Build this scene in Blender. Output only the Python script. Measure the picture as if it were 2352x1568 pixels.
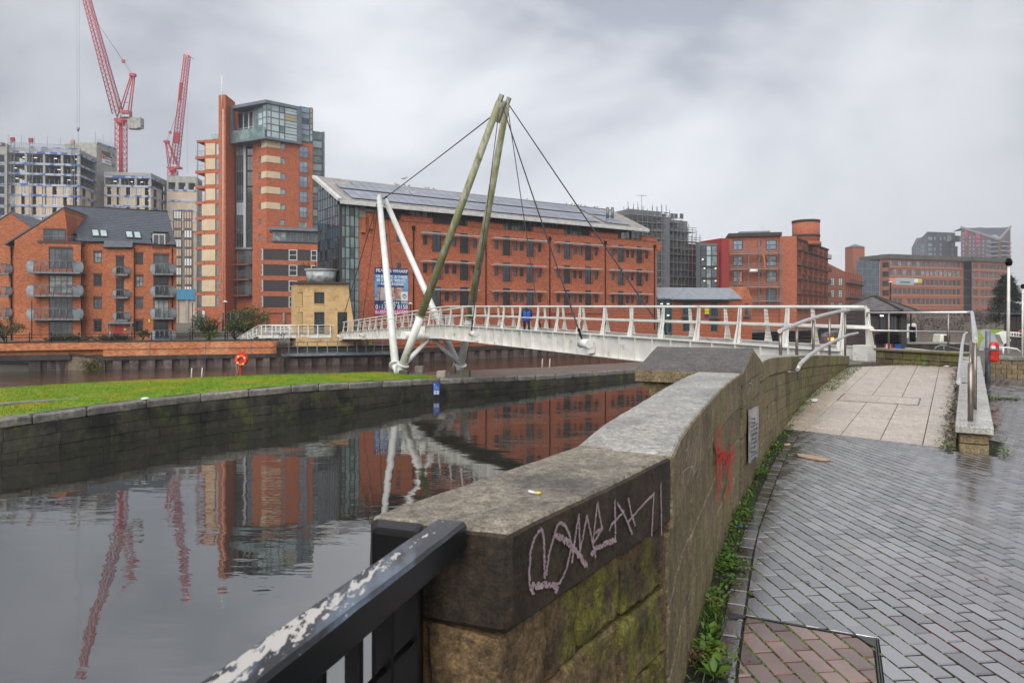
import bpy,bmesh,math,random
from mathutils import Vector,Matrix
from math import radians,sin,cos,pi,atan2,hypot
random.seed(7)
scene=bpy.context.scene
for o in list(bpy.data.objects):bpy.data.objects.remove(o)
COL=scene.collection
# ---------------------------------------------------------------- camera
EYE=1.6;FP=1568.0;CX=1176.0;HY=722.0
cam_d=bpy.data.cameras.new('camera');cam=bpy.data.objects.new('camera',cam_d);COL.objects.link(cam)
cam.location=(0,0,EYE);cam.rotation_euler=(radians(90),0,0)
cam_d.sensor_width=36;cam_d.lens=24.0;cam_d.shift_y=-(784-HY)/2352
cam_d.clip_start=0.05;cam_d.clip_end=6000
cam_d.dof.use_dof=True;cam_d.dof.focus_distance=9.0;cam_d.dof.aperture_fstop=8.0
scene.camera=cam
# ---------------------------------------------------------------- overcast daylight
SUN_EL,SUN_AZ=42,198
world=bpy.data.worlds.new('World');scene.world=world;world.use_nodes=True
def build_world():
 nt=world.node_tree;nt.nodes.clear();N=nt.nodes.new;L=nt.links.new
 out=N('ShaderNodeOutputWorld');bg=N('ShaderNodeBackground');L(bg.outputs[0],out.inputs[0])
 sky=N('ShaderNodeTexSky');sky.sky_type='NISHITA';sky.sun_disc=False
 sky.sun_elevation=radians(SUN_EL);sky.sun_rotation=radians(SUN_AZ)
 sk=N('ShaderNodeVectorMath');sk.operation='SCALE';sk.inputs['Scale'].default_value=0.10;L(sky.outputs[0],sk.inputs[0])
 tc=N('ShaderNodeTexCoord');mp=N('ShaderNodeMapping');mp.inputs['Scale'].default_value=(1.0,1.0,1.9)
 mp.inputs['Rotation'].default_value=(0.0,0.0,0.5)
 mp.inputs['Location'].default_value=(1.35,0.4,0.2)
 L(tc.outputs['Generated'],mp.inputs[0])
 n1=N('ShaderNodeTexNoise');n1.inputs['Scale'].default_value=2.3;n1.inputs['Detail'].default_value=8;n1.inputs['Roughness'].default_value=0.5
 n1.inputs['Distortion'].default_value=0.35
 L(mp.outputs[0],n1.inputs[0])
 cr=N('ShaderNodeValToRGB');e=cr.color_ramp.elements
 e[0].position=0.36;e[0].color=(0.160,0.171,0.196,1);e[1].position=0.62;e[1].color=(0.362,0.367,0.381,1)
 k=cr.color_ramp.elements.new(0.48);k.color=(0.262,0.271,0.292,1)
 L(n1.outputs[0],cr.inputs[0])
# brighter towards the horizon, as an overcast sky seen through thin low cloud
 sx=N('ShaderNodeSeparateXYZ');L(tc.outputs['Generated'],sx.inputs[0])
 mr=N('ShaderNodeMapRange');mr.inputs[1].default_value=0.0;mr.inputs[2].default_value=0.42;mr.inputs[3].default_value=0.5;mr.inputs[4].default_value=0.0
 L(sx.outputs['Z'],mr.inputs[0])
 mh=N('ShaderNodeMix');mh.data_type='RGBA';L(mr.outputs[0],mh.inputs[0]);L(cr.outputs[0],mh.inputs[6]);mh.inputs[7].default_value=(0.332,0.337,0.351,1)
# the cloud is thinnest, so brightest, low over the river ahead
 dp=N('ShaderNodeVectorMath');dp.operation='DOT_PRODUCT';nv=N('ShaderNodeVectorMath');nv.operation='NORMALIZE';L(tc.outputs['Generated'],nv.inputs[0]);L(nv.outputs[0],dp.inputs[0]);dp.inputs[1].default_value=Vector((-0.02,0.93,0.34)).normalized()
 md=N('ShaderNodeMapRange');md.interpolation_type='SMOOTHSTEP';md.inputs[1].default_value=0.72;md.inputs[2].default_value=1.0;md.inputs[3].default_value=0.72;md.inputs[4].default_value=1.06;L(dp.outputs['Value'],md.inputs[0])
 ms=N('ShaderNodeVectorMath');ms.operation='SCALE';L(mh.outputs[2],ms.inputs[0]);L(md.outputs[0],ms.inputs['Scale'])
 mx=N('ShaderNodeMix');mx.data_type='RGBA';mx.inputs[0].default_value=0.95
 L(sk.outputs[0],mx.inputs[6]);L(ms.outputs[0],mx.inputs[7])
 L(mx.outputs[2],bg.inputs[0]);bg.inputs[1].default_value=1.0
build_world()
sun_d=bpy.data.lights.new('sun','SUN');sun=bpy.data.objects.new('sun',sun_d);COL.objects.link(sun)
sun_d.energy=1.5;sun_d.angle=radians(70);sun_d.color=(1.0,0.97,0.92)
_az=radians(SUN_AZ);_el=radians(SUN_EL)
sun.rotation_euler=Vector((-sin(_az)*cos(_el),-cos(_az)*cos(_el),-sin(_el))).to_track_quat('-Z','Y').to_euler()
sun.location=(0,-20,60)
scene.view_settings.view_transform='Standard';scene.view_settings.look='None'
scene.view_settings.exposure=1.35;scene.view_settings.gamma=1.0;scene.view_settings.use_curve_mapping=False
scene.render.engine='CYCLES'
scene.cycles.max_bounces=6;scene.cycles.diffuse_bounces=3;scene.cycles.glossy_bounces=4;scene.cycles.volume_bounces=1
scene.cycles.caustics_reflective=False;scene.cycles.caustics_refractive=False
scene.cycles.use_denoising=True
# ---------------------------------------------------------------- helpers: measuring
def W(px,py,Y):
 return Vector(((px-CX)/FP*Y,Y,EYE+(HY-py)/FP*Y))
def G(px,py,z=0.0):
 Y=FP*(EYE-z)/(py-HY)
 return Vector(((px-CX)/FP*Y,Y,z))
def XY(px,Y):return Vector(((px-CX)/FP*Y,Y))
# ---------------------------------------------------------------- helpers: objects
OFF={}
def props(o,label=None,cat=None,group=None,kind=None):
 if label:o['label']=label
 if cat:o['category']=cat
 if group:o['group']=group
 if kind:o['kind']=kind
 return o
def thing(name,label,cat,loc,group=None):
 o=bpy.data.objects.new(name,None);COL.objects.link(o);o.location=loc;o.empty_display_size=0.3
 OFF[o.name]=Vector(loc)
 return props(o,label,cat,group)
class MB:
 def __init__(s):s.v=[];s.f=[];s.m=[];s.mats=[];s.cur=0;s.sm=[]
 def use(s,mat):
  if mat not in s.mats:s.mats.append(mat)
  s.cur=s.mats.index(mat);return s
 def face(s,pts,smooth=False):
  i=len(s.v);s.v+=[tuple(p)for p in pts];s.f.append(tuple(range(i,i+len(pts))));s.m.append(s.cur);s.sm.append(smooth)
 def mesh(s,vs,fs,smooth=False):
  i=len(s.v);s.v+=[tuple(p)for p in vs]
  for f in fs:s.f.append(tuple(a+i for a in f));s.m.append(s.cur);s.sm.append(smooth)
 def box8(s,p):
  s.mesh(p,[(0,3,2,1),(4,5,6,7),(0,1,5,4),(1,2,6,5),(2,3,7,6),(3,0,4,7)])
 def box(s,x0,x1,y0,y1,z0,z1):
  s.box8([(x0,y0,z0),(x1,y0,z0),(x1,y1,z0),(x0,y1,z0),(x0,y0,z1),(x1,y0,z1),(x1,y1,z1),(x0,y1,z1)])
 def prism(s,pts,z0,z1):
  n=len(pts);zs=z1 if isinstance(z1,(list,tuple))else[z1]*n
  a=[(p[0],p[1],z0)for p in pts];b=[(p[0],p[1],zs[i])for i,p in enumerate(pts)]
  s.mesh(a+b,[tuple(reversed(range(n))),tuple(range(n,2*n))]+[(i,(i+1)%n,n+(i+1)%n,n+i)for i in range(n)])
 def tube(s,a,b,r,r2=None,n=6,caps=True,smooth=True):
  a=Vector(a);b=Vector(b);d=(b-a)
  if d.length<1e-6:return
  d.normalize();u=d.orthogonal().normalized();w=d.cross(u);r2=r if r2 is None else r2
  vs=[a+(u*cos(2*pi*i/n)+w*sin(2*pi*i/n))*r for i in range(n)]+[b+(u*cos(2*pi*i/n)+w*sin(2*pi*i/n))*r2 for i in range(n)]
  s.mesh(vs,[(i,(i+1)%n,n+(i+1)%n,n+i)for i in range(n)],smooth)
  if caps:s.mesh(vs,[tuple(reversed(range(n))),tuple(range(n,2*n))])
 def path(s,pts,r,n=8,caps=True):
  pts=[Vector(p)for p in pts];rings=[];u=None
  for i,p in enumerate(pts):
   d=(pts[min(i+1,len(pts)-1)]-pts[max(i-1,0)]).normalized()
   u=d.orthogonal().normalized()if u is None else(u-d*u.dot(d)).normalized()
   w=d.cross(u);rr=r[i]if isinstance(r,(list,tuple))else r
   rings.append([p+(u*cos(2*pi*k/n)+w*sin(2*pi*k/n))*rr for k in range(n)])
  vs=[q for R in rings for q in R];fs=[]
  for i in range(len(pts)-1):
   for k in range(n):fs.append((i*n+k,i*n+(k+1)%n,(i+1)*n+(k+1)%n,(i+1)*n+k))
  s.mesh(vs,fs,True)
  if caps:s.mesh(rings[0],[tuple(reversed(range(n)))]);s.mesh(rings[-1],[tuple(range(n))])
 def bar(s,a,b,w,h,up=(0,0,1)):
  a=Vector(a);b=Vector(b);d=(b-a).normalized();up=Vector(up)
  sd=d.cross(up)
  if sd.length<1e-4:sd=d.orthogonal()
  sd.normalize();tp=sd.cross(d).normalized();sd=sd*(w/2);tp=tp*(h/2)
  s.box8([a-sd-tp,a+sd-tp,b+sd-tp,b-sd-tp,a-sd+tp,a+sd+tp,b+sd+tp,b-sd+tp])
 def build(s,name,mat=None,parent=None,label=None,cat=None,group=None,kind=None,smooth=False,fix=True,bevel=0):
  me=bpy.data.meshes.new(name);off=OFF.get(parent.name,Vector())if parent else Vector()
  if parent is None and kind is None and s.v:
   n=len(s.v);off=Vector((sum(p[0]for p in s.v)/n,sum(p[1]for p in s.v)/n,min(p[2]for p in s.v)))
  me.from_pydata([(p[0]-off.x,p[1]-off.y,p[2]-off.z)for p in s.v],[],s.f)
  ms=s.mats if s.mats else[mat]
  for m in ms:me.materials.append(m)
  if len(ms)>1:me.polygons.foreach_set('material_index',s.m)
  me.polygons.foreach_set('use_smooth',[True]*len(s.f)if smooth else s.sm)
  if fix:
   bm=bmesh.new();bm.from_mesh(me);bmesh.ops.remove_doubles(bm,verts=bm.verts,dist=1e-5)
   bmesh.ops.recalc_face_normals(bm,faces=bm.faces)
   if bevel:bmesh.ops.bevel(bm,geom=[e for e in bm.edges if len(e.link_faces)==2 and e.calc_face_angle(0)>0.5],offset=bevel,segments=2,affect='EDGES',profile=0.6)
   bm.to_mesh(me);bm.free()
  if getattr(s,'sharp',0):me.set_sharp_from_angle(angle=s.sharp)
  me.update()
  o=bpy.data.objects.new(name,me);COL.objects.link(o)
  if parent:o.parent=parent;OFF[o.name]=off if parent else Vector()
  else:o.location=off;OFF[o.name]=off
  return props(o,label,cat,group,kind)
def inst(name,me,parent,loc,rz=0.0,label=None):
 o=bpy.data.objects.new(name,me);COL.objects.link(o)
 if parent:o.parent=parent;o.location=Vector(loc)-OFF.get(parent.name,Vector())
 else:o.location=loc
 o.rotation_euler=(0,0,rz);OFF[o.name]=Vector(loc)
 if label:o['label']=label
 return o
class Fac:
 def __init__(s,px0,Y0,px1,Y1,xy=None):
  a,b=(XY(px0,Y0),XY(px1,Y1))if xy is None else(Vector(xy[0]),Vector(xy[1]))
  s.o=a;s.u=(b-a).normalized();s.L=(b-a).length;s.n=Vector((s.u.y,-s.u.x));s.rz=atan2(s.u.y,s.u.x)
 def U(s,px,d=0.0):
  k=(px-CX)/FP;o=s.o+s.n*d
  return(k*o.y-o.x)/(s.u.x-k*s.u.y)
 def Z(s,px,py,d=0.0):
  Y=(s.o+s.n*d+s.u*s.U(px,d)).y
  return EYE+(HY-py)/FP*Y
 def rect(s,x0,y0,x1,y1,d=0.0):
  c=(x0+x1)/2;return(s.U(x0,d),s.U(x1,d),s.Z(c,y1,d),s.Z(c,y0,d))
 def P(s,u,z,d=0.0):
  p=s.o+s.u*u+s.n*d;return Vector((p.x,p.y,z))
 def box(s,mb,u0,u1,z0,z1,d0,d1):
  P=s.P;mb.box8([P(u0,z0,d1),P(u1,z0,d1),P(u1,z0,d0),P(u0,z0,d0),P(u0,z1,d1),P(u1,z1,d1),P(u1,z1,d0),P(u0,z1,d0)])
 def back(s,d0,d1=0.0,u0=0.0,u1=None):
  u1=s.L if u1 is None else u1
  return[tuple(s.P(u0,0,d1).xy),tuple(s.P(u1,0,d1).xy),tuple(s.P(u1,0,d0).xy),tuple(s.P(u0,0,d0).xy)]
 def wall(s,mb,u0,u1,z0,z1,ops=(),dep=0.15,d=0.0,back=None):
  """front face with recessed openings; ops are (u0,u1,z0,z1)"""
  us=sorted(set([u0,u1]+[min(max(a,u0),u1)for o in ops for a in o[:2]]));zs=sorted(set([z0,z1]+[min(max(a,z0),z1)for o in ops for a in o[2:4]]))
  for i in range(len(us)-1):
   if us[i+1]-us[i]<1e-4:continue
   for j in range(len(zs)-1):
    if zs[j+1]-zs[j]<1e-4:continue
    cu=(us[i]+us[i+1])/2;cz=(zs[j]+zs[j+1])/2
    if any(o[0]<cu<o[1]and o[2]<cz<o[3]for o in ops):continue
    mb.face([s.P(us[i],zs[j],d),s.P(us[i+1],zs[j],d),s.P(us[i+1],zs[j+1],d),s.P(us[i],zs[j+1],d)])
  for(a,b,c,e)in[o[:4]for o in ops]:
   q=[(a,c),(b,c),(b,e),(a,e)]
   for k in range(4):
    (p0,r0),(p1,r1)=q[k],q[(k+1)%4]
    mb.face([s.P(p0,r0,d),s.P(p0,r0,d-dep),s.P(p1,r1,d-dep),s.P(p1,r1,d)])
   mb.face([s.P(a,c,d-dep),s.P(b,c,d-dep),s.P(b,e,d-dep),s.P(a,e,d-dep)])
  if back:
   P=s.P
   def rear(u,z,sg):
    p=P(u,z,d-back);q=P(u,z,d);k=q.x/q.y
    if(p.x/p.y-k)*sg>0:p.x=k*p.y-sg*.03
    return p
   a0,a1,b0,b1=rear(u0,z0,-1),rear(u0,z1,-1),rear(u1,z0,1),rear(u1,z1,1)
   mb.face([P(u0,z0,d),a0,a1,P(u0,z1,d)]);mb.face([b0,P(u1,z0,d),P(u1,z1,d),b1])
   mb.face([a0,b0,b1,a1]);mb.face([P(u0,z1,d),P(u1,z1,d),b1,a1])
_WC={}
def window(par,F,r,nx=2,nz=1,fm=None,pm=None,d=-0.1,fw=0.06,name='window',fd=0.06,sill=None,zbars=None):
 """framed window: frame mesh as a part, glass as its sub-part; meshes are shared by size"""
 u0,u1,z0,z1=r[:4];w=round((u1-u0)*20)/20 or .05;h=round((z1-z0)*20)/20 or .05
 key=(w,h,nx,nz,fm.name,fw,fd)
 if key not in _WC:
  m=MB();hw=w/2
  def B(a,b,c,e):m.box(a,b,-fd/2,fd/2,c,e)
  B(-hw,hw,0,fw);B(-hw,hw,h-fw,h);B(-hw,-hw+fw,fw,h-fw);B(hw-fw,hw,fw,h-fw)
  for i in range(1,nx):x=-hw+w*i/nx;m.box(x-fw*.35,x+fw*.35,-fd*.45,fd*.45,fw,h-fw)
  for j in range(1,nz):z=h*j/nz;m.box(-hw+fw,hw-fw,-fd*.4,fd*.4,z-fw*.35,z+fw*.35)
  me=bpy.data.meshes.new('window_frame');me.from_pydata(m.v,[],m.f);me.materials.append(fm);_WC[key]=me
 pk=(w,h,pm.name)
 if pk not in _WC:
  hw=w/2-.01;me=bpy.data.meshes.new('pane')
  me.from_pydata([(-hw,-.008,.01),(hw,-.008,.01),(hw,-.008,h-.01),(-hw,-.008,h-.01),(-hw,.008,.01),(hw,.008,.01),(hw,.008,h-.01),(-hw,.008,h-.01)],[],[(0,1,2,3),(7,6,5,4),(0,4,5,1),(1,5,6,2),(2,6,7,3),(3,7,4,0)]);me.materials.append(pm);_WC[pk]=me
 c=F.P((u0+u1)/2,z0,d)
 o=inst(name,_WC[key],par,c,F.rz);p=bpy.data.objects.new('pane',_WC[pk]);COL.objects.link(p);p.parent=o
 if sill:
  m=MB().use(sill);F.box(m,u0-.06,u1+.06,z0-.09,z0,d,.05)
  m.build('sill',None,par)
 return o
# ---------------------------------------------------------------- materials
MATS={}
def mat(name,c1,c2=None,scale=4.0,rough=0.8,bump=0.0,bscale=None,metal=0.0,c3=None,s3=0.6,t3=(0.55,0.7),stretch=(1,1,1),spec=0.5,rnd=0.0,rough2=None,detail=5,coat=0.0,t2=(0.38,0.62),em=None,brick=None):
 m=bpy.data.materials.new(name);m.use_nodes=True;nt=m.node_tree;N=nt.nodes.new;L=nt.links.new
 b=nt.nodes['Principled BSDF'];b.inputs['Roughness'].default_value=rough;b.inputs['Metallic'].default_value=metal
 b.inputs['Specular IOR Level'].default_value=spec;b.inputs['Base Color'].default_value=(*c1,1)
 if coat:b.inputs['Coat Weight'].default_value=coat;b.inputs['Coat Roughness'].default_value=0.08
 if em:b.inputs['Emission Color'].default_value=(*em[:3],1);b.inputs['Emission Strength'].default_value=em[3]
 MATS[name]=m
 if c2 is None and not bump:return m
 g=N('ShaderNodeNewGeometry');mp=N('ShaderNodeMapping');mp.inputs['Scale'].default_value=stretch;L(g.outputs['Position'],mp.inputs[0])
 def noise(sc,det=detail):
  n=N('ShaderNodeTexNoise');n.inputs['Scale'].default_value=sc;n.inputs['Detail'].default_value=det;n.inputs['Roughness'].default_value=0.6;L(mp.outputs[0],n.inputs[0]);return n
 def ramp(src,t):
  r=N('ShaderNodeMapRange');r.interpolation_type='SMOOTHSTEP';r.inputs[1].default_value=t[0];r.inputs[2].default_value=t[1];L(src,r.inputs[0]);return r.outputs[0]
 def mix(f,a,c):
  x=N('ShaderNodeMix');x.data_type='RGBA'
  if isinstance(f,float):x.inputs[0].default_value=f
  else:L(f,x.inputs[0])
  for i,q in((6,a),(7,c)):
   if isinstance(q,tuple):x.inputs[i].default_value=(*q,1)
   else:L(q,x.inputs[i])
  return x.outputs[2]
 n1=noise(scale);col=None
 if c2 is not None:
  f=ramp(n1.outputs[0],t2);col=mix(f,c1,c2)
  if rough2 is not None:
   rr=N('ShaderNodeMapRange');rr.inputs[3].default_value=rough;rr.inputs[4].default_value=rough2;L(f,rr.inputs[0]);L(rr.outputs[0],b.inputs['Roughness'])
 if c3 is not None:
  n3=noise(s3,6);col=mix(ramp(n3.outputs[0],t3),col if col else c1,c3)
 if rnd:
  oi=N('ShaderNodeObjectInfo');hs=N('ShaderNodeHueSaturation');r=N('ShaderNodeMapRange');r.inputs[3].default_value=1-rnd;r.inputs[4].default_value=1+rnd
  L(oi.outputs['Random'],r.inputs[0]);L(r.outputs[0],hs.inputs['Value'])
  if col:L(col,hs.inputs['Color'])
  else:hs.inputs['Color'].default_value=(*c1,1)
  col=hs.outputs[0]
 if brick is not None:
  u=Vector((cos(brick),sin(brick),0));d1=N('ShaderNodeVectorMath');d1.operation='DOT_PRODUCT';L(g.outputs['Position'],d1.inputs[0]);d1.inputs[1].default_value=u
  sp=N('ShaderNodeSeparateXYZ');L(g.outputs['Position'],sp.inputs[0]);cb=N('ShaderNodeCombineXYZ');L(d1.outputs['Value'],cb.inputs[0]);L(sp.outputs['Z'],cb.inputs[1])
  bt_=N('ShaderNodeTexBrick');bt_.inputs['Scale'].default_value=1.0;bt_.inputs['Brick Width'].default_value=.225;bt_.inputs['Row Height'].default_value=.075;bt_.inputs['Mortar Size'].default_value=.006;bt_.inputs['Mortar Smooth'].default_value=.3
  bt_.inputs['Color1'].default_value=(.55,.5,.48,1);bt_.inputs['Color2'].default_value=(1.25,1.25,1.25,1);bt_.inputs['Mortar'].default_value=(.95,1.3,1.7,1);bt_.inputs['Bias'].default_value=.15;L(cb.outputs[0],bt_.inputs[0])
  mu=N('ShaderNodeMix');mu.data_type='RGBA';mu.blend_type='MULTIPLY';mu.inputs[0].default_value=1.0;L(col,mu.inputs[6]);L(bt_.outputs[0],mu.inputs[7]);col=mu.outputs[2]
 if col:L(col,b.inputs['Base Color'])
 if bump:
  nb=noise(bscale or scale*4,6);bp=N('ShaderNodeBump');bp.inputs['Strength'].default_value=bump;bp.inputs['Distance'].default_value=0.02
  L(nb.outputs[0],bp.inputs['Height']);L(bp.outputs[0],b.inputs['Normal'])
 return m
BR=dict(rough=0.9,bump=0.15,bscale=30)
brick_apt=mat('apartment_brick',(0.44,0.138,0.054),(0.33,0.098,0.040),7.0,c3=(0.49,0.168,0.068),s3=0.4,brick=.227,**BR)
brick_tower=mat('tower_brick',(0.46,0.128,0.052),(0.36,0.098,0.043),6.0,c3=(0.36,0.102,0.047),s3=0.14,brick=.62,**BR)
brick_wharf=mat('wharf_brick',(0.45,0.130,0.058),(0.33,0.092,0.044),7.0,c3=(0.35,0.108,0.055),s3=0.22,brick=.586,**BR)
brick_ware=mat('warehouse_brick',(0.40,0.125,0.06),(0.30,0.085,0.042),3.0,c3=(0.34,0.10,0.05),s3=0.1,**BR)
brick_mill=mat('mill_brick',(0.33,0.115,0.066),(0.26,0.085,0.05),2.0,c3=(0.31,0.095,0.055),s3=0.08,**BR)
brick_low=mat('canalside_brick',(0.40,0.115,0.045),(0.31,0.08,0.035),4.0,c3=(0.36,0.12,0.06),s3=0.3,**BR)
brick_brown=mat('brown_brick',(0.24,0.085,0.05),(0.18,0.06,0.035),3.0,c3=(0.2,0.08,0.05),s3=0.2,**BR)
brick_red=mat('red_render',(0.32,0.03,0.025),(0.27,0.025,0.022),2.0,rough=0.7)
brick_dark=mat('dark_brick',(0.055,0.045,0.045),(0.04,0.034,0.035),6.0,c3=(0.07,0.055,0.055),s3=1.0,**BR)
soldier=mat('soldier_course',(0.12,0.06,0.05),(0.08,0.045,0.04),12.0,rough=0.9)
tan_panel=mat('tan_panel',(0.62,0.50,0.34),(0.57,0.45,0.30),0.8,rough=0.8,rnd=0.05)
clad_tan=mat('tan_cladding',(0.58,0.47,0.35),(0.50,0.40,0.30),0.5,rough=0.8,rnd=0.06)
concrete=mat('raw_concrete',(0.40,0.39,0.36),(0.31,0.30,0.28),0.8,rough=0.9,c3=(0.2,0.19,0.17),s3=0.25)
blue_net=mat('blue_edge_boards',(0.05,0.12,0.36),(0.40,0.43,0.50),0.45,rough=0.7,t2=(0.44,0.52))
blue_sheet=mat('blue_sheeting',(0.02,0.20,0.36),(0.03,0.27,0.45),1.0,rough=0.6)
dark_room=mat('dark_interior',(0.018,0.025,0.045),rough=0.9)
slate=mat('roof_slate',(0.088,0.10,0.125),(0.065,0.075,0.095),3.0,rough=0.62,c3=(0.11,0.12,0.14),s3=0.3,bump=0.3,bscale=8)
slate_light=mat('pale_slate',(0.26,0.28,0.32),(0.20,0.22,0.25),1.5,rough=0.5,bump=0.2,bscale=6)
slate_brown=mat('kiosk_slate',(0.23,0.21,0.22),(0.16,0.148,0.155),5.0,rough=0.45,c3=(0.27,0.245,0.25),s3=1.5,rnd=0.25)
zinc=mat('zinc_trim',(0.18,0.21,0.25),(0.14,0.165,0.20),1.0,rough=0.45,metal=0.3)
grey_clad=mat('grey_cladding',(0.17,0.175,0.195),(0.15,0.155,0.175),0.8,rough=0.6)
roof_metal=mat('roof_sheet',(0.34,0.32,0.295),(0.26,0.245,0.23),1.2,rough=0.5)
soffit_white=mat('white_eave',(0.62,0.62,0.60),(0.5,0.5,0.49),1.5,rough=0.5)
solar=mat('solar_cells',(0.20,0.215,0.27),(0.17,0.185,0.235),0.5,rough=0.25,rnd=0.12)  # cell colour lightened to stand in for sky reflected at grazing angles
glass_dark=mat('dark_glass',(0.012,0.016,0.018),(0.026,0.032,0.035),0.7,rough=0.06,spec=0.6)
glass_grey=mat('grey_glass',(0.09,0.11,0.12),(0.04,0.05,0.055),0.6,rough=0.05,spec=0.9)
glass_pale=mat('curtained_glass',(0.36,0.40,0.39),(0.14,0.16,0.165),1.1,rough=0.12,spec=0.8)
glass_sky=mat('blue_glass',(0.17,0.25,0.36),(0.30,0.37,0.44),0.35,rough=0.06,spec=0.9)
glass_green=mat('green_glass',(0.20,0.29,0.28),(0.10,0.15,0.15),0.5,rough=0.06,spec=0.9)
glass_white=mat('opal_glass',(0.46,0.56,0.57),(0.36,0.46,0.48),0.4,rough=0.1,spec=0.8)
glass_yellow=mat('yellowed_blind',(0.45,0.36,0.16),(0.38,0.36,0.25),0.6,rough=0.2)
glass_navy=mat('navy_glass',(0.03,0.05,0.075),(0.05,0.08,0.11),0.3,rough=0.06,spec=0.9)
frame_dark=mat('dark_frame',(0.035,0.032,0.032),rough=0.5)
frame_grey=mat('grey_frame',(0.13,0.15,0.17),rough=0.45)
frame_white=mat('white_frame',(0.6,0.6,0.6),rough=0.5)
frame_teal=mat('teal_frame',(0.015,0.09,0.11),rough=0.5)
frame_brown=mat('brown_frame',(0.045,0.022,0.024),rough=0.5)
galv=mat('galvanised_steel',(0.20,0.225,0.245),(0.14,0.16,0.18),3.0,rough=0.5,metal=0.4)
black_paint=mat('black_paint',(0.006,0.006,0.007),rough=0.35,spec=0.15)
red_paint=mat('red_door_paint',(0.45,0.01,0.02),(0.38,0.01,0.018),3.0,rough=0.4)
crane_red=mat('crane_red',(0.46,0.004,0.022),(0.38,0.004,0.02),0.3,rough=0.5)
white_steel=mat('white_bridge_steel',(0.74,0.73,0.70),(0.64,0.63,0.59),1.3,rough=0.4,c3=(0.34,0.31,0.19),s3=1.7,t3=(0.57,0.74),bump=0.05,bscale=10)
white_post=mat('white_post_paint',(0.74,0.73,0.70),(0.64,0.62,0.56),3.0,rough=0.4,c3=(0.30,0.20,0.10),s3=5.5,t3=(0.6,0.72))
white_tube=mat('white_mast_paint',(0.76,0.76,0.74),(0.66,0.66,0.63),1.2,rough=0.38,c3=(0.34,0.36,0.14),s3=1.0,t3=(0.62,0.75),stretch=(1.5,1.5,0.4))
green_tube=mat('algae_mast_paint',(0.37,0.365,0.29),(0.22,0.22,0.10),1.6,rough=0.6,c3=(0.14,0.155,0.035),s3=2.2,t3=(0.5,0.66),stretch=(1.6,1.6,0.45),t2=(0.35,0.6),bump=0.1)
cable_m=mat('steel_cable',(0.035,0.037,0.045),rough=0.45,metal=0.5)
cable_rust=mat('wire_strand',(0.10,0.085,0.075),rough=0.5,metal=0.4)
stainless=mat('stainless_steel',(0.80,0.79,0.77),(0.70,0.69,0.67),6.0,rough=0.36,metal=0.95)
stainless_post=mat('stainless_post',(0.30,0.26,0.225),(0.24,0.21,0.185),6.0,rough=0.35,metal=0.8)
deck_m=mat('deck_surface',(0.13,0.12,0.10),(0.10,0.095,0.08),3.0,rough=0.5)
deck_in=mat('deck_kerb',(0.32,0.29,0.24),(0.24,0.22,0.18),2.0,rough=0.6)
asphalt=mat('wet_asphalt',(0.045,0.048,0.055),(0.03,0.032,0.037),6.0,rough=0.3,bump=0.2,bscale=120)
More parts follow.
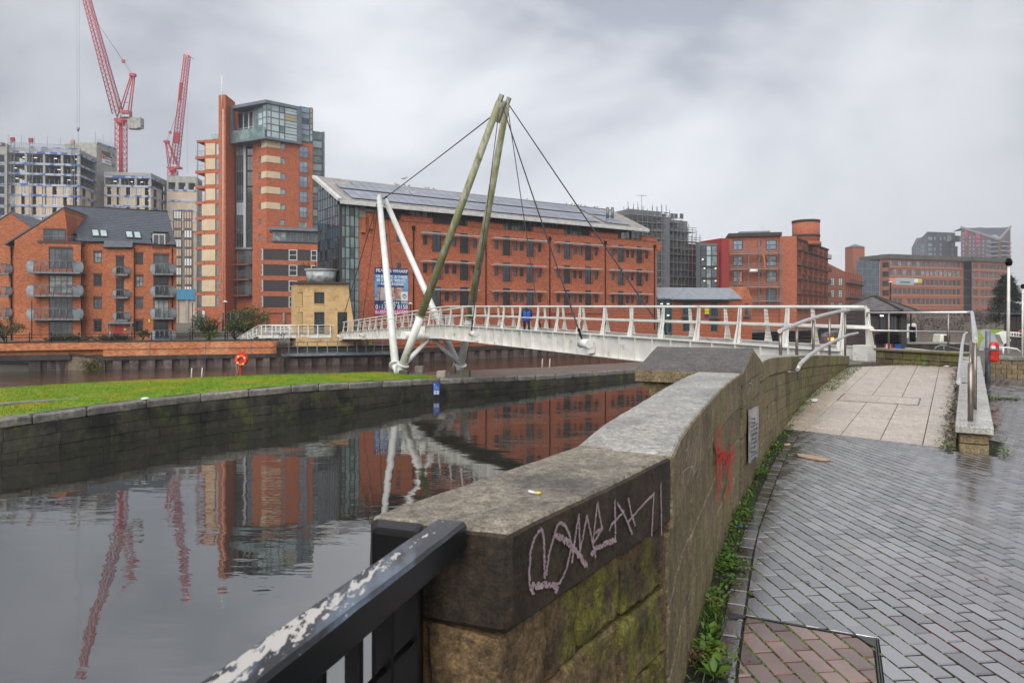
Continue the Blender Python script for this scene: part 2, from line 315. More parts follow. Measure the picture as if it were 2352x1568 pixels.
def stone_mat(name,c1,c2,c3,sc=3.0,rough=0.75,bump=0.6,moss=None,t3=(0.52,0.7),rnd=0.1,s3=1.1,bs=22,lich=None,ml=(0.54,0.72),ms=1.4,speck=True):
 """weathered stone: two tones, dark damp patches, optional moss and lichen spots"""
 m=mat(name,c1,c2,sc,rough=rough,c3=c3,s3=s3,t3=t3,rnd=rnd)
 nt=m.node_tree;N=nt.nodes.new;L=nt.links.new;b=nt.nodes['Principled BSDF']
 g=N('ShaderNodeNewGeometry');src=b.inputs['Base Color'].links[0].from_socket
 def layer(src,col,sc,t,st=(1,1,1),det=8):
  mp=N('ShaderNodeMapping');mp.inputs['Scale'].default_value=st;mp.inputs['Location'].default_value=(3.1,7.7,1.3);L(g.outputs['Position'],mp.inputs[0])
  n=N('ShaderNodeTexNoise');n.inputs['Scale'].default_value=sc;n.inputs['Detail'].default_value=det;n.inputs['Roughness'].default_value=0.68;L(mp.outputs[0],n.inputs[0])
  r=N('ShaderNodeMapRange');r.interpolation_type='SMOOTHSTEP';r.inputs[1].default_value=t[0];r.inputs[2].default_value=t[1];L(n.outputs[0],r.inputs[0])
  x=N('ShaderNodeMix');x.data_type='RGBA';L(r.outputs[0],x.inputs[0]);L(src,x.inputs[6]);x.inputs[7].default_value=(*col,1);return x.outputs[2]
 if moss:src=layer(src,moss,ms,ml,(1,1,0.55))
 if lich:src=layer(src,lich,9.0,(0.66,0.72))
# speckle of weathered grains and rain streaks
 def mul(src,sc,lo,hi,st=(1,1,1),t=(.3,.7),det=4):
  mp=N('ShaderNodeMapping');mp.inputs['Scale'].default_value=st;L(g.outputs['Position'],mp.inputs[0])
  n=N('ShaderNodeTexNoise');n.inputs['Scale'].default_value=sc;n.inputs['Detail'].default_value=det;n.inputs['Roughness'].default_value=0.7;L(mp.outputs[0],n.inputs[0])
  h=N('ShaderNodeHueSaturation');r=N('ShaderNodeMapRange');r.inputs[1].default_value=t[0];r.inputs[2].default_value=t[1];r.inputs[3].default_value=lo;r.inputs[4].default_value=hi
  L(n.outputs[0],r.inputs[0]);L(r.outputs[0],h.inputs['Value']);L(src,h.inputs['Color']);return h.outputs[0]
 if speck:src=mul(src,46 if sc>2 else 7,.4 if sc>2 else .55,1.7 if sc>2 else 1.45);src=mul(src,11 if sc>2 else 2.5,.74,1.25,(1,1,.14))
# fine sandy grain
 n=N('ShaderNodeTexNoise');n.inputs['Scale'].default_value=140;n.inputs['Detail'].default_value=3;L(g.outputs['Position'],n.inputs[0])
 h=N('ShaderNodeHueSaturation');r=N('ShaderNodeMapRange');r.inputs[1].default_value=0.3;r.inputs[2].default_value=0.7;r.inputs[3].default_value=0.6;r.inputs[4].default_value=1.4
 L(n.outputs[0],r.inputs[0]);L(r.outputs[0],h.inputs['Value']);L(src,h.inputs['Color']);L(h.outputs[0],b.inputs['Base Color'])
 n2=N('ShaderNodeTexNoise');n2.inputs['Scale'].default_value=bs;n2.inputs['Detail'].default_value=9;n2.inputs['Roughness'].default_value=0.7;L(g.outputs['Position'],n2.inputs[0])
 bp=N('ShaderNodeBump');bp.inputs['Strength'].default_value=bump;bp.inputs['Distance'].default_value=0.02;L(n2.outputs[0],bp.inputs['Height']);L(bp.outputs[0],b.inputs['Normal'])
 return m
coping_stone_m=stone_mat('coping_stone',(0.24,0.205,0.155),(0.175,0.152,0.12),(0.11,0.098,0.084),sc=5,rough=0.62,bump=0.5,lich=(0.40,0.36,0.24),s3=2.2,t3=(0.5,0.68),rnd=0.06)
coping_wet_skylit=stone_mat('skylit_wet_coping_stone',(0.34,0.32,0.285),(0.27,0.258,0.235),(0.20,0.192,0.175),sc=5,rough=0.38,bump=0.35,lich=(0.46,0.44,0.36),s3=2.0,rnd=0.06)  # pale base colour paints in the sky reflected by the wet coping tops
cap_stone=stone_mat('pier_cap_stone',(0.105,0.092,0.085),(0.08,0.072,0.068),(0.06,0.056,0.053),sc=6,rough=0.6,bump=0.4,lich=(0.34,0.25,0.11),rnd=0.03)
soot_stone=stone_mat('sooty_stone',(0.024,0.017,0.011),(0.042,0.029,0.017),(0.014,0.011,0.008),sc=6,rough=0.75,bump=0.45,rnd=0.0)
rubble_m=stone_mat('rubble_stone',(0.155,0.10,0.048),(0.09,0.058,0.03),(0.036,0.024,0.013),sc=7,rough=0.7,bump=1.0,moss=(0.15,0.145,0.018),rnd=0.35,bs=12,ml=(0.47,0.62),ms=3.2,s3=3.0,t3=(0.5,0.66))
ashlar_m=stone_mat('ashlar_stone',(0.205,0.158,0.085),(0.15,0.115,0.062),(0.085,0.065,0.038),sc=8,rough=0.7,bump=0.7,moss=(0.19,0.19,0.05),rnd=0.15,bs=30,ml=(0.5,0.72),ms=2.0)
ashlar_mossy=stone_mat('mossy_ashlar',(0.135,0.105,0.05),(0.095,0.075,0.038),(0.06,0.048,0.028),sc=6,rough=0.75,bump=0.6,moss=(0.14,0.16,0.025),rnd=0.22,bs=25,ml=(0.48,0.68))
mortar_m=mat('mortar',(0.10,0.072,0.038),(0.055,0.04,0.022),9.0,rough=0.95,bump=0.5)
quay_stone=stone_mat('quay_stone',(0.058,0.052,0.036),(0.034,0.032,0.024),(0.010,0.010,0.009),sc=1.3,rough=0.7,bump=0.7,moss=(0.072,0.085,0.016),rnd=0.15,bs=6,s3=0.8,t3=(0.45,0.62),lich=(0.19,0.185,0.11),ml=(0.5,0.68))
quay_cope=stone_mat('quay_coping',(0.24,0.225,0.195),(0.17,0.16,0.145),(0.10,0.098,0.09),sc=1.5,rough=0.5,bump=0.4,moss=(0.11,0.14,0.03),rnd=0.12,bs=8,ml=(0.6,0.75))
quay_flag=stone_mat('quay_paving',(0.19,0.175,0.15),(0.14,0.13,0.115),(0.10,0.095,0.085),sc=1.0,rough=0.35,bump=0.25,moss=(0.13,0.16,0.03),rnd=0.1,bs=8,ml=(0.6,0.72))
sandstone=stone_mat('sandstone_ashlar',(0.58,0.40,0.19),(0.52,0.345,0.155),(0.44,0.31,0.17),sc=0.9,rough=0.85,bump=0.2,rnd=0.06,s3=0.4,bs=6,speck=False)
ramp_slab=stone_mat('ramp_paving',(0.47,0.39,0.32),(0.41,0.34,0.28),(0.34,0.285,0.24),sc=3,rough=0.3,bump=0.06,rnd=0.07,s3=0.7,t3=(0.55,0.75),bs=40)
par_slab=stone_mat('parapet_coping',(0.40,0.39,0.35),(0.34,0.335,0.30),(0.26,0.26,0.22),sc=3,rough=0.22,bump=0.06,rnd=0.06,s3=1.0,bs=30)
block_pale=stone_mat('pale_block',(0.34,0.30,0.25),(0.28,0.25,0.21),(0.22,0.2,0.17),sc=5,rough=0.9,bump=0.5,rnd=0.05)
block_moss=stone_mat('mossy_block',(0.12,0.11,0.07),(0.09,0.085,0.055),(0.05,0.05,0.04),sc=5,rough=0.9,bump=0.5,moss=(0.10,0.11,0.025),rnd=0.1)
pile_m=stone_mat('rusty_sheet_pile',(0.125,0.092,0.082),(0.095,0.068,0.060),(0.055,0.042,0.038),sc=1.6,rough=0.85,bump=0.4,rnd=0.18,bs=5)
bank_cap=stone_mat('bank_capping',(0.045,0.038,0.032),(0.03,0.026,0.023),(0.06,0.05,0.04),sc=1.2,rough=0.9,bump=0.4,rnd=0.0,bs=6)
abut_stone=stone_mat('abutment_stone',(0.30,0.24,0.165),(0.22,0.18,0.125),(0.10,0.085,0.06),sc=1.0,rough=0.9,bump=0.5,rnd=0.1,bs=5)
bank_brick=mat('bank_wall_brick',(0.55,0.205,0.085),(0.45,0.15,0.06),2.2,rough=0.9,c3=(0.60,0.27,0.13),s3=0.35,brick=.1,bump=0.2,bscale=20)
def paver_mat(name,c1,c2,ior=5.6):
 m=mat(name,c1,c2,2.0,rough=0.3,rnd=0.2)
 nt=m.node_tree;N=nt.nodes.new;L=nt.links.new;b=nt.nodes['Principled BSDF'];g=N('ShaderNodeNewGeometry')
 n=N('ShaderNodeTexNoise');n.inputs['Scale'].default_value=1.1;n.inputs['Detail'].default_value=4;L(g.outputs['Position'],n.inputs[0])
 r=N('ShaderNodeMapRange');r.inputs[1].default_value=0.35;r.inputs[2].default_value=0.65;r.inputs[3].default_value=0.07;r.inputs[4].default_value=0.25;L(n.outputs[0],r.inputs[0]);L(r.outputs[0],b.inputs['Roughness'])
 n2=N('ShaderNodeTexNoise');n2.inputs['Scale'].default_value=75;n2.inputs['Detail'].default_value=4;L(g.outputs['Position'],n2.inputs[0])
 bp=N('ShaderNodeBump');bp.inputs['Strength'].default_value=0.10;bp.inputs['Distance'].default_value=0.008;L(n2.outputs[0],bp.inputs['Height']);L(bp.outputs[0],b.inputs['Normal'])
 b.inputs['IOR'].default_value=ior
 ri=N('ShaderNodeMath');ri.operation='ADD';L(g.outputs['Random Per Island'],ri.inputs[0]);oi=N('ShaderNodeObjectInfo');L(oi.outputs['Random'],ri.inputs[1]);fr=N('ShaderNodeMath');fr.operation='FRACT';L(ri.outputs[0],fr.inputs[0])
 r2=N('ShaderNodeMapRange');r2.inputs[3].default_value=-0.03;r2.inputs[4].default_value=0.09;L(fr.outputs[0],r2.inputs[0]);ad=N('ShaderNodeMath');L(r.outputs[0],ad.inputs[0]);L(r2.outputs[0],ad.inputs[1]);L(ad.outputs[0],b.inputs['Roughness'])
 r3=N('ShaderNodeMapRange');r3.inputs[3].default_value=ior*.72;r3.inputs[4].default_value=ior*1.1;L(fr.outputs[0],r3.inputs[0]);L(r3.outputs[0],b.inputs['IOR'])
 hv=N('ShaderNodeHueSaturation');r4=N('ShaderNodeMapRange');r4.inputs[3].default_value=0.6;r4.inputs[4].default_value=1.5;L(fr.outputs[0],r4.inputs[0]);L(r4.outputs[0],hv.inputs['Value']);L(b.inputs['Base Color'].links[0].from_socket,hv.inputs['Color']);L(hv.outputs[0],b.inputs['Base Color'])
 return m
paver_m=paver_mat('wet_paver',(0.062,0.048,0.047),(0.045,0.036,0.036))
paver_dark=paver_mat('dark_wet_paver',(0.03,0.023,0.021),(0.022,0.018,0.017))
paver_pink=paver_mat('pink_paver',(0.20,0.115,0.086),(0.14,0.08,0.063),2.2)
joint_m=mat('mossy_joint',(0.012,0.011,0.008),(0.025,0.034,0.007),2.5,rough=0.9,t2=(0.45,0.6))
steel_frame=mat('hatch_steel',(0.10,0.10,0.098),(0.07,0.07,0.068),8.0,rough=0.35,metal=0.7)
soil=mat('dark_soil',(0.03,0.022,0.014),(0.05,0.036,0.02),8.0,rough=0.9,bump=0.6)
ground_m=mat('bank_ground',(0.12,0.11,0.09),(0.09,0.085,0.07),0.2,rough=0.9)
path_m=mat('far_path',(0.30,0.29,0.28),(0.25,0.245,0.24),0.4,rough=0.4)
grass_m=mat('short_grass',(0.115,0.235,0.006),(0.19,0.29,0.008),2.2,rough=0.9,c3=(0.28,0.27,0.012),s3=0.45,t3=(0.47,0.62),bump=0.7,bscale=30)
def leaf_mat(name,c1,c2,c3):
 return mat(name,c1,c2,1.7,rough=0.65,c3=c3,s3=0.7,rnd=0.0)
leaf_weed=mat('weed_leaf',(0.05,0.125,0.010),(0.095,0.175,0.014),14,rough=0.5,c3=(0.15,0.18,0.02),s3=5.0)
leaf_bush=leaf_mat('bush_leaf',(0.05,0.075,0.02),(0.075,0.10,0.028),(0.10,0.10,0.04))
leaf_olive=leaf_mat('olive_leaf',(0.13,0.13,0.025),(0.10,0.105,0.022),(0.16,0.15,0.03))
leaf_bright=leaf_mat('bright_leaf',(0.16,0.24,0.02),(0.12,0.19,0.02),(0.2,0.25,0.03))
leaf_yucca=leaf_mat('yucca_leaf',(0.07,0.075,0.035),(0.11,0.10,0.05),(0.16,0.13,0.07))
leaf_fir=leaf_mat('fir_needle',(0.018,0.036,0.022),(0.028,0.052,0.03),(0.014,0.028,0.02))
twig_m=mat('bare_twig',(0.075,0.05,0.035),(0.05,0.035,0.025),3.0,rough=0.9)
bark_m=mat('bark',(0.06,0.045,0.035),(0.04,0.03,0.025),4.0,rough=0.9,bump=0.5)
dead_m=mat('dead_leaf',(0.16,0.085,0.04),(0.09,0.05,0.025),30.0,rough=0.8)
orange_m=mat('lifebuoy_orange',(0.75,0.12,0.008),(0.66,0.10,0.008),4.0,rough=0.4)
redbox_m=mat('lifebuoy_red',(0.55,0.022,0.006),(0.50,0.018,0.006),5.0,rough=0.4)
white_m=mat('plain_white',(0.75,0.75,0.74),rough=0.5)
chalk_m=mat('pink_chalk',(0.54,0.40,0.44),(0.42,0.31,0.35),60.0,rough=0.95)
spray_red=mat('red_spray',(0.80,0.018,0.010),(0.65,0.014,0.010),20.0,rough=0.7)
spray_teal=mat('teal_spray',(0.05,0.13,0.10),rough=0.8)
ink=mat('black_marker',(0.02,0.02,0.02),rough=0.8)
sign_blue=mat('sign_blue',(0.015,0.09,0.42),rough=0.4)
sign_navy=mat('banner_navy',(0.012,0.04,0.17),rough=0.5)
sign_sky=mat('banner_sky',(0.03,0.22,0.55),(0.16,0.42,0.68),0.4,rough=0.5)
sign_pink=mat('banner_pink',(0.72,0.012,0.26),rough=0.5)
sign_yellow=mat('sign_yellow',(0.75,0.62,0.01),rough=0.5)
sign_red=mat('sign_red',(0.55,0.015,0.02),rough=0.4)
sign_peach=mat('banner_peach',(0.62,0.26,0.16),rough=0.6)
sign_grey=mat('banner_grey',(0.36,0.42,0.46),rough=0.6)
orange_spark=mat('orange_net',(0.7,0.12,0.02),rough=0.6)
wood_board=mat('scaffold_board',(0.42,0.31,0.18),(0.32,0.24,0.14),2.0,rough=0.8)
purple_clad=mat('purple_cladding',(0.15,0.072,0.082),(0.12,0.06,0.07),0.08,rough=0.6)
blue_clad=mat('slate_blue_cladding',(0.065,0.065,0.095),(0.05,0.055,0.08),0.08,rough=0.6)
pink_clad=mat('pink_cladding',(0.42,0.05,0.11),rough=0.6)
coat_blue=mat('blue_coat',(0.004,0.10,0.52),(0.004,0.075,0.42),3.0,rough=0.6)
coat_navy=mat('navy_sleeve',(0.012,0.02,0.07),rough=0.7)
trouser_m=mat('black_trousers',(0.012,0.013,0.016),rough=0.8)
skin_m=mat('skin',(0.45,0.25,0.17),rough=0.5)
hat_m=mat('navy_beanie',(0.012,0.015,0.03),rough=0.9)
lamp_on=mat('lit_lamp',(0.8,0.7,0.5),em=(1.0,0.85,0.6,0.7))
lamp_white=mat('lit_strip_light',(0.8,0.8,0.8),em=(1.0,0.97,0.92,0.6))
lamp_amber=mat('amber_lamp',(0.8,0.3,0.02),em=(1.0,0.3,0.01,1.2))
lamp_red=mat('red_beacon',(0.8,0.05,0.05),em=(1.0,0.08,0.06,1.2))
cardboard=mat('wet_cardboard',(0.48,0.33,0.22),(0.40,0.27,0.18),8.0,rough=0.8)
paper_m=mat('paper_scrap',(0.72,0.72,0.72),rough=0.7)
bird_m=mat('dark_feathers',(0.05,0.05,0.06),rough=0.8)
gull_m=mat('gull_feathers',(0.5,0.5,0.52),(0.35,0.35,0.38),5.0,rough=0.8)
def rail_mat():
 """black-painted timber rail whose top paint has flaked to white, with blue-grey mottling on upward faces"""
 m=mat('flaking_rail_paint',(0.012,0.013,0.016),rough=0.3,spec=0.45)
 nt=m.node_tree;N=nt.nodes.new;L=nt.links.new;b=nt.nodes['Principled BSDF'];g=N('ShaderNodeNewGeometry')
 def nz(sc,lo,hi,det=9,st=(1,1,1)):
  mp=N('ShaderNodeMapping');mp.inputs['Scale'].default_value=st;mp.inputs['Rotation'].default_value=(0,0,0.34);L(g.outputs['Position'],mp.inputs[0])
  n=N('ShaderNodeTexNoise');n.inputs['Scale'].default_value=sc;n.inputs['Detail'].default_value=det;n.inputs['Roughness'].default_value=0.62;L(mp.outputs[0],n.inputs[0])
  r=N('ShaderNodeMapRange');r.inputs[1].default_value=lo;r.inputs[2].default_value=hi;L(n.outputs[0],r.inputs[0]);return r.outputs[0]
 def mth(op,a,c):
  x=N('ShaderNodeMath');x.operation=op
  for i,q in enumerate((a,c)):
   if isinstance(q,float):x.inputs[i].default_value=q
   else:L(q,x.inputs[i])
  return x.outputs[0]
 sx=N('ShaderNodeSeparateXYZ');L(g.outputs['Normal'],sx.inputs[0])
 up=N('ShaderNodeMapRange');up.inputs[1].default_value=0.3;up.inputs[2].default_value=0.8;L(sx.outputs['Z'],up.inputs[0])
 sp=N('ShaderNodeSeparateXYZ');L(g.outputs['Position'],sp.inputs[0])
 near=N('ShaderNodeMapRange');near.inputs[1].default_value=1.62;near.inputs[2].default_value=1.0;near.inputs[3].default_value=0.0;near.inputs[4].default_value=1.0;L(sp.outputs['Y'],near.inputs[0])
 dt=N('ShaderNodeVectorMath');dt.operation='DOT_PRODUCT';L(g.outputs['Position'],dt.inputs[0]);dt.inputs[1].default_value=(-.9506,.3106,0)
 oc=mth('ABSOLUTE',mth('SUBTRACT',dt.outputs['Value'],.642),0.0)
 band=N('ShaderNodeMapRange');band.inputs[1].default_value=.046;band.inputs[2].default_value=.004;band.inputs[3].default_value=-.20;band.inputs[4].default_value=.045;L(oc,band.inputs[0])
 rag=mth('ADD',nz(64,0.0,1.0,st=(1.4,.5,1)),mth('ADD',band.outputs[0],mth('MULTIPLY',mth('SUBTRACT',near.outputs[0],.5),.20)))
 fl=N('ShaderNodeMapRange');fl.inputs[1].default_value=.545;fl.inputs[2].default_value=.575;L(rag,fl.inputs[0])
 flake=mth('MULTIPLY',fl.outputs[0],up.outputs[0])
 x=N('ShaderNodeMix');x.data_type='RGBA';L(mth('MULTIPLY',nz(9,0.50,0.66,st=(1.5,.4,1)),up.outputs[0]),x.inputs[0]);x.inputs[6].default_value=(0.010,0.011,0.014,1);x.inputs[7].default_value=(0.11,0.14,0.19,1)
 y=N('ShaderNodeMix');y.data_type='RGBA';L(flake,y.inputs[0]);L(x.outputs[2],y.inputs[6]);y.inputs[7].default_value=(0.48,0.455,0.43,1)
 L(y.outputs[2],b.inputs['Base Color'])
 bp=N('ShaderNodeBump');bp.inputs['Strength'].default_value=0.4;bp.inputs['Distance'].default_value=0.004;L(flake,bp.inputs['Height']);bp.invert=True;L(bp.outputs[0],b.inputs['Normal'])
 return m
rail_m=rail_mat()
def water_mat(name,base,waves,rough):
 m=bpy.data.materials.new(name);m.use_nodes=True;nt=m.node_tree;N=nt.nodes.new;L=nt.links.new;b=nt.nodes['Principled BSDF']
 b.inputs['Base Color'].default_value=(*base,1);b.inputs['Roughness'].default_value=rough;b.inputs['IOR'].default_value=3.0
 b.inputs['Specular IOR Level'].default_value=0.5
 g=N('ShaderNodeNewGeometry');h=None
 for(sc,st,amp,rot,det)in waves:
  mp=N('ShaderNodeMapping');mp.inputs['Scale'].default_value=st;mp.inputs['Rotation'].default_value=(0,0,rot);L(g.outputs['Position'],mp.inputs[0])
  n=N('ShaderNodeTexNoise');n.inputs['Scale'].default_value=sc;n.inputs['Detail'].default_value=det;n.inputs['Roughness'].default_value=0.45;L(mp.outputs[0],n.inputs[0])
  x=N('ShaderNodeMath');x.operation='MULTIPLY';x.inputs[1].default_value=amp;L(n.outputs[0],x.inputs[0])
  if h is None:h=x.outputs[0]
  else:
   a=N('ShaderNodeMath');L(h,a.inputs[0]);L(x.outputs[0],a.inputs[1]);h=a.outputs[0]
 bp=N('ShaderNodeBump');bp.inputs['Strength'].default_value=1.0;bp.inputs['Distance'].default_value=1.0;L(h,bp.inputs['Height']);L(bp.outputs[0],b.inputs['Normal'])
 MATS[name]=m;return m
canal_m=water_mat('canal_water',(0.022,0.022,0.018),[(0.35,(1,2.2,1),0.011,0.25,1),(1.7,(1,2.6,1),0.0022,0.1,2),(5.0,(1,2.2,1),0.0003,0.3,2)],0.012)
river_m=water_mat('river_water',(0.05,0.032,0.022),[(0.7,(1,2.4,1),0.10,-0.1,3),(2.5,(1,2,1),0.035,0.2,3)],0.05)
# ---------------------------------------------------------------- plan geometry of the near bank
def clip(poly,p,n):
 out=[]
 for i in range(len(poly)):
  a,b=poly[i],poly[(i+1)%len(poly)];da=(a[0]-p[0])*n[0]+(a[1]-p[1])*n[1];db=(b[0]-p[0])*n[0]+(b[1]-p[1])*n[1]
  if da>=0:out.append(a)
  if(da>0>db)or(da<0<db):t=da/(da-db);out.append((a[0]+(b[0]-a[0])*t,a[1]+(b[1]-a[1])*t))
 return out
WA=[Vector((-.006,1.568)),Vector((.571,2.43))]
_wp=[(.571,2.43),(.755,2.965),(1.03,3.662),(1.544,4.92),(2.068,6.05),(2.62,7.2),(3.41,8.76),(4.69,11.14),(6.24,13.74),(8.54,17.3)]
def smooth_path(P,n=14):
 P=[Vector(p)for p in P];out=[]
 for i in range(len(P)-1):
  p0=P[max(i-1,0)];p1=P[i];p2=P[i+1];p3=P[min(i+2,len(P)-1)]
  for k in range(n):
   t=k/n;out.append(0.5*((2*p1)+(p2-p0)*t+(2*p0-5*p1+4*p2-p3)*t*t+(3*p1-p0-3*p2+p3)*t**3))
 out.append(P[-1]);return out
WP=smooth_path(_wp);WS=[0.0]
for i in range(1,len(WP)):WS.append(WS[-1]+(WP[i]-WP[i-1]).length)
WLEN=WS[-1]
def wpt(s,off=0.0):
 s=min(max(s,0),WLEN);i=max(0,min(len(WS)-2,next((k for k in range(len(WS)-1)if WS[k+1]>=s),len(WS)-2)))
 t=(s-WS[i])/(WS[i+1]-WS[i]);p=WP[i].lerp(WP[i+1],t)
 a=WP[max(i-2,0)];b=WP[min(i+3,len(WP)-1)];d=(b-a).normalized();return p+Vector((-d.y,d.x))*off
def s_of_Y(Y):
 for i in range(len(WP)-1):
  if WP[i+1].y>=Y:return WS[i]+(WS[i+1]-WS[i])*(Y-WP[i].y)/(WP[i+1].y-WP[i].y)
 return WLEN
def wall_hit(px,py,d=0.0):
 k=(px-CX)/FP
 for i in range(len(WP)-1):
  a=WP[i].x-k*WP[i].y;b=WP[i+1].x-k*WP[i+1].y
  if a<=0<=b:
   t=-a/(b-a+1e-9);s=WS[i]+(WS[i+1]-WS[i])*t;p=wpt(s,-d);q=wpt(s);return Vector((p.x,p.y,EYE+(HY-py)/FP*q.y)),s
 return None,None
RH=Vector((.545,.838));RR=Vector((.838,-.545));RO=Vector((4.36,9.06))
RBN=Vector((.71,.70))
def zr(p):return 0.03*max(0.0,(Vector((p[0],p[1]))-RO).dot(RH))
RW0=Vector((5.16,7.95));RWD=Vector((.5555,.8315));RWR=Vector((.8315,-.5555))
RWL=10.85
# ---------------------------------------------------------------- water, ground
mb=MB();mb.face([(-700,-60,-3.3),(700,-60,-3.3),(700,900,-3.3),(-700,900,-3.3)])
mb.build('canal_water',canal_m,kind='structure')
FB=[XY(-900,52),XY(-260,56),XY(0,57.8),XY(235,60.5),XY(640,65),XY(905,68.5),XY(1066,74),XY(1280,82),XY(1508,94)]
FB2=FB+[Vector((62,138)),Vector((84,185)),Vector((126,264)),Vector((204,274)),Vector((420,330))]
isl_w=[(0,1057),(146,1038),(331,1006),(487,982),(682,959),(861,933),(1000,914),(1253,890),(1462,868)]
isl_t=[965,945,921,905,887,877.5,871.5,862,848]
isl_r=[(0,890),(146,882),(331,872),(487,866),(682,860),(861,855),(1000,853.5),(1253,842.5),(1462,831.5)]
CE=[];RE=[]
for(px,py),pt,(rx,ry)in zip(isl_w,isl_t,isl_r):
 Y=FP*4.9/(py-HY);z=EYE+(HY-pt)/FP*Y;CE.append(Vector(((px-CX)/FP*Y,Y,z)))
 RE.append(W(rx,ry,FP*(EYE-(z-.02))/(ry-HY)))
CE.insert(0,CE[0]+(CE[0]-CE[1])*3.0);RE.insert(0,RE[0]+(RE[0]-RE[1])*3.5)
CE.append(CE[-1]+(CE[-1]-CE[-2])*1.6);RE.append(RE[-1]+(RE[-1]-RE[-2])*1.4)
mid=[(a+b)/2 for a,b in zip(CE,RE)]
mb=MB();rp=[(-600,20)]+[(m.x,m.y)for m in mid]+[(36,66),(44,68),(80,122),(150,190),(420,330)]+[(p.x,p.y)for p in reversed(FB2)]+[(-600,50)]
mb.face([(x,y,-3.296)for x,y in rp]);mb.build('river_water',river_m,kind='structure')
mb=MB();gp=[(p.x,p.y,-1.5)for p in FB2]+[(1450,400,-1.5),(1450,1450,-1.5),(-1450,1450,-1.5),(-1450,40,-1.5),(-600,40,-1.5)]
mb.face(gp);mb.build('far_ground',ground_m,kind='structure')
# quay walls of the near bank under the wall and pavement
edge=[(-4.2,-6.0),(-.62,.7),(-.40,1.66)]+[tuple(wpt(s,.44))for s in(0.12,.8,2,3.2,4.4,6,8,10,12,14,WLEN)]
poly=[(x,y)for x,y in reversed(edge)]
poly=[(7.6,18.6),(11.5,18.6)][::-1]+poly
nb=[(-4.2,-6.0),(40,-6.0),(40,16.6),(12.0,18.6),(7.9,18.2)]+[tuple(wpt(s,.44))for s in(WLEN,14,12,10,8,6,4.4,3.2,2,.8,.12)]+[(-.40,1.66),(-.62,.7)]
mb=MB();mb.prism(nb,-3.6,-0.016);mb.build('near_bank',soil,kind='structure')
mb=MB();lg=[(7.4,18.7),(60,18.7),(400,60),(420,300),(150,185),(82,118),(46,66),(38,62),(12,30),(7.0,21)]
mb.prism(lg,-3.6,-0.95);mb.build('lock_ground',ground_m,kind='structure')
# ---------------------------------------------------------------- pavement
Q_A=Vector((-.105,.9945));Q_B=Vector((.9945,.105));PL,PW=.2,.0985
HT=[Vector((1.159,3.67)),Vector((1.807,3.374)),Vector((1.39,2.50)),Vector((.742,2.796))]
pave=MB();pave.face([(x,y,-0.011)for x,y in[(-.36,1.5)]+[tuple(wpt(s,.05))for s in(0,1,2,3,4,5,6,7,8,9,10,12,14,WLEN)]+[(12.5,18.3),(40,16.6),(40,-6),(-1.6,-6)]])
pavement=pave.build('pavement',joint_m,kind='structure')
def paver_mesh(poly,z=0.0,mb=None,ch=.006):
 c=Vector((sum(p[0]for p in poly)/len(poly),sum(p[1]for p in poly)/len(poly)));n=len(poly)
 ins=[Vector(p)+(c-Vector(p)).normalized()*ch*1.4 for p in poly]
 vs=[(p[0],p[1],z-.02)for p in poly]+[(p[0],p[1],z-.005)for p in poly]+[(p[0],p[1],z)for p in ins]
 fs=[tuple(range(2*n,3*n))]
 for k in range(2):
  for i in range(n):fs.append((k*n+i,k*n+(i+1)%n,(k+1)*n+(i+1)%n,(k+1)*n+i))
 mb.mesh(vs,fs)
def rect_ab(i,j,gap=.006):
 a0=i*PL+(PL/2 if j%2 else 0)+gap*.75;a1=a0+PL-gap*1.5;b0=j*PW+gap/2;b1=b0+PW-gap
 return[tuple(Q_A*a+Q_B*b)for a,b in((a0,b0),(a0,b1),(a1,b1),(a1,b0))]
def slim(p):return area(p)/(sum((Vector(p[i])-Vector(p[i-1])).length for i in range(len(p)))/2+1e-9)<.013
def area(p):return abs(sum(p[i][0]*p[(i+1)%len(p)][1]-p[(i+1)%len(p)][0]*p[i][1]for i in range(len(p))))/2
HN=[((HT[(k+1)%4]-HT[k]))for k in range(4)]
def in_hatch(c,m):
 for k in range(4):
  e=HN[k].normalized();nn=Vector((e.y,-e.x))
  if(c-HT[k]).dot(nn)<m:return False
 return True
full=[];cut=[];hatch_p=[]
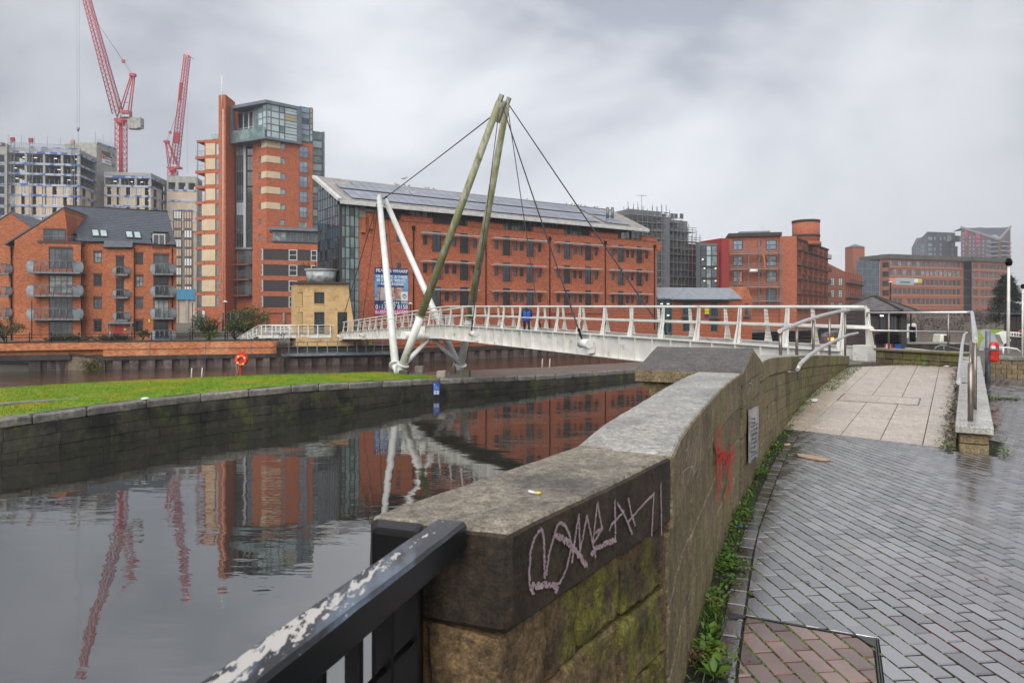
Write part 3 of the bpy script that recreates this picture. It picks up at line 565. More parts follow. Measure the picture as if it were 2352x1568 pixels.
for j in range(-20,190):
 for i in range(8,100):
  q=rect_ab(i,j);c=(Vector(q[0])+Vector(q[2]))/2
  if not(2.6<c.y<17.6 and c.x<.80*c.y+.35 and c.x>.1):continue
# ramp and parapet regions
  onramp=(c-Vector((4.36,9.06))).dot(RBN)>0.13 and(c-RW0).dot(RWR)<.02
  inwall=-.06<(c-RW0).dot(RWR)<.42 and(c-RW0).dot(RWD)>-.05
  if onramp or inwall:continue
  if c.y<17.3:
   s=s_of_Y(c.y-.02);w=wpt(s);d2=wpt(s+.05)-w;nn=Vector((d2.y,-d2.x)).normalized();dist=(c-w).dot(nn)
   if dist<.08 or c.x<w.x-.3:continue
   if dist<.36:
    q2=clip(q,w+nn*.21,nn)
    if len(q2)<3 or slim(q2):continue
    if area(q2)<area(q)*.98:q=q2
  dR=(c-Vector((4.36,9.06))).dot(RBN)
  if-.14<dR and(c-RW0).dot(RWR)<.02:
   q=clip(q,(4.36,9.06),-RBN)
   if len(q)<3 or slim(q):continue
  qh=list(q)
  if in_hatch(c,-.16):
   for k in range(4):
    e=HN[k].normalized();nn=Vector((e.y,-e.x));qh=clip(qh,HT[k]-nn*.006,nn)if len(qh)>2 else[]
  if in_hatch(c,-.16)and len(qh)>2 and area(qh)>.0002:
   qi=list(q)
   for k in range(4):
    e=HN[k].normalized();nn=Vector((e.y,-e.x));qi=clip(qi,HT[k]+nn*.022,nn)if qi else[]
   if len(qi)>2 and not slim(qi):hatch_p.append(qi)
   if in_hatch(c,.12):continue
   for k in range(4):
    e=HN[k].normalized();nn=Vector((e.y,-e.x));qo=clip(q,HT[k]-nn*.006,-nn)
    if len(qo)>2 and not slim(qo):cut.append((qo,Vector(qo[0])))
    q=clip(q,HT[k]-nn*.006,nn)
    if len(q)<3:break
   continue
  (full if len(q)==4 and area(q)>.0168 else cut).append((q,c,i,j)if len(q)==4 and area(q)>.0168 else(q,c))
full.sort(key=lambda t:t[1].length)
print('pavers',len(full),len(cut),len(hatch_p))
pm=[]
for mtl in(paver_m,paver_m,paver_m,paver_dark):
 m=MB();h=PL/2-.0045;w=PW/2-.003;paver_mesh([(-w,-h),(w,-h),(w,h),(-w,h)],0,m);me=bpy.data.meshes.new('paver');me.from_pydata(m.v,[],m.f);me.materials.append(mtl);pm.append(me)
def wall_dist(c):
 w=wpt(s_of_Y(c.y));return(c-w).length
for q,c,i,j in full[:285]:
 o=inst('paver',pm[0],pavement,(c.x,c.y,random.uniform(-.0015,.0015)),atan2(Q_A.y,Q_A.x)-pi/2)
 o.rotation_euler=(random.gauss(0,.005),random.gauss(0,.005),o.rotation_euler[2])
rest=MB()
for t in full[285:]+cut:
 tz=random.uniform(-.0015,.0015);paver_mesh(t[0],tz,rest,.006 if len(t)>2 else .0015)
rest.build('paver',paver_m,pavement,kind='stuff',label='further wet pavers in staggered rows',fix=False)
# edging blocks and soil strip between wall foot and the paving
eb=MB();s=.3
while s<13.2:
 L_=.2;a,b=s+.004,s+L_-.004
 pts=[tuple(wpt(a,-.105)),tuple(wpt(a,-.2)),tuple(wpt(b,-.2)),tuple(wpt(b,-.105))]
 paver_mesh(pts,random.uniform(-.004,.0),eb);s+=L_
eb.build('edging_block',paver_dark,pavement,kind='stuff',fix=False)
# hatch let into the pavement
c=sum(HT,Vector((0,0)))/4
hatch=thing('access_hatch','steel framed access hatch filled with pinkish pavers beside the wall foot','manhole cover',(c.x,c.y,0))
for k in range(4):
 a,b=HT[k],HT[(k+1)%4];e=(b-a).normalized();nn=Vector((e.y,-e.x));m=MB()
 for o0,w_ in((0.0,.005),(.010,.006)):
  p=[a+nn*o0,b+nn*o0,b+nn*(o0+w_),a+nn*(o0+w_)];m.prism([tuple(x)for x in reversed(p)],-.03,.003 if o0 else .001)
 m.build('frame_bar',steel_frame,hatch)
for k,sz in((0,.10),(1,.11)):
 m=MB()
 a=HT[k];e=(HT[(k+1)%4]-a).normalized();f=(HT[(k+3)%4]-a).normalized()
 p=[a+(e+f)*.012,a+e*sz+f*.012,a+e*(sz*.8)+f*(.05 if k==0 else .04),a+f*(sz*.9)+e*.012];m.prism([tuple(x)for x in(p if k==0 else p)],-.02,.004);m.build('corner_plate',steel_frame,hatch)
for q in hatch_p:
 m=MB();paver_mesh(q,random.uniform(-.002,.001),m);m.build('paver',paver_pink,hatch,fix=False)
# ---------------------------------------------------------------- paved ramp up to the bridge
rb=MB();A=[Vector((3.55,9.9)),Vector((5.2,8.22)),RW0+RWD*RWL,Vector((8.3,17.9))]
rb.face([(p.x,p.y,zr(p)-.016)for p in A]);ramp=rb.build('ramp',joint_m,kind='structure')
SW,SL=.47,.78;nslab=0
for j in range(-12,14):
 for i in range(-6,16):
  r0=j*SW;h0=i*SL+(SL*.5 if j%2 else 0);g=.004
  g2=.009
  q=[tuple(RO+RR*r+RH*h)for r,h in((r0+g,h0+g2),(r0+SW-g,h0+g2),(r0+SW-g,h0+SL-g2),(r0+g,h0+SL-g2))]
  q=clip(q,(4.36,9.06),tuple(RBN));q=clip(q,tuple(RW0+RWR*-.0),tuple(-RWR))if q else q
  q=clip(q,tuple(RW0+RWD*(RWL-.05)),(-.55,-.84))if q else q
  q=clip(q,(8.55,17.2),(.2,-.98))if q else q
  if len(q)<3 or area(q)<.01:continue
  c=Vector((sum(p[0]for p in q)/len(q),sum(p[1]for p in q)/len(q)))
  s=s_of_Y(c.y);w=wpt(s);d2=wpt(s-.1)-w
  if(c-w).dot(Vector((-d2.y,d2.x)).normalized())<-.25:continue
  m=MB();t=random.uniform(0,.003);n=len(q);ins=[Vector(p)+(c-Vector(p)).normalized()*.006 for p in q]
  vs=[(p[0],p[1],zr(p)-.025)for p in q]+[(p[0],p[1],zr(p)-.004+t)for p in q]+[(p[0],p[1],zr(p)+t)for p in ins]
  m.mesh(vs,[tuple(range(2*n,3*n))]+[(k*n+a,k*n+(a+1)%n,(k+1)*n+(a+1)%n,(k+1)*n+a)for k in range(2)for a in range(n)])
  m.build('paving_slab',ramp_slab,ramp,fix=False);nslab+=1
print('slabs',nslab)
# inspection cover in the ramp
c0=G(2123,886,.12);m=MB();cc=Vector((c0.x+.25,c0.y))
cq=[G(2129.5,917.5-10,.10),G(2050,905,.10),G(1953.5,907,.10),G(1973,886,.13)]
cov_c=RO+RH*3.6+RR*.15
cover=thing('inspection_cover','rectangular recessed cover framed in thin steel in the pale ramp slabs','manhole cover',(cov_c.x,cov_c.y,zr(cov_c)))
for k,(r0,r1,h0,h1)in enumerate(((-.62,.62,-.45,-.43),(-.62,.62,.43,.45),(-.62,-.60,-.43,.43),(.60,.62,-.43,.43))):
 m=MB();q=[cov_c+RR*r+RH*h for r,h in((r0,h0),(r1,h0),(r1,h1),(r0,h1))]
 m.box8([(p.x,p.y,zr(p)-.02)for p in q]+[(p.x,p.y,zr(p)+.006)for p in q]);m.build('frame_bar',steel_frame,cover)
for r0,r1 in((-.59,-.005),(.005,.59)):
 m=MB();q=[cov_c+RR*r+RH*h for r,h in((r0,-.42),(r1,-.42),(r1,.42),(r0,.42))]
 m.box8([(p.x,p.y,zr(p)-.02)for p in q]+[(p.x,p.y,zr(p)+.0055)for p in q]);m.build('lid',ramp_slab,cover)
# ---------------------------------------------------------------- island between canal and river
NI=len(CE);m=MB()
cop=[]
for i in range(NI):
 d=(RE[i]-CE[i]);d.z=0;d.normalize();q=CE[i]+d*.55;q.z=CE[i].z+.02;cop.append(q)
def lerp_list(Lst,t):
 i=min(int(t),len(Lst)-2);return Lst[i].lerp(Lst[i+1],t-i)
m=MB()
for i in range(NI-1):
 m.face([cop[i],cop[i+1],RE[i+1],RE[i]])
 m.face([(RE[i].x,RE[i].y,-3.5),RE[i],RE[i+1],(RE[i+1].x,RE[i+1].y,-3.5)])
 m.face([(cop[i].x,cop[i].y,-3.5),(cop[i+1].x,cop[i+1].y,-3.5),cop[i+1],cop[i]])
m.face([(CE[-1].x,CE[-1].y,-3.5),(RE[-1].x,RE[-1].y,-3.5),RE[-1],CE[-1]])
island=m.build('island_quay',quay_flag,kind='structure',fix=True)
# facing stones of the canal wall: courses of large blocks, each one proud or set back a little
def along(Lst,s):
 acc=0
 for i in range(len(Lst)-1):
  l=(Lst[i+1]-Lst[i]).length
  if s<=acc+l or i==len(Lst)-2:return Lst[i].lerp(Lst[i+1],(s-acc)/l),i
  acc+=l
TOT=sum((CE[i+1]-CE[i]).length for i in range(NI-1))
from mathutils import noise as mnoise
def rblock(f,nu,nv,nw,amp,mats,top=None,ns=3.0,r=0.02,dims=(1,1,1)):
 """rough block: f(u,v,w) maps the unit cube to space; returns an MB with a worn, chamfered surface. top: material of the upward face"""
 m=MB();m.sharp=.62
 def par(n,L_):
  e=min(.25,r/max(L_,.01));return[0,e]+[e+(1-2*e)*k/n for k in range(1,n)]+[1-e,1]
 U,V,Wv=par(nu,dims[0]),par(nv,dims[1]),par(nw,dims[2]);cache={}
 def pt(a,b,c):
  k=(a,b,c)
  if k in cache:return cache[k]
  u,v,w=a,b,c;ex=[(x in(0,1))for x in k]
  if sum(ex)>=2:
   k2=[x+((min(.25,r/max(d,.01))*(.55 if sum(ex)==2 else .7))*(1 if x==0 else-1)if e else 0)for x,e,d in zip(k,ex,dims)];u,v,w=k2
  p=Vector(f(u,v,w));q=p*ns
  d=Vector((mnoise.noise(q),mnoise.noise(q+Vector((7,3,1))),mnoise.noise(q+Vector((2,9,5)))))+.5*Vector((mnoise.noise(q*2.7),mnoise.noise(q*2.7+Vector((7,3,1))),mnoise.noise(q*2.7+Vector((1,4,8)))))
  d+=.28*Vector((mnoise.noise(q*6.5),mnoise.noise(q*6.5+Vector((7,3,1))),mnoise.noise(q*6.5+Vector((1,4,8)))));cache[k]=p+d*amp;return cache[k]
 def sheet(A,B,fn,mt):
  m.use(mt)
  for i in range(len(A)-1):
   for j in range(len(B)-1):m.face([fn(A[i],B[j]),fn(A[i+1],B[j]),fn(A[i+1],B[j+1]),fn(A[i],B[j+1])],True)
 sheet(U,Wv,lambda a,b:pt(a,0,b),mats);sheet(U,Wv,lambda a,b:pt(a,1,b),mats)
 sheet(V,Wv,lambda a,b:pt(0,a,b),mats);sheet(V,Wv,lambda a,b:pt(1,a,b),mats)
 sheet(U,V,lambda a,b:pt(a,b,1),top or mats);sheet(U,V,lambda a,b:pt(a,b,0),mats)
 return m
nq=0
s=0.0
while s<TOT-.1:
 L_=random.uniform(1.5,2.4);e=min(s+L_,TOT)
 (a,ia),(b,ib)=along(CE,s+.012),along(CE,e-.012);(ca,_),(cb,_)=along(CE,s),along(CE,e)
 da=lerp_list(cop,ia+.5)-lerp_list(CE,ia+.5);da.z=0;da.normalize()
 lift=random.uniform(-.012,.012)
 def f(u,v,w,a=a,b=b,da=da,lift=lift):
  p=a.lerp(b,u)+da*(v*.55-.03);p.z+=(w-1)*.32+lift+.02;return p
 rblock(f,3,1,2,.012,quay_cope,None,1.2,.05,((b-a).length,.55,.32)).build('coping_stone',None,island,fix=True);s=e;nq+=1
for course in range(4):
 s=0.0;hgt=(.42,.42,.45,.5)[course];z1=-.31-sum((.42,.42,.45,.5)[:course])
 while s<TOT-.1:
  L_=random.uniform(1.1,2.3);e=min(s+L_,TOT);(a,ia),(b,ib)=along(CE,s+.003),along(CE,e-.003)
  d=(b-a);nrm=Vector((d.y,-d.x,0)).normalized();pr=random.uniform(-.02,.02)
  m=MB()
  def f(u,v,w,a=a,b=b,nrm=nrm,z1=z1,hgt=hgt,pr=pr):
   p=a.lerp(b,u)+nrm*(.01+pr-v*.5);p.z+=z1-(1-w)*(hgt-.005);return p
  if(a.x+b.x)/2>-40:rblock(f,4,1,2,.022,quay_stone,None,2.2,.012,((b-a).length,.2,hgt)).build('wall_stone',None,island,fix=True);nq+=1
  s=e
print('quay stones',nq)
# grass on the island
gt=[(-600,905),(0,890.5),(146,882.5),(331,872.5),(487,866.5),(682,860.3),(861,855.6),(904,859.5),(937,863),(997,869.5)]
gl=[]
for t in[k/4 for k in range(0,4*8)]:
 q=lerp_list(cop,t);
 if q.x<W(990,870,41).x:gl.append(q)
def island_z(x,y):
 best=min(range(NI),key=lambda i:(mid[i].x-x)**2+(mid[i].y-y)**2);return mid[best].z+.02
gm=MB()
def riv(t):
 q=lerp_list(RE,t);return q
rows=[]
for k in range(0,57):
 t=k/8;a=lerp_list(cop,t);b=riv(t);px_a=CX+FP*a.x/a.y
 w0,w1=0.02,0.97
 if px_a>870:w1=max(.03,.97*(1-(px_a-870)/135.0)**1.0)
 rows.append([a.lerp(b,w0+(w1-w0)*j/12)+Vector((0,0,.05+.03*mnoise.noise(a.lerp(b,j/12)*.8)+(.0 if 0<j<12 else-.04)))for j in range(13)])
 if px_a>1000:break
for i in range(len(rows)-1):
 for j in range(12):gm.face([rows[i][j],rows[i+1][j],rows[i+1][j+1],rows[i][j+1]],True)
lawn=gm.build('lawn',grass_m,kind='structure')
gb=MB()
for k in range(42000):
 i=random.randrange(8,len(rows)-1);j=random.randrange(12);u,v=random.random(),random.random()
 p=rows[i][j].lerp(rows[i+1][j],u).lerp(rows[i][j+1].lerp(rows[i+1][j+1],u),v)
 if random.random()<.2*(j in(0,11)):p=p+Vector((random.uniform(-.05,.05),random.uniform(-.08,.08),0))
 h=random.uniform(.03,.085);a=random.uniform(0,pi);w=random.uniform(.008,.018)
 gb.v+=[(p.x-cos(a)*w,p.y-sin(a)*w,p.z-.01),(p.x+cos(a)*w,p.y+sin(a)*w,p.z-.01),(p.x+random.uniform(-.03,.03),p.y+random.uniform(-.03,.03),p.z+h)]
 n=len(gb.v);gb.f.append((n-3,n-2,n-1));gb.m.append(0);gb.sm.append(False)
props(gb.build('grass',grass_m,kind='stuff',fix=False),'short mown grass covering the island quay')
# worn stone strip in the grass
a=G(-60,932,-1.86);b=G(182,917.5,-1.84);m=MB();m.bar(a+Vector((0,0,.03)),b+Vector((0,0,.03)),.45,.06)
m.build('stone_kerb',quay_cope,None,'long flat stone strip half sunk in the island lawn','kerb stone')
# ---------------------------------------------------------------- far bank wall, sheet piles
def fbp(px):
 k=(px-CX)/FP
 for i in range(len(FB)-1):
  a,b=FB[i],FB[i+1]
  if a.x-k*a.y<=0<=b.x-k*b.y:
   t=-(a.x-k*a.y)/((b.x-k*b.y)-(a.x-k*a.y));return a.lerp(b,t)
 return FB[-1]
bank=thing('sheet_pile_wall','rusty brown sheet pile river wall under a dark capping along the far bank','retaining wall',(*fbp(640),-3.4))
pts=[];
def fb_arc(px0,px1,step):
 a=fbp(px0);out=[a];px=px0
 segs=[fbp(px0+(px1-px0)*k/400)for k in range(401)];acc=0
 for i in range(400):
  acc+=(segs[i+1]-segs[i]).length
  if acc>=step:out.append(segs[i+1]);acc=0
 return out
zt=lambda p:EYE+(HY-827)/FP*p.y
arc=fb_arc(222,1508,.62)
for i in range(len(arc)-1):
 a,b=arc[i],arc[i+1];d=(b-a).normalized();n=Vector((d.y,-d.x));off=0.0 if i%2==0 else-.34
 px=CX+FP*a.x/a.y;top=-2.62 if px>640 and px<905 else(-2.45 if px<=640 else-2.3)
 q=[a+n*off,b+n*off,b+n*(off-.12),a+n*(off-.12)];m=MB();m.prism([tuple(p)for p in q],-3.5,top)
 r=[b+n*0.0,b+n*-.46,b+n*-.46-d*.05,b-d*.05];m.prism([tuple(p)for p in r][::-1],-3.5,top-.002)
 m.build('sheet_pile',pile_m,bank,fix=True)
def strip(mb,ptsxy,z0,z1,d0,d1):
 for i in range(len(ptsxy)-1):
  a,b=Vector(ptsxy[i]),Vector(ptsxy[i+1]);d=(b-a).normalized();n=Vector((d.y,-d.x))
  q=[a+n*d1,b+n*d1,b+n*d0,a+n*d0];mb.prism([tuple(p)for p in q],z0[i]if isinstance(z0,list)else z0,z1[i]if isinstance(z1,list)else z1)
m=MB();strip(m,[fbp(p)for p in range(228,641,8)],-2.47,-2.1,-.6,.08);strip(m,[fbp(p)for p in range(905,1512,12)],-2.33,-1.85,-.6,.08)
m.build('capping_beam',bank_cap,bank)
bw=thing('bank_brick_wall','long orange brick parapet wall on the far river bank with dark coping','wall',(*fbp(430),-2.1))
m=MB();strip(m,[fbp(p)for p in range(236,642,7)],-2.1,-.86,-.5,-.08);strip(m,[fbp(p)for p in(-300,-200,-100,0,60,120,180,236)],-2.0,-.84,-.9,-.5)
m.build('brickwork',bank_brick,bw)
m=MB();strip(m,[fbp(p)for p in range(234,644,7)],-.86,-.74,-.55,-.03);strip(m,[fbp(p)for p in(-300,-200,-100,0,60,120,180,234)],-.84,-.72,-.95,-.45)
m.build('coping',bank_cap,bw)
m=MB()
for p in(342,470,575):q=fbp(p);m.box(q.x-.02,q.x+.02,q.y+.02,q.y+.1,-2.1,-.87)
m.build('movement_joint',concrete,bw)
bw2=thing('wharf_base_wall','brick river wall below the big red wharf building','wall',(*fbp(1200),-1.9))
m=MB();strip(m,[fbp(p)for p in range(905,1512,12)],-1.85,-.6,-.6,-.1);m.build('brickwork',brick_wharf,bw2)
# embankment behind
m=MB();strip(m,[fbp(p)for p in range(-300,1510,10)],-3.5,-1.52,-6,-.62);m.build('far_embankment',ground_m,kind='structure')
# culvert on the left
cul=thing('culvert','dark concrete culvert mouth with pink graffiti inside at the left river bank','culvert',(*fbp(60),-3.4))
FCu=Fac(0,0,0,0,xy=(fbp(-300),fbp(166)))
def cr(x0,y0,x1,y1):return FCu.rect(x0,y0,x1,y1)
m=MB();u0,u1,z0,z1=cr(-280,796,164,811);FCu.box(m,u0,u1,-2.35,-1.9,-.5,.25);m.build('lintel',bank_cap,cul)
m=MB();u0,u1,z0,z1=cr(67,811,94,855);FCu.box(m,u0,u1,-3.5,-2.35,-.6,.1);u0,u1,z0,z1=cr(-80,811,67,817);FCu.box(m,u0,u1,-2.55,-2.35,-.5,.1);m.build('pier',bank_cap,cul)
for k in range(6):
 u0,u1,_,_=cr(95+k*10.4,811,95+k*10.4+9.8,850);m=MB();FCu.box(m,u0,u1,-3.5,-2.36,-.3,-.12-.03*(k%2));m.build('plank',[bank_cap,pile_m][k%2],cul)
m=MB();u0,u1,_,_=cr(-80,811,67,817);FCu.box(m,u0,u1,-3.5,-2.2,-2.4,-2.2);m.build('back_wall',brick_dark,cul)
m=MB();u0,u1,_,_=cr(5,817,66,845);FCu.box(m,u0,u1,-3.1,-2.5,-2.19,-2.17);m.build('graffiti',mat('pink_mural',(0.36,0.12,0.26),(0.22,0.05,0.2),2.0,rough=0.8,c3=(0.12,0.10,0.25),s3=3.0),cul)
ab=thing('stone_abutment','tan stone abutment with sloping top beside the culvert','wall',(*fbp(195),-3.4))
FA2=Fac(0,0,0,0,xy=(fbp(157),fbp(236)))
m=MB();q=[(0,-3.5),(FA2.L,-3.5),(FA2.L,-2.4),(0,-1.92)]
vs=[FA2.P(u,z,-.05)for u,z in q]+[FA2.P(u,z,-1.2)for u,z in q];m.mesh(vs,[(0,1,2,3),(7,6,5,4),(0,4,5,1),(1,5,6,2),(2,6,7,3),(3,7,4,0)]);m.build('wall',abut_stone,ab)
m=MB();vs=[FA2.P(0,-1.92,.06),FA2.P(FA2.L,-2.4,.06),FA2.P(FA2.L,-2.4,-1.2),FA2.P(0,-1.92,-1.2)];m.box8(vs+[v+Vector((0,0,.14))for v in vs]);m.build('coping',bank_cap,ab)
# ---------------------------------------------------------------- foreground stone wall
zcop=lambda Y:1.10 if Y<8 else max(.56,1.10-.05*(Y-8)-.0009*(Y-8)**2)
c=wpt(1.0,.2);wall=thing('stone_wall','long curving stone wall with graffiti between canal and wet pavement','wall',(c.x,c.y,0))
ua=(WA[1]-WA[0]).normalized();na=Vector((-ua.y,ua.x));LA=(WA[1]-WA[0]).length
def fA(s0,s1,o0,o1,z0,z1):
 def f(u,v,w):
  s=s0+(s1-s0)*u;o=o0+(o1-o0)*v;s-=.26*o*(1-s/LA);p=WA[0]+ua*s+na*o;return(p.x,p.y,z0+(z1-z0)*w)
 return f
def fB(s0,s1,o0,o1,z0,z1):
 def f(u,v,w):
  s=s0+(s1-s0)*u;p=wpt(s,o0+(o1-o0)*v);Y=wpt(s).y
  a=z0(Y,p)if callable(z0)else z0;b=z1(Y,p)if callable(z1)else z1;return(p.x,p.y,a+(b-a)*w)
 return f
rblock(fA(0,LA-.006,0.0,.365,.862,1.10),22,9,6,.0035,soot_stone,coping_stone_m,9,.014,(LA,.36,.24)).build('coping_stone',None,wall,'soot black coping stone scrawled with pink chalk')
# coping of the middle length
sY=s_of_Y;cuts=[0.002,sY(4.1),sY(5.80)]
for k in range(2):
 rblock(fB(cuts[k]+.003,cuts[k+1]-.003,0.0,.37,.82,1.10),20,8,6,.004,ashlar_m,coping_wet_skylit,8,.014,(1.7,.37,.28)).build('coping_stone',None,wall)
# rubble below the near coping
rows_h=[(.645,.856),(.42,.64),(.2,.415),(-.02,.195)]
for ri,(z0,z1)in enumerate(rows_h):
 s=0.0
 while s<LA-.02:
  L_=random.uniform(.17,.36);e=min(s+L_,LA-.004)
  if LA-e<.1:e=LA-.004
  o=random.uniform(.015,.035);dz=random.uniform(-.012,.012)
  rblock(fA(s+.003,e-.003,o,.2,z0+.003+dz*(ri<3),z1-.003+dz*(ri>0)),12,2,8,.013,rubble_m,None,9,.012,(e-s,.2,z1-z0)).build('rubble_stone',None,wall)
  s=e
 rblock(fA(.02,.19,.205,.345,z0+.006,z1-.006),3,3,3,.012,rubble_m,None,8,.02,(.2,.15,.2)).build('rubble_stone',None,wall)
m=MB();q=[WA[0]+ua*.05+na*.055,WA[0]+ua*(LA-.002)+na*.055,WA[0]+ua*(LA-.002)+na*.33,WA[0]+ua*.05+na*.33];m.prism([tuple(p)for p in q],-.3,.87)
m.build('mortar_core',mortar_m,wall)
# ashlar below the middle length
zb=[.82,.56,.30,.03,-.05]
for ci in range(3):
 s=.003;
 while s<cuts[2]-.02:
  L_=random.uniform(.55,.95);e=min(s+L_,cuts[2]-.003)
  if cuts[2]-e<.25:e=cuts[2]-.003
  o=random.uniform(.006,.014)
  rblock(fB(s+.001,e-.001,o,.34,zb[ci+1]+.0015-(.08 if ci==2 else 0),zb[ci]-.0015),14,2,6,.006,ashlar_m,None,6,.007,(e-s,.34,.26)).build('ashlar_block',None,wall);s=e
m=MB()
for k in range(20):
 a,b=k*(WLEN-.1)/20+.03,(k+1)*(WLEN-.1)/20+.03
 if a>cuts[2]:break
 q=[wpt(a,.03),wpt(b,.03),wpt(b,.31),wpt(a,.31)];m.prism([tuple(p)for p in q],-.3,.81)
m.build('mortar_core',mortar_m,wall)
# pier with saddle-back cap
pier=thing('wall_pier','square stone pier with saddleback cap rising from the stone wall','pier',(*wpt(sY(6.5),.45),0))
s0,s1=sY(5.80),sY(7.25);Ls=s1-s0
pd=(wpt(s1)-wpt(s0)).normalized();pn=Vector((-pd.y,pd.x));p0=wpt(s0)
def pp(s,o,z):q=p0+pd*s+pn*o;return Vector((q.x,q.y,z))
def fcap(u,v,w):
 s=Ls*u;zt_=1.10+(1-abs(u-.5)*2)*.175;zb_=.99;return pp(s,-.012+.94*v,zb_+(zt_-zb_)*w)
rblock(fcap,12,8,3,.005,soot_stone if False else ashlar_m,cap_stone,6,.012,(Ls,.93,.2)).build('cap_stone',None,pier)
rblock(lambda u,v,w:pp(.10+(Ls-.2)*u+(.06*(u-.5)*w*w),.0+.80*v+(.08*w*w*(v>.5)),.78+.21*w),4,4,4,.004,ashlar_m,None,6,.01,(1.3,.8,.2)).build('necking_stone',None,pier)
zz=[.78,.52,.26,-.02]
for k in range(3):
 for h in range(2):
  a,b=(.08,Ls*(.45 if k%2 else .58))if h==0 else(Ls*(.45 if k%2 else .58),Ls-.08)
  rblock(lambda u,v,w,a=a,b=b,k=k:pp(a+.003+(b-a-.006)*u,.006+.74*v,zz[k+1]+.004+(zz[k]-zz[k+1]-.008)*w),6,3,4,.006,ashlar_m,None,6,.007,(.7,.74,.26)).build('ashlar_block',None,pier)
# curved far length: coping and courses following the ramp
s=s1+.004
while s<WLEN-.05:
 L_=random.uniform(.55,.8);e=min(s+L_,WLEN)
 if WLEN-e<.3:e=WLEN
 rblock(fB(s+.003,e-.003,-.012,.40,lambda Y,p:zcop(Y)-.225,lambda Y,p:zcop(Y)),5,3,2,.004,ashlar_mossy if s>8 else ashlar_m,coping_wet_skylit,6,.018,(L_,.4,.22)).build('coping_stone',None,wall);s=e
for ci in range(6):
 s=s1+.004;t=(ci%2)*.2
 while s<WLEN-.02:
  L_=random.uniform(.32,.5)+t;t=0;e=min(s+L_,WLEN)
  if WLEN-e<.15:e=WLEN
  Ym=wpt((s+e)/2).y;top=zcop(Ym)-.228-ci*.165;bot=max(top-.165,zr(wpt((s+e)/2))-.03)
  if top-bot>.03:
   o=random.uniform(.004,.016)
   rblock(fB(s+.003,e-.003,o,.3,lambda Y,p,ci=ci,Ym=Ym,bot=bot:max(zcop(Y)-.228-(ci+1)*.165,zr(p)-.05)+.002,lambda Y,p,ci=ci:max(zcop(Y)-.228-ci*.165,zr(p)-.04)-.002),4,1,2,.005,ashlar_mossy if wpt(s).y>9.5 else ashlar_m,None,6,.007,(e-s,.3,.16)).build('ashlar_block',None,wall)
  s=e
m=MB();n=26
for k in range(n):
 a,b=s1+(WLEN-.02-s1)*k/n,s1+(WLEN-.02-s1)*(k+1)/n;q=[wpt(a,.03),wpt(b,.03),wpt(b,.32),wpt(a,.32)]
 m.prism([tuple(p)for p in q],-.6,zcop(wpt(b).y)-.24)
m.build('mortar_core',mortar_m,wall)
# info board fixed to the wall beside the pier
ibd=thing('info_board','pale weathered information board fixed to the wall beside the pier','information board',(*wpt(sY(6.5),-.03),.25))
m=MB();a,b=wall_hit(1714.6,900)[1],wall_hit(1734,900)[1];k8=[]
for z0,z1,w_ in((.24,.72,0),):
 A0,B0=wpt(a,-.016),wpt(b,-.016);A1,B1=wpt(a,-.034),wpt(b,-.034)
 m.box8([(A1.x,A1.y,.27),(B1.x,B1.y,.20),(B0.x,B0.y,.20),(A0.x,A0.y,.27),(A1.x,A1.y,.745),(B1.x,B1.y,.70),(B0.x,B0.y,.70),(A0.x,A0.y,.745)])
m.build('panel',mat('board_face',(0.36,0.36,0.38),(0.16,0.16,0.17),7.0,rough=0.25),ibd)
def dabs(mb,pts3,nrm,w,dens=1.0,jitter=.3,solid=False):
 """chalk or paint line on a surface: overlapping small dabs along a polyline"""
 nrm=Vector(nrm)
 for a,b in zip(pts3[:-1],pts3[1:]):
  a=Vector(a);b=Vector(b);L_=(b-a).length
  if L_<1e-5:continue
  d=(b-a)/L_;sd=d.cross(nrm).normalized()
  if solid:mb.face([a-sd*w/2,a+sd*w/2,b+sd*w/2,b-sd*w/2]);continue
  n=max(2,int(L_/(w*.33)*dens))
  for k in range(n):
   c=a+d*(L_*(k+random.random())/n)+sd*random.uniform(-.5,.5)*w*(1-jitter*.5);r=w*random.uniform(.10,.27)
   mb.face([c-sd*r-d*r,c+sd*r*.9-d*r*.7,c+sd*r+d*r,c-sd*r*.8+d*r*.9])
m=MB()
for k in range(11):
 z=.66-k*.038;a0=a+.05;b0=b-.05-random.uniform(0,.25);p,q=wpt(a0,-.036),wpt(b0,-.036)
 pts=[Vector((*p.lerp(q,t),z-.05*t+.012*sin(t*30+k)))for t in[x/9 for x in range(10)]];dabs(m,pts,(.88,-.47,0),.008,solid=True)
m.build('scribble',ink,ibd,fix=False)
# chalk tag on the near coping
FW=Fac(0,0,0,0,xy=(WA[0],WA[1]))
def u3(x,y):return(1119.7+.26764*x,1148.4+.26764*y)
strokes=[[(460,235),(400,320),(365,440),(355,600),(360,740),(395,810)],[(460,235),(480,330),(485,480),(488,670)],[(500,640),(525,450),(560,330),(590,230),(615,190)],[(615,190),(660,210),(700,290),(715,390),(700,480),(670,600),(620,700),(590,730)],[(580,300),(640,330),(690,360),(760,440),(850,565)],[(360,735),(450,728),(540,720),(600,735),(575,790)],[(720,540),(740,380),(780,120),(790,440)],[(790,440),(850,130),(900,370),(925,490)],[(900,370),(940,20),(975,215),(985,235),(910,360)],[(905,285),(985,232)],[(885,465),(940,400),(1100,335)],[(1090,0),(1095,340)],[(1045,260),(1055,215),(1170,90)],[(1110,20),(1170,120),(1240,290)],[(1205,-20),(1230,110),(1265,215)],[(1200,190),(1290,80),(1380,-15)],[(1425,-60),(1405,310)],[(1380,-15),(1430,-62)],[(1484,-150),(1492,300)]]
m=MB()
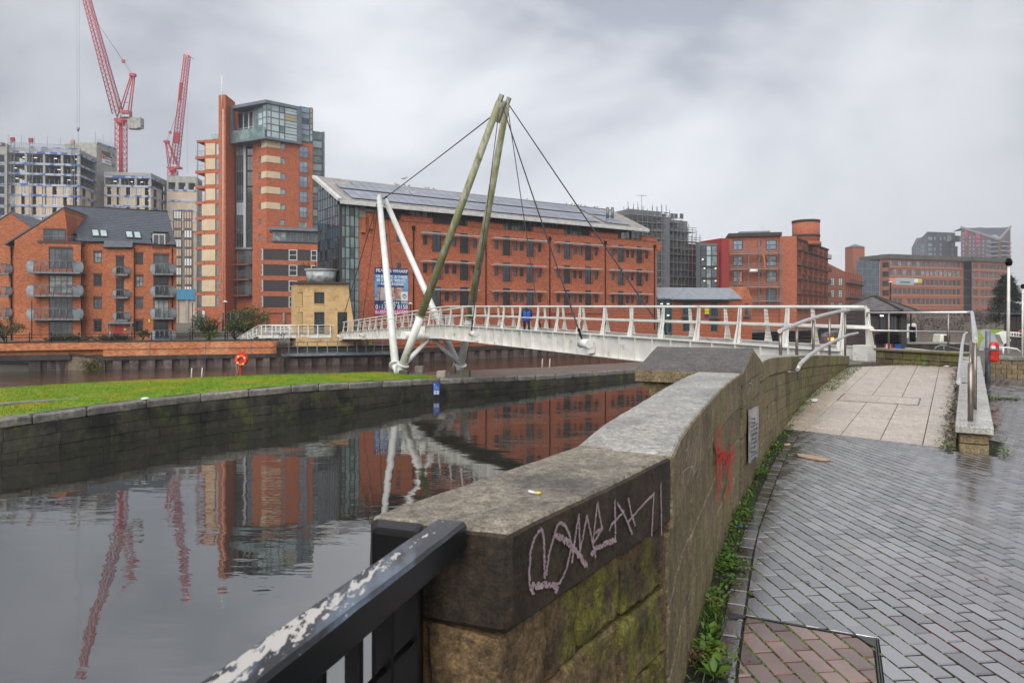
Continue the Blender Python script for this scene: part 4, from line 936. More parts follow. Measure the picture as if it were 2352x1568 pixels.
for st in strokes:
 pts=[]
 for x,y in st:px,py=u3(x,y);u=FW.U(px,.006);pts.append(FW.P(u,FW.Z(px,py,.006),.0075))
 w=.0088 if len(st)>2 else .0098
 if st[0]in((360,735),(885,465),(580,300)):w=.016
 dabs(m,pts,(FW.n.x,FW.n.y,0),w,3.6)
m.build('chalk_graffiti',chalk_m,wall,'pink chalk tag on the soot black coping',fix=False)
def t2(x,y):return(1521.6+.3663*x,832.6+.3663*y)
def on_wall(st,d=.012):
 out=[]
 for x,y in st:
  p,s=wall_hit(*t2(x,y),d)
  if p is not None:out.append(p)
 return out
m=MB()
for st in([(98,700),(104,760),(112,690),(118,850)],[(125,550),(140,540),(128,620),(150,470),(140,640)],[(150,640),(175,480),(160,700)],[(165,660),(195,455),(190,640),(208,430),(210,700)],[(205,560),(218,420),(225,640),(205,720)],[(100,690),(150,650),(185,650)],[(140,760),(165,650),(185,690)]):
 dabs(m,on_wall(st),(.9,-.43,0),.008,2.0)
m.build('chalk_scrawl',chalk_m,wall,'faint pink chalk scrawl beside the coping joint',fix=False)
m=MB()
for st in([(518,150),(520,30),(523,200)],[(540,20),(552,120),(556,-40),(566,130)],[(535,130),(548,125),(556,145)],[(525,200),(540,150)]):dabs(m,on_wall(st),(.9,-.43,0),.010,2.0)
m.build('white_scrawl',white_m,wall,fix=False)
m=MB()
for st in([(345,370),(350,520)],[(324,410),(326,600),(330,860)],[(326,520),(345,560),(350,700),(345,790)],[(362,520),(350,650),(342,780)],[(375,560),(372,700)],[(335,620),(380,560),(395,640)],[(385,560),(392,700)],[(400,540),(404,640),(396,720)],[(415,500),(410,640)],[(430,500),(432,590),(420,640)],[(395,620),(430,560)],[(418,660),(408,780),(395,790),(384,870)],[(420,700),(424,780)],[(388,800),(385,900)],[(421,400),(424,450)]):
 for q in range(3):dabs(m,on_wall(st,.016),(.9,-.43,0),.042 if len(st)>2 else .03,1.8)
m.build('red_graffiti',spray_red,wall,'dripping red spray paint',fix=False)
m=MB()
for k in range(14):
 x0,y0=690+random.uniform(-20,90),100+random.uniform(0,110);dabs(m,on_wall([(x0,y0),(x0+random.uniform(-12,12),y0+random.uniform(15,60))],.012),(.85,-.5,0),.022,.55)
m.build('teal_paint_smear',spray_teal,wall,fix=False)
# weeds at the wall foot: one mass of small leaves
wd=MB()
def leaf(mb,p,d,L_,w,mtl=None):
 d=Vector(d).normalized();sd=d.cross(Vector((0,0,1)))
 if sd.length<.01:sd=Vector((1,0,0))
 sd.normalize();up=Vector((0,0,1));p=Vector(p);mid_=p+d*L_*.5+up*L_*.08
 mb.mesh([p,mid_-sd*w,p+d*L_-up*L_*.1,mid_+sd*w],[(0,1,2),(0,2,3)],True)
s=.25
while s<12.5:
 dens=(1.0 if s<4.2 else .75 if s<7 else .35)*(0.08+2.2*max(0,.22+mnoise.noise(Vector((s*2.6,0,3)))))
 for k in range(int(11*dens)):
  o=random.triangular(0.0,.13,.03);q=wpt(s+random.uniform(-.05,.05),-o);h=random.uniform(0,.085)*(1-o*3.5)
  kind=mnoise.noise(Vector((s*2.1,5,0)))
  if kind>-.12:leaf(wd,(q.x,q.y,zr(q)+h*.8),(random.gauss(0,1),random.gauss(0,1),random.uniform(-.1,.9)),random.uniform(.02,.05),random.uniform(.006,.014))
  else:leaf(wd,(q.x,q.y,zr(q)-.005+h*.2),(random.gauss(0,.5),random.gauss(0,.5),1.0),random.uniform(.03,.085),.0025)
 s+=.025
for(px,py,r,n)in((1690,1290,.05,60),(1680,1330,.04,50),(1647,1500,.06,90),(1705,1180,.05,60),(1770,1040,.08,80),(1828,935,.12,110)):
 q=G(px,py,0.03)
 for k in range(n):leaf(wd,(q.x+random.gauss(0,r),q.y+random.gauss(0,r),zr(q)+random.uniform(0,.05)),(random.gauss(0,1),random.gauss(0,1),random.uniform(-.2,.8)),random.uniform(.02,.045),random.uniform(.006,.012))
for px,py in((1648,1538),(1640,1560),(1620,1500),(1636,1462)):
 q=G(px,py,0)
 for k in range(9):leaf(wd,(q.x,q.y,.01),(random.gauss(0,1),random.gauss(0,1),random.uniform(.3,1)),random.uniform(.06,.11),random.uniform(.015,.026))
for k in range(420):
 q=RW0+RWD*(random.random()**2*4)+RWR*(random.choice((-.08,.46))+random.gauss(0,.05));leaf(wd,(q.x,q.y,zr(q)+random.uniform(0,.07)),(random.gauss(0,1),random.gauss(0,1),random.uniform(-.2,.8)),random.uniform(.02,.05),random.uniform(.006,.014))
for k in range(500):
 q=wpt(random.uniform(12,WLEN),-random.uniform(0,.3));leaf(wd,(q.x,q.y,zr(q)),(random.gauss(0,1),random.gauss(0,1),.6),.05,.01)
for k in range(160):
 q=G(2290,916,0);leaf(wd,(q.x+random.gauss(0,.25),q.y+random.gauss(0,.12),0),(random.gauss(0,1),random.gauss(0,1),.5),.07,.012)
props(wd.build('weeds',leaf_weed,kind='stuff',fix=False),'green weeds and grass sprouting along the foot of the walls')
mo=MB()
for k in range(2600):
 s=random.uniform(.2,7.5);o=.2+abs(random.gauss(0,.45));q=wpt(s,-o);j=round(q.dot(Q_B)/PW);b=Vector((q.x,q.y))+Q_B*(j*PW-q.dot(Q_B));r=random.uniform(.002,.006)
 mo.face([(b.x-r,b.y-r*2,-.003),(b.x+r,b.y-r*2,-.003),(b.x+r*.5,b.y+r*2,.0005),(b.x-r,b.y+r*2,-.002)])
mo.build('joint_moss',leaf_weed,kind='stuff',fix=False)
# dead leaves along the parapet
dl=MB()
for k in range(900):
 q=RW0+RWD*random.uniform(0,10.3)+RWR*(-abs(random.gauss(0,.07))-.01);leaf(dl,(q.x,q.y,zr(q)+.006+random.uniform(0,.015)),(random.gauss(0,1),random.gauss(0,1),.1),random.uniform(.03,.07),random.uniform(.01,.02))
for k in range(500):
 q=RW0+RWD*RWL+Vector((-.84,.54))*random.uniform(0,2.2)-RH*abs(random.gauss(0,.18));leaf(dl,(q.x,q.y,zr(q)+.008),(random.gauss(0,1),random.gauss(0,1),.1),random.uniform(.03,.07),random.uniform(.01,.02))
for k in range(38):
 q=Vector((random.uniform(1.2,6),random.uniform(3.2,8.5),0))
 if q.x>.62*q.y-.2 or wall_dist(q.xy)<.4:continue
 leaf(dl,(q.x,q.y,.005),(random.gauss(0,1),random.gauss(0,1),.15),random.uniform(.015,.035),random.uniform(.005,.011))
for k in range(60):
 q=G(1606+random.gauss(0,12),1515+random.gauss(0,9),0);leaf(dl,(q.x,q.y,.01+random.uniform(0,.03)),(random.gauss(0,1),random.gauss(0,1),.3),.03,.006)
props(dl.build('dead_leaves',dead_m,kind='stuff',fix=False),'brown dead leaves gathered beside the low walls')
# ---------------------------------------------------------------- right-hand parapet with stainless handrail
par=thing('parapet','low pale-topped stone parapet running up the right edge of the ramp','wall',(*(RW0+RWD*3),0))
def rp_(h,r,z):q=RW0+RWD*h+RWR*r;return Vector((q.x,q.y,z))
zp=lambda h:.31+.024*h
h=0.0;k=0
while h<RWL-.05:
 L_=.62;e=min(h+L_,RWL)
 rblock(lambda u,v,w,h=h,e=e:rp_(h+.002+(e-h-.004)*u,.37*v,zp(h+(e-h)*u)-.085*(1-w)),4,3,1,.0015,par_slab if h>.0 else par_slab,None,5,.008,(.62,.37,.085)).build('coping_slab',None,par);h=e
for ci in range(2):
 h=.06;t=ci*.15
 while h<RWL-.02:
  e=min(h+random.uniform(.3,.45)+t,RWL);t=0
  zt0,zt1=zp(h)-.09-ci*.125,zp(e)-.09-ci*.125
  rblock(lambda u,v,w,h=h,e=e,ci=ci:rp_(h+.003+(e-h-.006)*u,.035+.29*v,(zr(RW0+RWD*h)-.03 if ci==1 else zp(h)-.21)+w*((zp(h)-.09-ci*.125)-(zr(RW0+RWD*h)-.03 if ci==1 else zp(h)-.21))-.003),3,2,2,.006,ashlar_m,None,6,.012,(.4,.3,.12)).build('ashlar_block',None,par);h=e
# stainless handrail on the parapet
hr=thing('parapet_handrail','stainless steel double handrail standing on the right parapet','handrail',rp_(0.45,.2,zp(.45)))
def tubeobj(name,a,b,r,mt,par_,n=10,r2=None):m=MB();m.tube(a,b,r,r2,n);return m.build(name,mt,par_)
pb=G(2228,969,zp(.45));P0=rp_(.42,.15,zp(.42))
tubeobj('post',P0,P0+Vector((0,0,.69)),.030,stainless_post,hr,14)
P0b=rp_(.80,.20,zp(.8))
for hh in(3.6,6.9,10.2):tubeobj('post',rp_(hh,.2,zp(hh)),rp_(hh,.2,zp(hh)+.86),.024,stainless_post,hr)
far_c=rp_(10.2,.2,zp(10.2)+1.0);TOPZ=EYE+(HY-717)/FP*far_c.y
m=MB()
pts=[rp_(.95,.2,1.27),rp_(1.5,.2,1.33),rp_(5,.2,1.48),rp_(8.5,.2,TOPZ-.03),rp_(10.1,.2,TOPZ),rp_(10.3,.12,TOPZ+.0)]
m.path(pts,.033,12);m.build('top_rail',stainless,hr)
m=MB();pts=[rp_(.5,.03,.77),rp_(2.0,.03,.84),rp_(6,.03,1.00),rp_(10.2,.05,1.12)];m.path(pts,.027,12);m.build('lower_rail',stainless,hr)
tubeobj('spigot',P0+Vector((0,0,.69)),Vector((P0.x,P0.y,1.27))+Vector((RWD.x*.5,RWD.y*.5,0)),.012,stainless_post,hr)
for hh,z in((.6,.78),(3.6,.9),(6.9,1.02)):tubeobj('bracket',rp_(hh,.2,z-.02),rp_(hh,.03,z-.02),.009,stainless_post,hr)
tubeobj('post',rp_(1.45,.2,zp(1.45)),rp_(1.45,.2,1.31),.024,stainless_post,hr)
# cross wall at the head of the ramp with its own rail
CW0=Vector((W(2010,818,18.9).x,18.9));CW1=Vector((rp_(RWL,.0,0).x+.15,rp_(RWL,0,0).y))
cwall=thing('mossy_cross_wall','low moss-covered stone wall across the head of the ramp','wall',(*((CW0+CW1)/2),.25))
FC=Fac(0,0,0,0,xy=(CW0,CW1));n=5
for ci in range(2):
 for k in range(n):
  a,b=FC.L*k/n,FC.L*(k+1)/n
  if ci==1:a,b=min(FC.L,max(0,a-.2+.0)),min(FC.L,max(0,b-.2 if k<n-1 else FC.L))
  rblock(lambda u,v,w,a=a,b=b,ci=ci:FC.P(a+.004+(b-a-.008)*u,.18+ci*.21+.2*w-.01*u,-.02-.3*v),3,1,2,.008,ashlar_mossy,None,5,.015,(.5,.3,.2)).build('stone',None,cwall)
rblock(lambda u,v,w:FC.P(-.02+(FC.L+.02)*u,.60+.07*w-.02*u,.05-.42*v),10,2,1,.005,ashlar_mossy,quay_cope,5,.015,(2,.42,.07)).build('coping',None,cwall)
cr_=thing('cross_handrail','stainless double rail on posts above the mossy cross wall','handrail',FC.P(.8,.67,-.15))
TL=W(1992,718,19.0);TR=rp_(10.3,.12,TOPZ)
m=MB();m.path([W(1991,727,19.05),TL,TR],.028,10);m.build('top_rail',stainless,cr_)
m=MB();m.path([W(1991,726,19.05),W(1999,759,19.0),W(2222,763,17.35),rp_(10.2,.05,1.12)],.024,10);m.build('lower_rail',stainless,cr_)
for px in(2041.5,2178):a=FC.U(px,-.15);tubeobj('post',FC.P(a,.66,-.15),FC.P(a,TOPZ-.02,-.15),.024,stainless_post,cr_)
# handrails on the curved wall
ch=thing('curved_handrail','curving stainless handrails on posts above the far curve of the stone wall','handrail',(*wpt(12,.2),.8))
def s3(x,y):return(1435.5+.2441*x,660.4+.2441*y)
k=[(1455,410,10.6),(1560,365,11.6),(1700,310,12.9),(1850,262,14.4),(1990,228,16.0),(2110,211,17.0)]
m=MB();m.path([W(*s3(x,y),Y)for x,y,Y in k],.034,12);m.build('top_rail',stainless,ch)
k2=[(1622,770,9.6),(1650,715,9.9),(1730,640,10.9),(1850,560,12.4),(1990,490,14.3),(2100,445,15.8),(2190,427,16.9)]
m=MB();m.path([W(*s3(x,y),Y)for x,y,Y in k2],.029,12);m.build('lower_rail',stainless,ch)
for x,yt,yb,Y in((1463,412,600,10.65),(1617,360,600,12.05),(1772,300,598,13.6),(1925,250,598,15.3),(2072,222,598,16.75)):
 b=W(*s3(x,yb),Y);t=W(*s3(x,yt+8),Y);b.z=zcop(Y)-.02;tubeobj('post',b,Vector((b.x,b.y,t.z)),.026,stainless_post,ch)
for x,y,Y in((1600,790,9.55),(1740,668,10.95),(1870,580,12.5),(2020,500,14.4)):
 a=W(*s3(x,y),Y);s_=s_of_Y(Y);w_=wpt(s_,-.0);tubeobj('bracket',(w_.x,w_.y,a.z),a,.01,stainless_post,ch)
# ---------------------------------------------------------------- black railing at lower left
rl=thing('black_railing','black painted railing with flaking white top rail abutting the wall end','railing',(-.2,1.4,0))
E0=Vector((-.140,1.60));dr=Vector((-.232,-.71)).normalized();sdv=Vector((dr.y,-dr.x))
def rr(t,o,z):p=E0+dr*t+sdv*o;return(p.x,p.y,z)
m=rblock(lambda u,v,w:rr(2.9*u,(v-.5)*.078,1.052+.068*w),60,5,4,.0012,rail_m,None,14,.007,(2.9,.078,.068));m.build('top_rail',None,rl)
m=MB();q=[(-.325,1.655),(-.325,1.575),(-.205,1.535),(-.205,1.625)];m.prism([(-.335,1.66),(-.325,1.575),(-.212,1.535),(-.208,1.618)],-.02,1.108);m.build('post',black_paint,rl,bevel=.012)
for k in range(22):
 t=.21+k*.112;p=Vector(rr(t,0,0));m=MB();m.bar((p.x,p.y,.1),(p.x,p.y,1.06),.030,.012,up=(dr.x,dr.y,0));m.build('baluster',black_paint,rl)
m=MB();m.bar(rr(.0,0,.11),rr(2.9,0,.11),.05,.03);m.build('bottom_rail',black_paint,rl)
for z,o in((.93,-.05),(.80,-.05)):
 m=MB();m.tube(rr(.2,0,z),rr(2.9,0,z),.006,n=6);m.build('tie_rod',black_paint,rl)
# ---------------------------------------------------------------- boundary wall at far right
bwl=thing('boundary_wall','low grey-brown block wall behind the red lifebuoy cabinet at right','wall',(13.5,17.4,0))
FBW=Fac(2262,17.6,2500,16.2);nb_=9
for ci in range(4):
 for k in range(nb_):
  a,b=FBW.L*(k-(.5 if ci%2 else 0))/nb_,FBW.L*(k+1-(.5 if ci%2 else 0))/nb_;a=max(0,a)
  rblock(lambda u,v,w,a=a,b=b,ci=ci:FBW.P(a+.003+(b-a-.006)*u,-.03+.118*(ci+w)+.003,-.3*v),2,1,1,.004,ashlar_m,None,5,.01,(.4,.3,.12)).build('block',None,bwl)
m=MB();FBW.box(m,0,FBW.L,.447,.535,-.34,.03);m.build('coping',quay_cope,bwl,bevel=.01)
# ---------------------------------------------------------------- white footbridge
BN=Vector((8.67,18.0));BD=Vector((-.461,.887)).normalized();BR_=Vector((.887,.461)).normalized();BW_=2.1;BLEN=56.4;BK=28.4
def gz(s):
 return .63+.31*s/BK if s<BK-1.5 else(.94-.0415*(s-BK)if s>BK+1.5 else(lambda t:(.63+.31*(BK-1.5)/BK)*(1-t)+(.94-.0415*1.5)*t+.03*(1-(2*t-1)**2))((s-BK+1.5)/3))
def bp(s,o,z):p=BN+BD*s+BR_*o;return Vector((p.x,p.y,z))
def gd(s):return .86 if s<BK else .86-.22*(s-BK)/(BLEN-BK)
bridge=thing('footbridge','white steel cable-stayed footbridge with inclined rail posts crossing the river','bridge',bp(BK,BW_/2,0))
SS=[BLEN*k/40 for k in range(41)]
for side,(o0,o1,e0)in enumerate(((-.0,.03,0.0),(BW_-.03,BW_,1.0))):
 m=MB()
 st=-1.0 if side else 0.0
 ss=[max(st+e0*2.0*0,s)for s in SS]
 for a,b in zip(SS[:-1],SS[1:]):
  if side and a<.9:a=max(a,.9)
  m.box8([bp(a,o0,gz(a)-gd(a)),bp(a,o1,gz(a)-gd(a)),bp(b,o1,gz(b)-gd(b)),bp(b,o0,gz(b)-gd(b)),bp(a,o0,gz(a)),bp(a,o1,gz(a)),bp(b,o1,gz(b)),bp(b,o0,gz(b))])
  for z_,t_ in((0,.03),(1,.035)):
   f0=o0-.14 if side==0 else o0-.04;f1=o1+.04 if side==0 else o1+.10
   q=lambda s,o:bp(s,o,gz(s)-(gd(s)if z_==0 else-.001))
   m.box8([q(a,f0),q(a,f1),q(b,f1),q(b,f0)]+[v+Vector((0,0,t_))for v in(q(a,f0),q(a,f1),q(b,f1),q(b,f0))])
 m.build('edge_girder',white_steel,bridge)
k=0;s=.6
while s<BLEN-.3:
 m=MB();m.box8([bp(s-.02,-.13,gz(s)-gd(s)+.03),bp(s+.02,-.13,gz(s)-gd(s)+.03),bp(s+.02,.0,gz(s)-gd(s)+.03),bp(s-.02,.0,gz(s)-gd(s)+.03),bp(s-.02,-.13,gz(s)),bp(s+.02,-.13,gz(s)),bp(s+.02,0,gz(s)),bp(s-.02,0,gz(s))])
 m.build('stiffener',white_steel,bridge);s+=1.0
m=MB()
for a,b in zip(SS[:-1],SS[1:]):
 m.box8([bp(a,.031,gz(a)-.5),bp(a,BW_-.031,gz(a)-.5),bp(b,BW_-.031,gz(b)-.5),bp(b,.031,gz(b)-.5),bp(a,.031,gz(a)-.36),bp(a,BW_-.031,gz(a)-.36),bp(b,BW_-.031,gz(b)-.36),bp(b,.031,gz(b)-.36)])
m.build('deck',deck_m,bridge)
# posts: tapered plates leaning inwards with a notch on the inner side
def post_mesh(sg,H=1.1):
 m=MB();t=.012
 prof=[(.0,0),(.30,0),(.24,.30),(.17,.46),(.155,.52),(.17,.56),(.19,.60),(.20,H),(.12,H),(.07,.5)]
 prof=[(.02,0),(.235,0),(.20,.22),(.155,.38),(.165,.47),(.215,.52),(.22,.56),(.245,H),(.165,H),(.12,.56)]
 n=len(prof)
# plates stand across the bridge; local x along bridge, y inward
 vs=[(-t,sg*a,z)for a,z in prof]+[(t,sg*a,z)for a,z in prof]
 fl=[]
 m.mesh(vs,[tuple(range(n)),tuple(reversed(range(n,2*n)))]+[(i,(i+1)%n,n+(i+1)%n,n+i)for i in range(n)])
 w0,w1=.13,.065
 for(y0,z0,y1,z1,hw0,hw1)in((.02,0,.12,.56,w0,.085),(.12,.56,.165,H,.085,w1)):
  m.mesh([(-hw0,sg*y0,z0),(hw0,sg*y0,z0),(hw1,sg*y1,z1),(-hw1,sg*y1,z1),(-hw0,sg*(y0+.02),z0),(hw0,sg*(y0+.02),z0),(hw1,sg*(y1+.02),z1),(-hw1,sg*(y1+.02),z1)],[(0,1,2,3),(7,6,5,4),(0,4,5,1),(1,5,6,2),(2,6,7,3),(3,7,4,0)])
 me=bpy.data.meshes.new('rail_post');me.from_pydata(m.v,[],m.f);me.materials.append(white_post);bm=bmesh.new();bm.from_mesh(me);bmesh.ops.recalc_face_normals(bm,faces=bm.faces);bm.to_mesh(me);bm.free();return me
BRZ=atan2(BD.y,BD.x);
# local x along the bridge heading; local +y is to its left, so inward is -y on the near (left) side
pmN,pmF=post_mesh(-1),post_mesh(1)
def rh(s):return 1.1 if s<BK+2 else 1.1-.17*(s-BK-2)/(BLEN-BK-2)
npst=31;sp=1.82
for k in range(npst):
 s=.04+sp*k
 o=inst('rail_post',pmN,bridge,bp(s,0,gz(s)+.035),BRZ);o.scale=(1,1,rh(s)/1.1)
 s2=min(.60+sp*k,BLEN-.1)
 o=inst('rail_post',pmF,bridge,bp(s2,BW_,gz(s2)+.035),BRZ);o.scale=(1,1,rh(s2)/1.1)
def runs(o,zf,s0,s1,r,name,mt,n=8,N=36):
 m=MB();m.path([bp(s0+(s1-s0)*k/N,o,zf(s0+(s1-s0)*k/N))for k in range(N+1)],r,n);return m.build(name,mt,bridge)
for o,s0 in((.205,-.55),(BW_-.205,.6)):
 runs(o,lambda s:gz(s)+.035+rh(s)+.03,s0,BLEN,.048,'top_rail',white_steel,10)
 sg=1 if o<1 else-1
 runs(o+sg*.05,lambda s:gz(s)+.035+rh(s)*.53,s0-.2,BLEN,.032,'mid_rail',white_steel,8)
 for q in range(8):
  z=(.10+.115*q+(.06 if q>3 else 0));oo=(.13+.1*z)if o<1 else BW_-(.13+.1*z)
  runs(oo,lambda s,z=z:gz(s)+.035+z*rh(s)/1.1,s0+.3,BLEN,.0045,'wire',cable_rust,4,20)
# end block at the near abutment
m=MB();a=W(1958,829,18.95);
m.box8([bp(-.25,.35,.1),bp(-.25,BW_+.1,.1),bp(.95,BW_+.1,.1),bp(.95,.35,.1),bp(-.25,.35,.15),bp(-.25,BW_+.1,.15),bp(.95,BW_+.1,.15),bp(.95,.35,.15)]);m.build('landing_plate',asphalt,bridge)
m=MB();m.box8([bp(.55,BW_-.26,.05),bp(.55,BW_+.16,.05),bp(1.0,BW_+.16,.05),bp(1.0,BW_-.26,.05),bp(.55,BW_-.26,.72),bp(.55,BW_+.16,.72),bp(1.0,BW_+.16,.72),bp(1.0,BW_-.26,.72)]);m.build('end_block',white_post,bridge,bevel=.015)
# ---- pylons
pyl=thing('bridge_pylon','green-stained steel pylon of two inclined tubes joined at the head, on white feet','bridge pylon',W(985,860,44.5))
F1=W(915,858,42.9);F2=W(1056,853,47.5);F1.z=-2.2;F2.z=-2.38
T1=W(1147,234,39.5);T2=W(1164,240,41.2)
def seg(p,q,t0,t1):return p.lerp(q,t0),p.lerp(q,t1)
def px_leg(px0,py0,Y0):return W(px0,py0,Y0)
L1a=W(925,838,42.75);L2a=W(1059,838,47.3)
for nm,a,b,tw in(('pylon_tube',L1a,T1,.235),('pylon_tube',L2a,T2,.235)):
 m=MB();c=a.lerp(b,.20);m.use(white_tube);m.tube(a,c,.25,.25,16);m.use(green_tube);m.tube(c,b,.245,.20,16);m.tube(c-(b-a).normalized()*.02,c+(b-a).normalized()*.04,.30,.30,16);m.build(nm,None,pyl)
 m=MB();m.use(white_tube);d=(b-a).normalized();m.tube(a-d*.03,a+d*.05,.40,.40,18);m.build('collar',None,pyl)
m=MB();m.use(green_tube)
hd=(T2-T1).normalized();ax=(T1-L1a).normalized()
for c,sg in((T1,-1),(T2,1)):m.bar(c-ax*.25,c+ax*.42,.22,.34,up=hd)
m.build('head_plate',None,pyl)
m=MB();m.bar((T1+T2)/2-ax*1.15,(T1+T2)/2+ax*.12,.34,.5,up=hd);m.build('head_web',mat('weathered_head',(0.36,0.33,0.27),(0.27,0.25,0.2),2.0,rough=0.6),pyl)
# white back A-frame
afr=thing('back_stay_frame','white A-shaped steel frame leaning away from the pylon and holding the back stay','bridge pylon',W(960,860,46))
B1=W(908,838,43.1);B2=W(1052,838,47.7);U1=W(871,455,54.6);U2=W(885,460,56.6)
for a,b in((B1,U1),(B2,U2)):
 m=MB();m.tube(a,b,.25,.215,16);c=a.lerp(b,.22);d=(b-a).normalized();m.tube(c-d*.04,c+d*.03,.31,.31,16);m.tube(a-d*.03,a+d*.05,.40,.40,18);m.build('frame_tube',white_tube,afr)
m=MB();m.bar(U1+Vector((0,0,-.45)),U1+Vector((0,0,.28)),.10,.34);m.bar(U2+Vector((0,0,-.45)),U2+Vector((0,0,.2)),.10,.34);m.bar(U1+Vector((0,0,-.1)),U2+Vector((0,0,-.1)),.16,.5);m.build('head_plate',white_tube,afr)
# feet, cross beam and braces
ft=thing('pylon_base','white tubular cross beam and V braces under the deck between the two pylon feet','bridge support',(F1+F2)/2)
for f,ps in((F1,(L1a,B1)),(F2,(L2a,B2))):
 m=MB()
 for p in ps:m.tube(p,f.lerp(p,.12),.24,.20,14)
 d=(F2-F1).normalized();m.bar(f+Vector((0,0,.1)),f.lerp((ps[0]+ps[1])/2,.9),.07,.62,up=d);m.build('foot',white_tube,ft)
 m=MB();m.box(f.x-.42,f.x+.42,f.y-.35,f.y+.35,f.z-.1,f.z+.06);m.box(f.x-.32,f.x+.32,f.y-.28,f.y+.28,f.z+.06,f.z+.14);m.build('base_plate',galv,ft)
X1=L1a.lerp(T1,.135);X2=L2a.lerp(T2,.135);X1=(X1+B1.lerp(U1,.13))/2;X2=(X2+B2.lerp(U2,.13))/2
m=MB();m.tube(X1,X2,.25,.25,16)
for t in(.31,.62,.88):c=X1.lerp(X2,t);d=(X2-X1).normalized();m.tube(c-d*.03,c+d*.03,.27,.27,16)
m.build('cross_beam',white_tube,ft)
Xm=X1.lerp(X2,.5)
for f,sg in((F1,-1),(F2,1)):
 for o in(-.55,.55):
  off=Vector((BD.x,BD.y,0))*o;m=MB();m.tube(f.lerp((L1a if sg<0 else L2a),.85)+off*.35,Xm+Vector((0,0,-.22))+off*.3+(X2-X1).normalized()*sg*.25,.115,.10,10);m.build('brace',white_tube,ft)
m=MB();
for t in(.34,.8):c=X1.lerp(X2,t);m.box(c.x-.18,c.x+.18,c.y-.16,c.y+.16,c.z+.1,c.z+.62)
m.build('bearing',white_steel,ft)
FXB=Fac(0,0,0,0,xy=(X1.xy,X2.xy))
def text_obj(txt,F,u,z,h,mt,par,d=.01,name='lettering',width=None,align='LEFT',bold=0.0,rot=0.0,label=None):
 cu=bpy.data.curves.new(name,'FONT');cu.body=txt;cu.size=h/.70;cu.align_x=align;cu.extrude=.004;cu.offset=bold
 t=bpy.data.objects.new(name,cu);COL.objects.link(t);bpy.context.view_layer.update()
 dg=bpy.context.evaluated_depsgraph_get();me=bpy.data.meshes.new_from_object(t.evaluated_get(dg));bpy.data.objects.remove(t)
 xs=[v.co.x for v in me.vertices]
 o=bpy.data.objects.new(name,me);COL.objects.link(o);me.materials.clear();me.materials.append(mt)
 sx=1.0 if not width else width/max(1e-4,(max(xs)-min(xs)))
 o.matrix_world=Matrix.Translation(F.P(u,z,d))@Matrix.Rotation(F.rz,4,'Z')@Matrix.Rotation(radians(90),4,'X')@Matrix.Rotation(rot,4,'Z')@Matrix.Diagonal((sx,1,1,1))
 mw=o.matrix_world.copy();o.parent=par
 o.matrix_world=Matrix.Translation(-OFF.get(par.name,Vector()))@mw if False else mw
 o.matrix_parent_inverse=Matrix.Translation(-OFF.get(par.name,Vector()))if par else Matrix()
 o.matrix_basis=mw
 if label:o['label']=label
 return o
text_obj('ALF',FXB,FXB.L*.47,X1.z-.14,.17,ink,ft,.275,name='marker_scrawl',rot=-.05)
m=MB()
for i in range(9):
 a=FXB.L*(.66+.022*i);zc=X1.z+(X2.z-X1.z)*.7-.02;pts=[FXB.P(a,zc+random.uniform(-.08,.02),.262),FXB.P(a+.05,zc+random.uniform(-.02,.09),.262),FXB.P(a+.07,zc+random.uniform(-.09,.0),.262)];dabs(m,pts,(FXB.n.x,FXB.n.y,0),.028,solid=True)
m.build('marker_scrawl',ink,ft,fix=False)
# cables
cab=[]
def cable(a,b,r,label,sock=True):
 m=MB();a=Vector(a);b=Vector(b);n=10
 pts=[a.lerp(b,k/n)-Vector((0,0,.04*sin(pi*k/n)))for k in range(n+1)];m.path(pts,r,6);o=m.build('stay_cable',cable_m,None,label,'cable','stay cables of the footbridge')
 if sock:
  d=(b-a).normalized();m=MB();m.tube(b-d*.55,b-d*.1,r*2.2,r*1.2,8);m.tube(b-d*.1,b+d*.05,r*1.4,r*1.4,8);m.build('socket',black_paint,o)
 return o
TC=(T1+T2)/2
def s_at(px,o):
 k=(px-CX)/FP;A_=BN+BR_*o;return-(A_.x-k*A_.y)/(BD.x-k*BD.y)
def anchor(px,o,py=None):
 s=s_at(px,o);z=gz(s)-.25;return bp(s,o,z),s
cable(T1+Vector((-.2,0,-.65)),(U1+U2)/2+Vector((.15,0,.05)),.040,'thick black back stay from the pylon head to the white A-frame')
tA,sA=anchor(1337,-.32);tB,sB=anchor(1083,-.32);tC,sC=anchor(1541,BW_+.3);tD,sD=anchor(1243,BW_+.3)
cable(T1+Vector((.2,-.15,-.35)),tA+Vector((0,0,.05)),.033,'stay cable from pylon head to the large anchor on the near girder')
cable(T1+Vector((-.05,-.1,-.75)),tB+Vector((0,0,.1)),.026,'steep stay cable dropping from the pylon head beside the green tubes')
cable(T2+Vector((.17,-.1,-.12)),tC,.033,'longest stay cable from pylon head to the far rail, ending near the brick building')
cable(T2+Vector((.10,-.1,-.55)),tD,.026,'short stay cable from pylon head behind the person in blue')
tE,sE=anchor(777,-.32);tF,sF=anchor(829,-.32);tG,sG=anchor(868,BW_+.3);tH,sH=anchor(915,BW_+.3)
cable(U1+Vector((-.15,0,-.35)),tE+Vector((0,0,.1)),.030,'outermost left stay cable from the white A-frame')
cable(U1+Vector((-.05,0,-.2)),tF+Vector((0,0,.1)),.022,'second left stay cable from the white A-frame')
cable(U2+Vector((-.1,0,-.35)),tG,.030,'stay cable from the white A-frame crossing the blue banner at left')
cable(U2+Vector((.1,0,-.35)),tH,.022,'stay cable from the white A-frame crossing the blue banner at right')
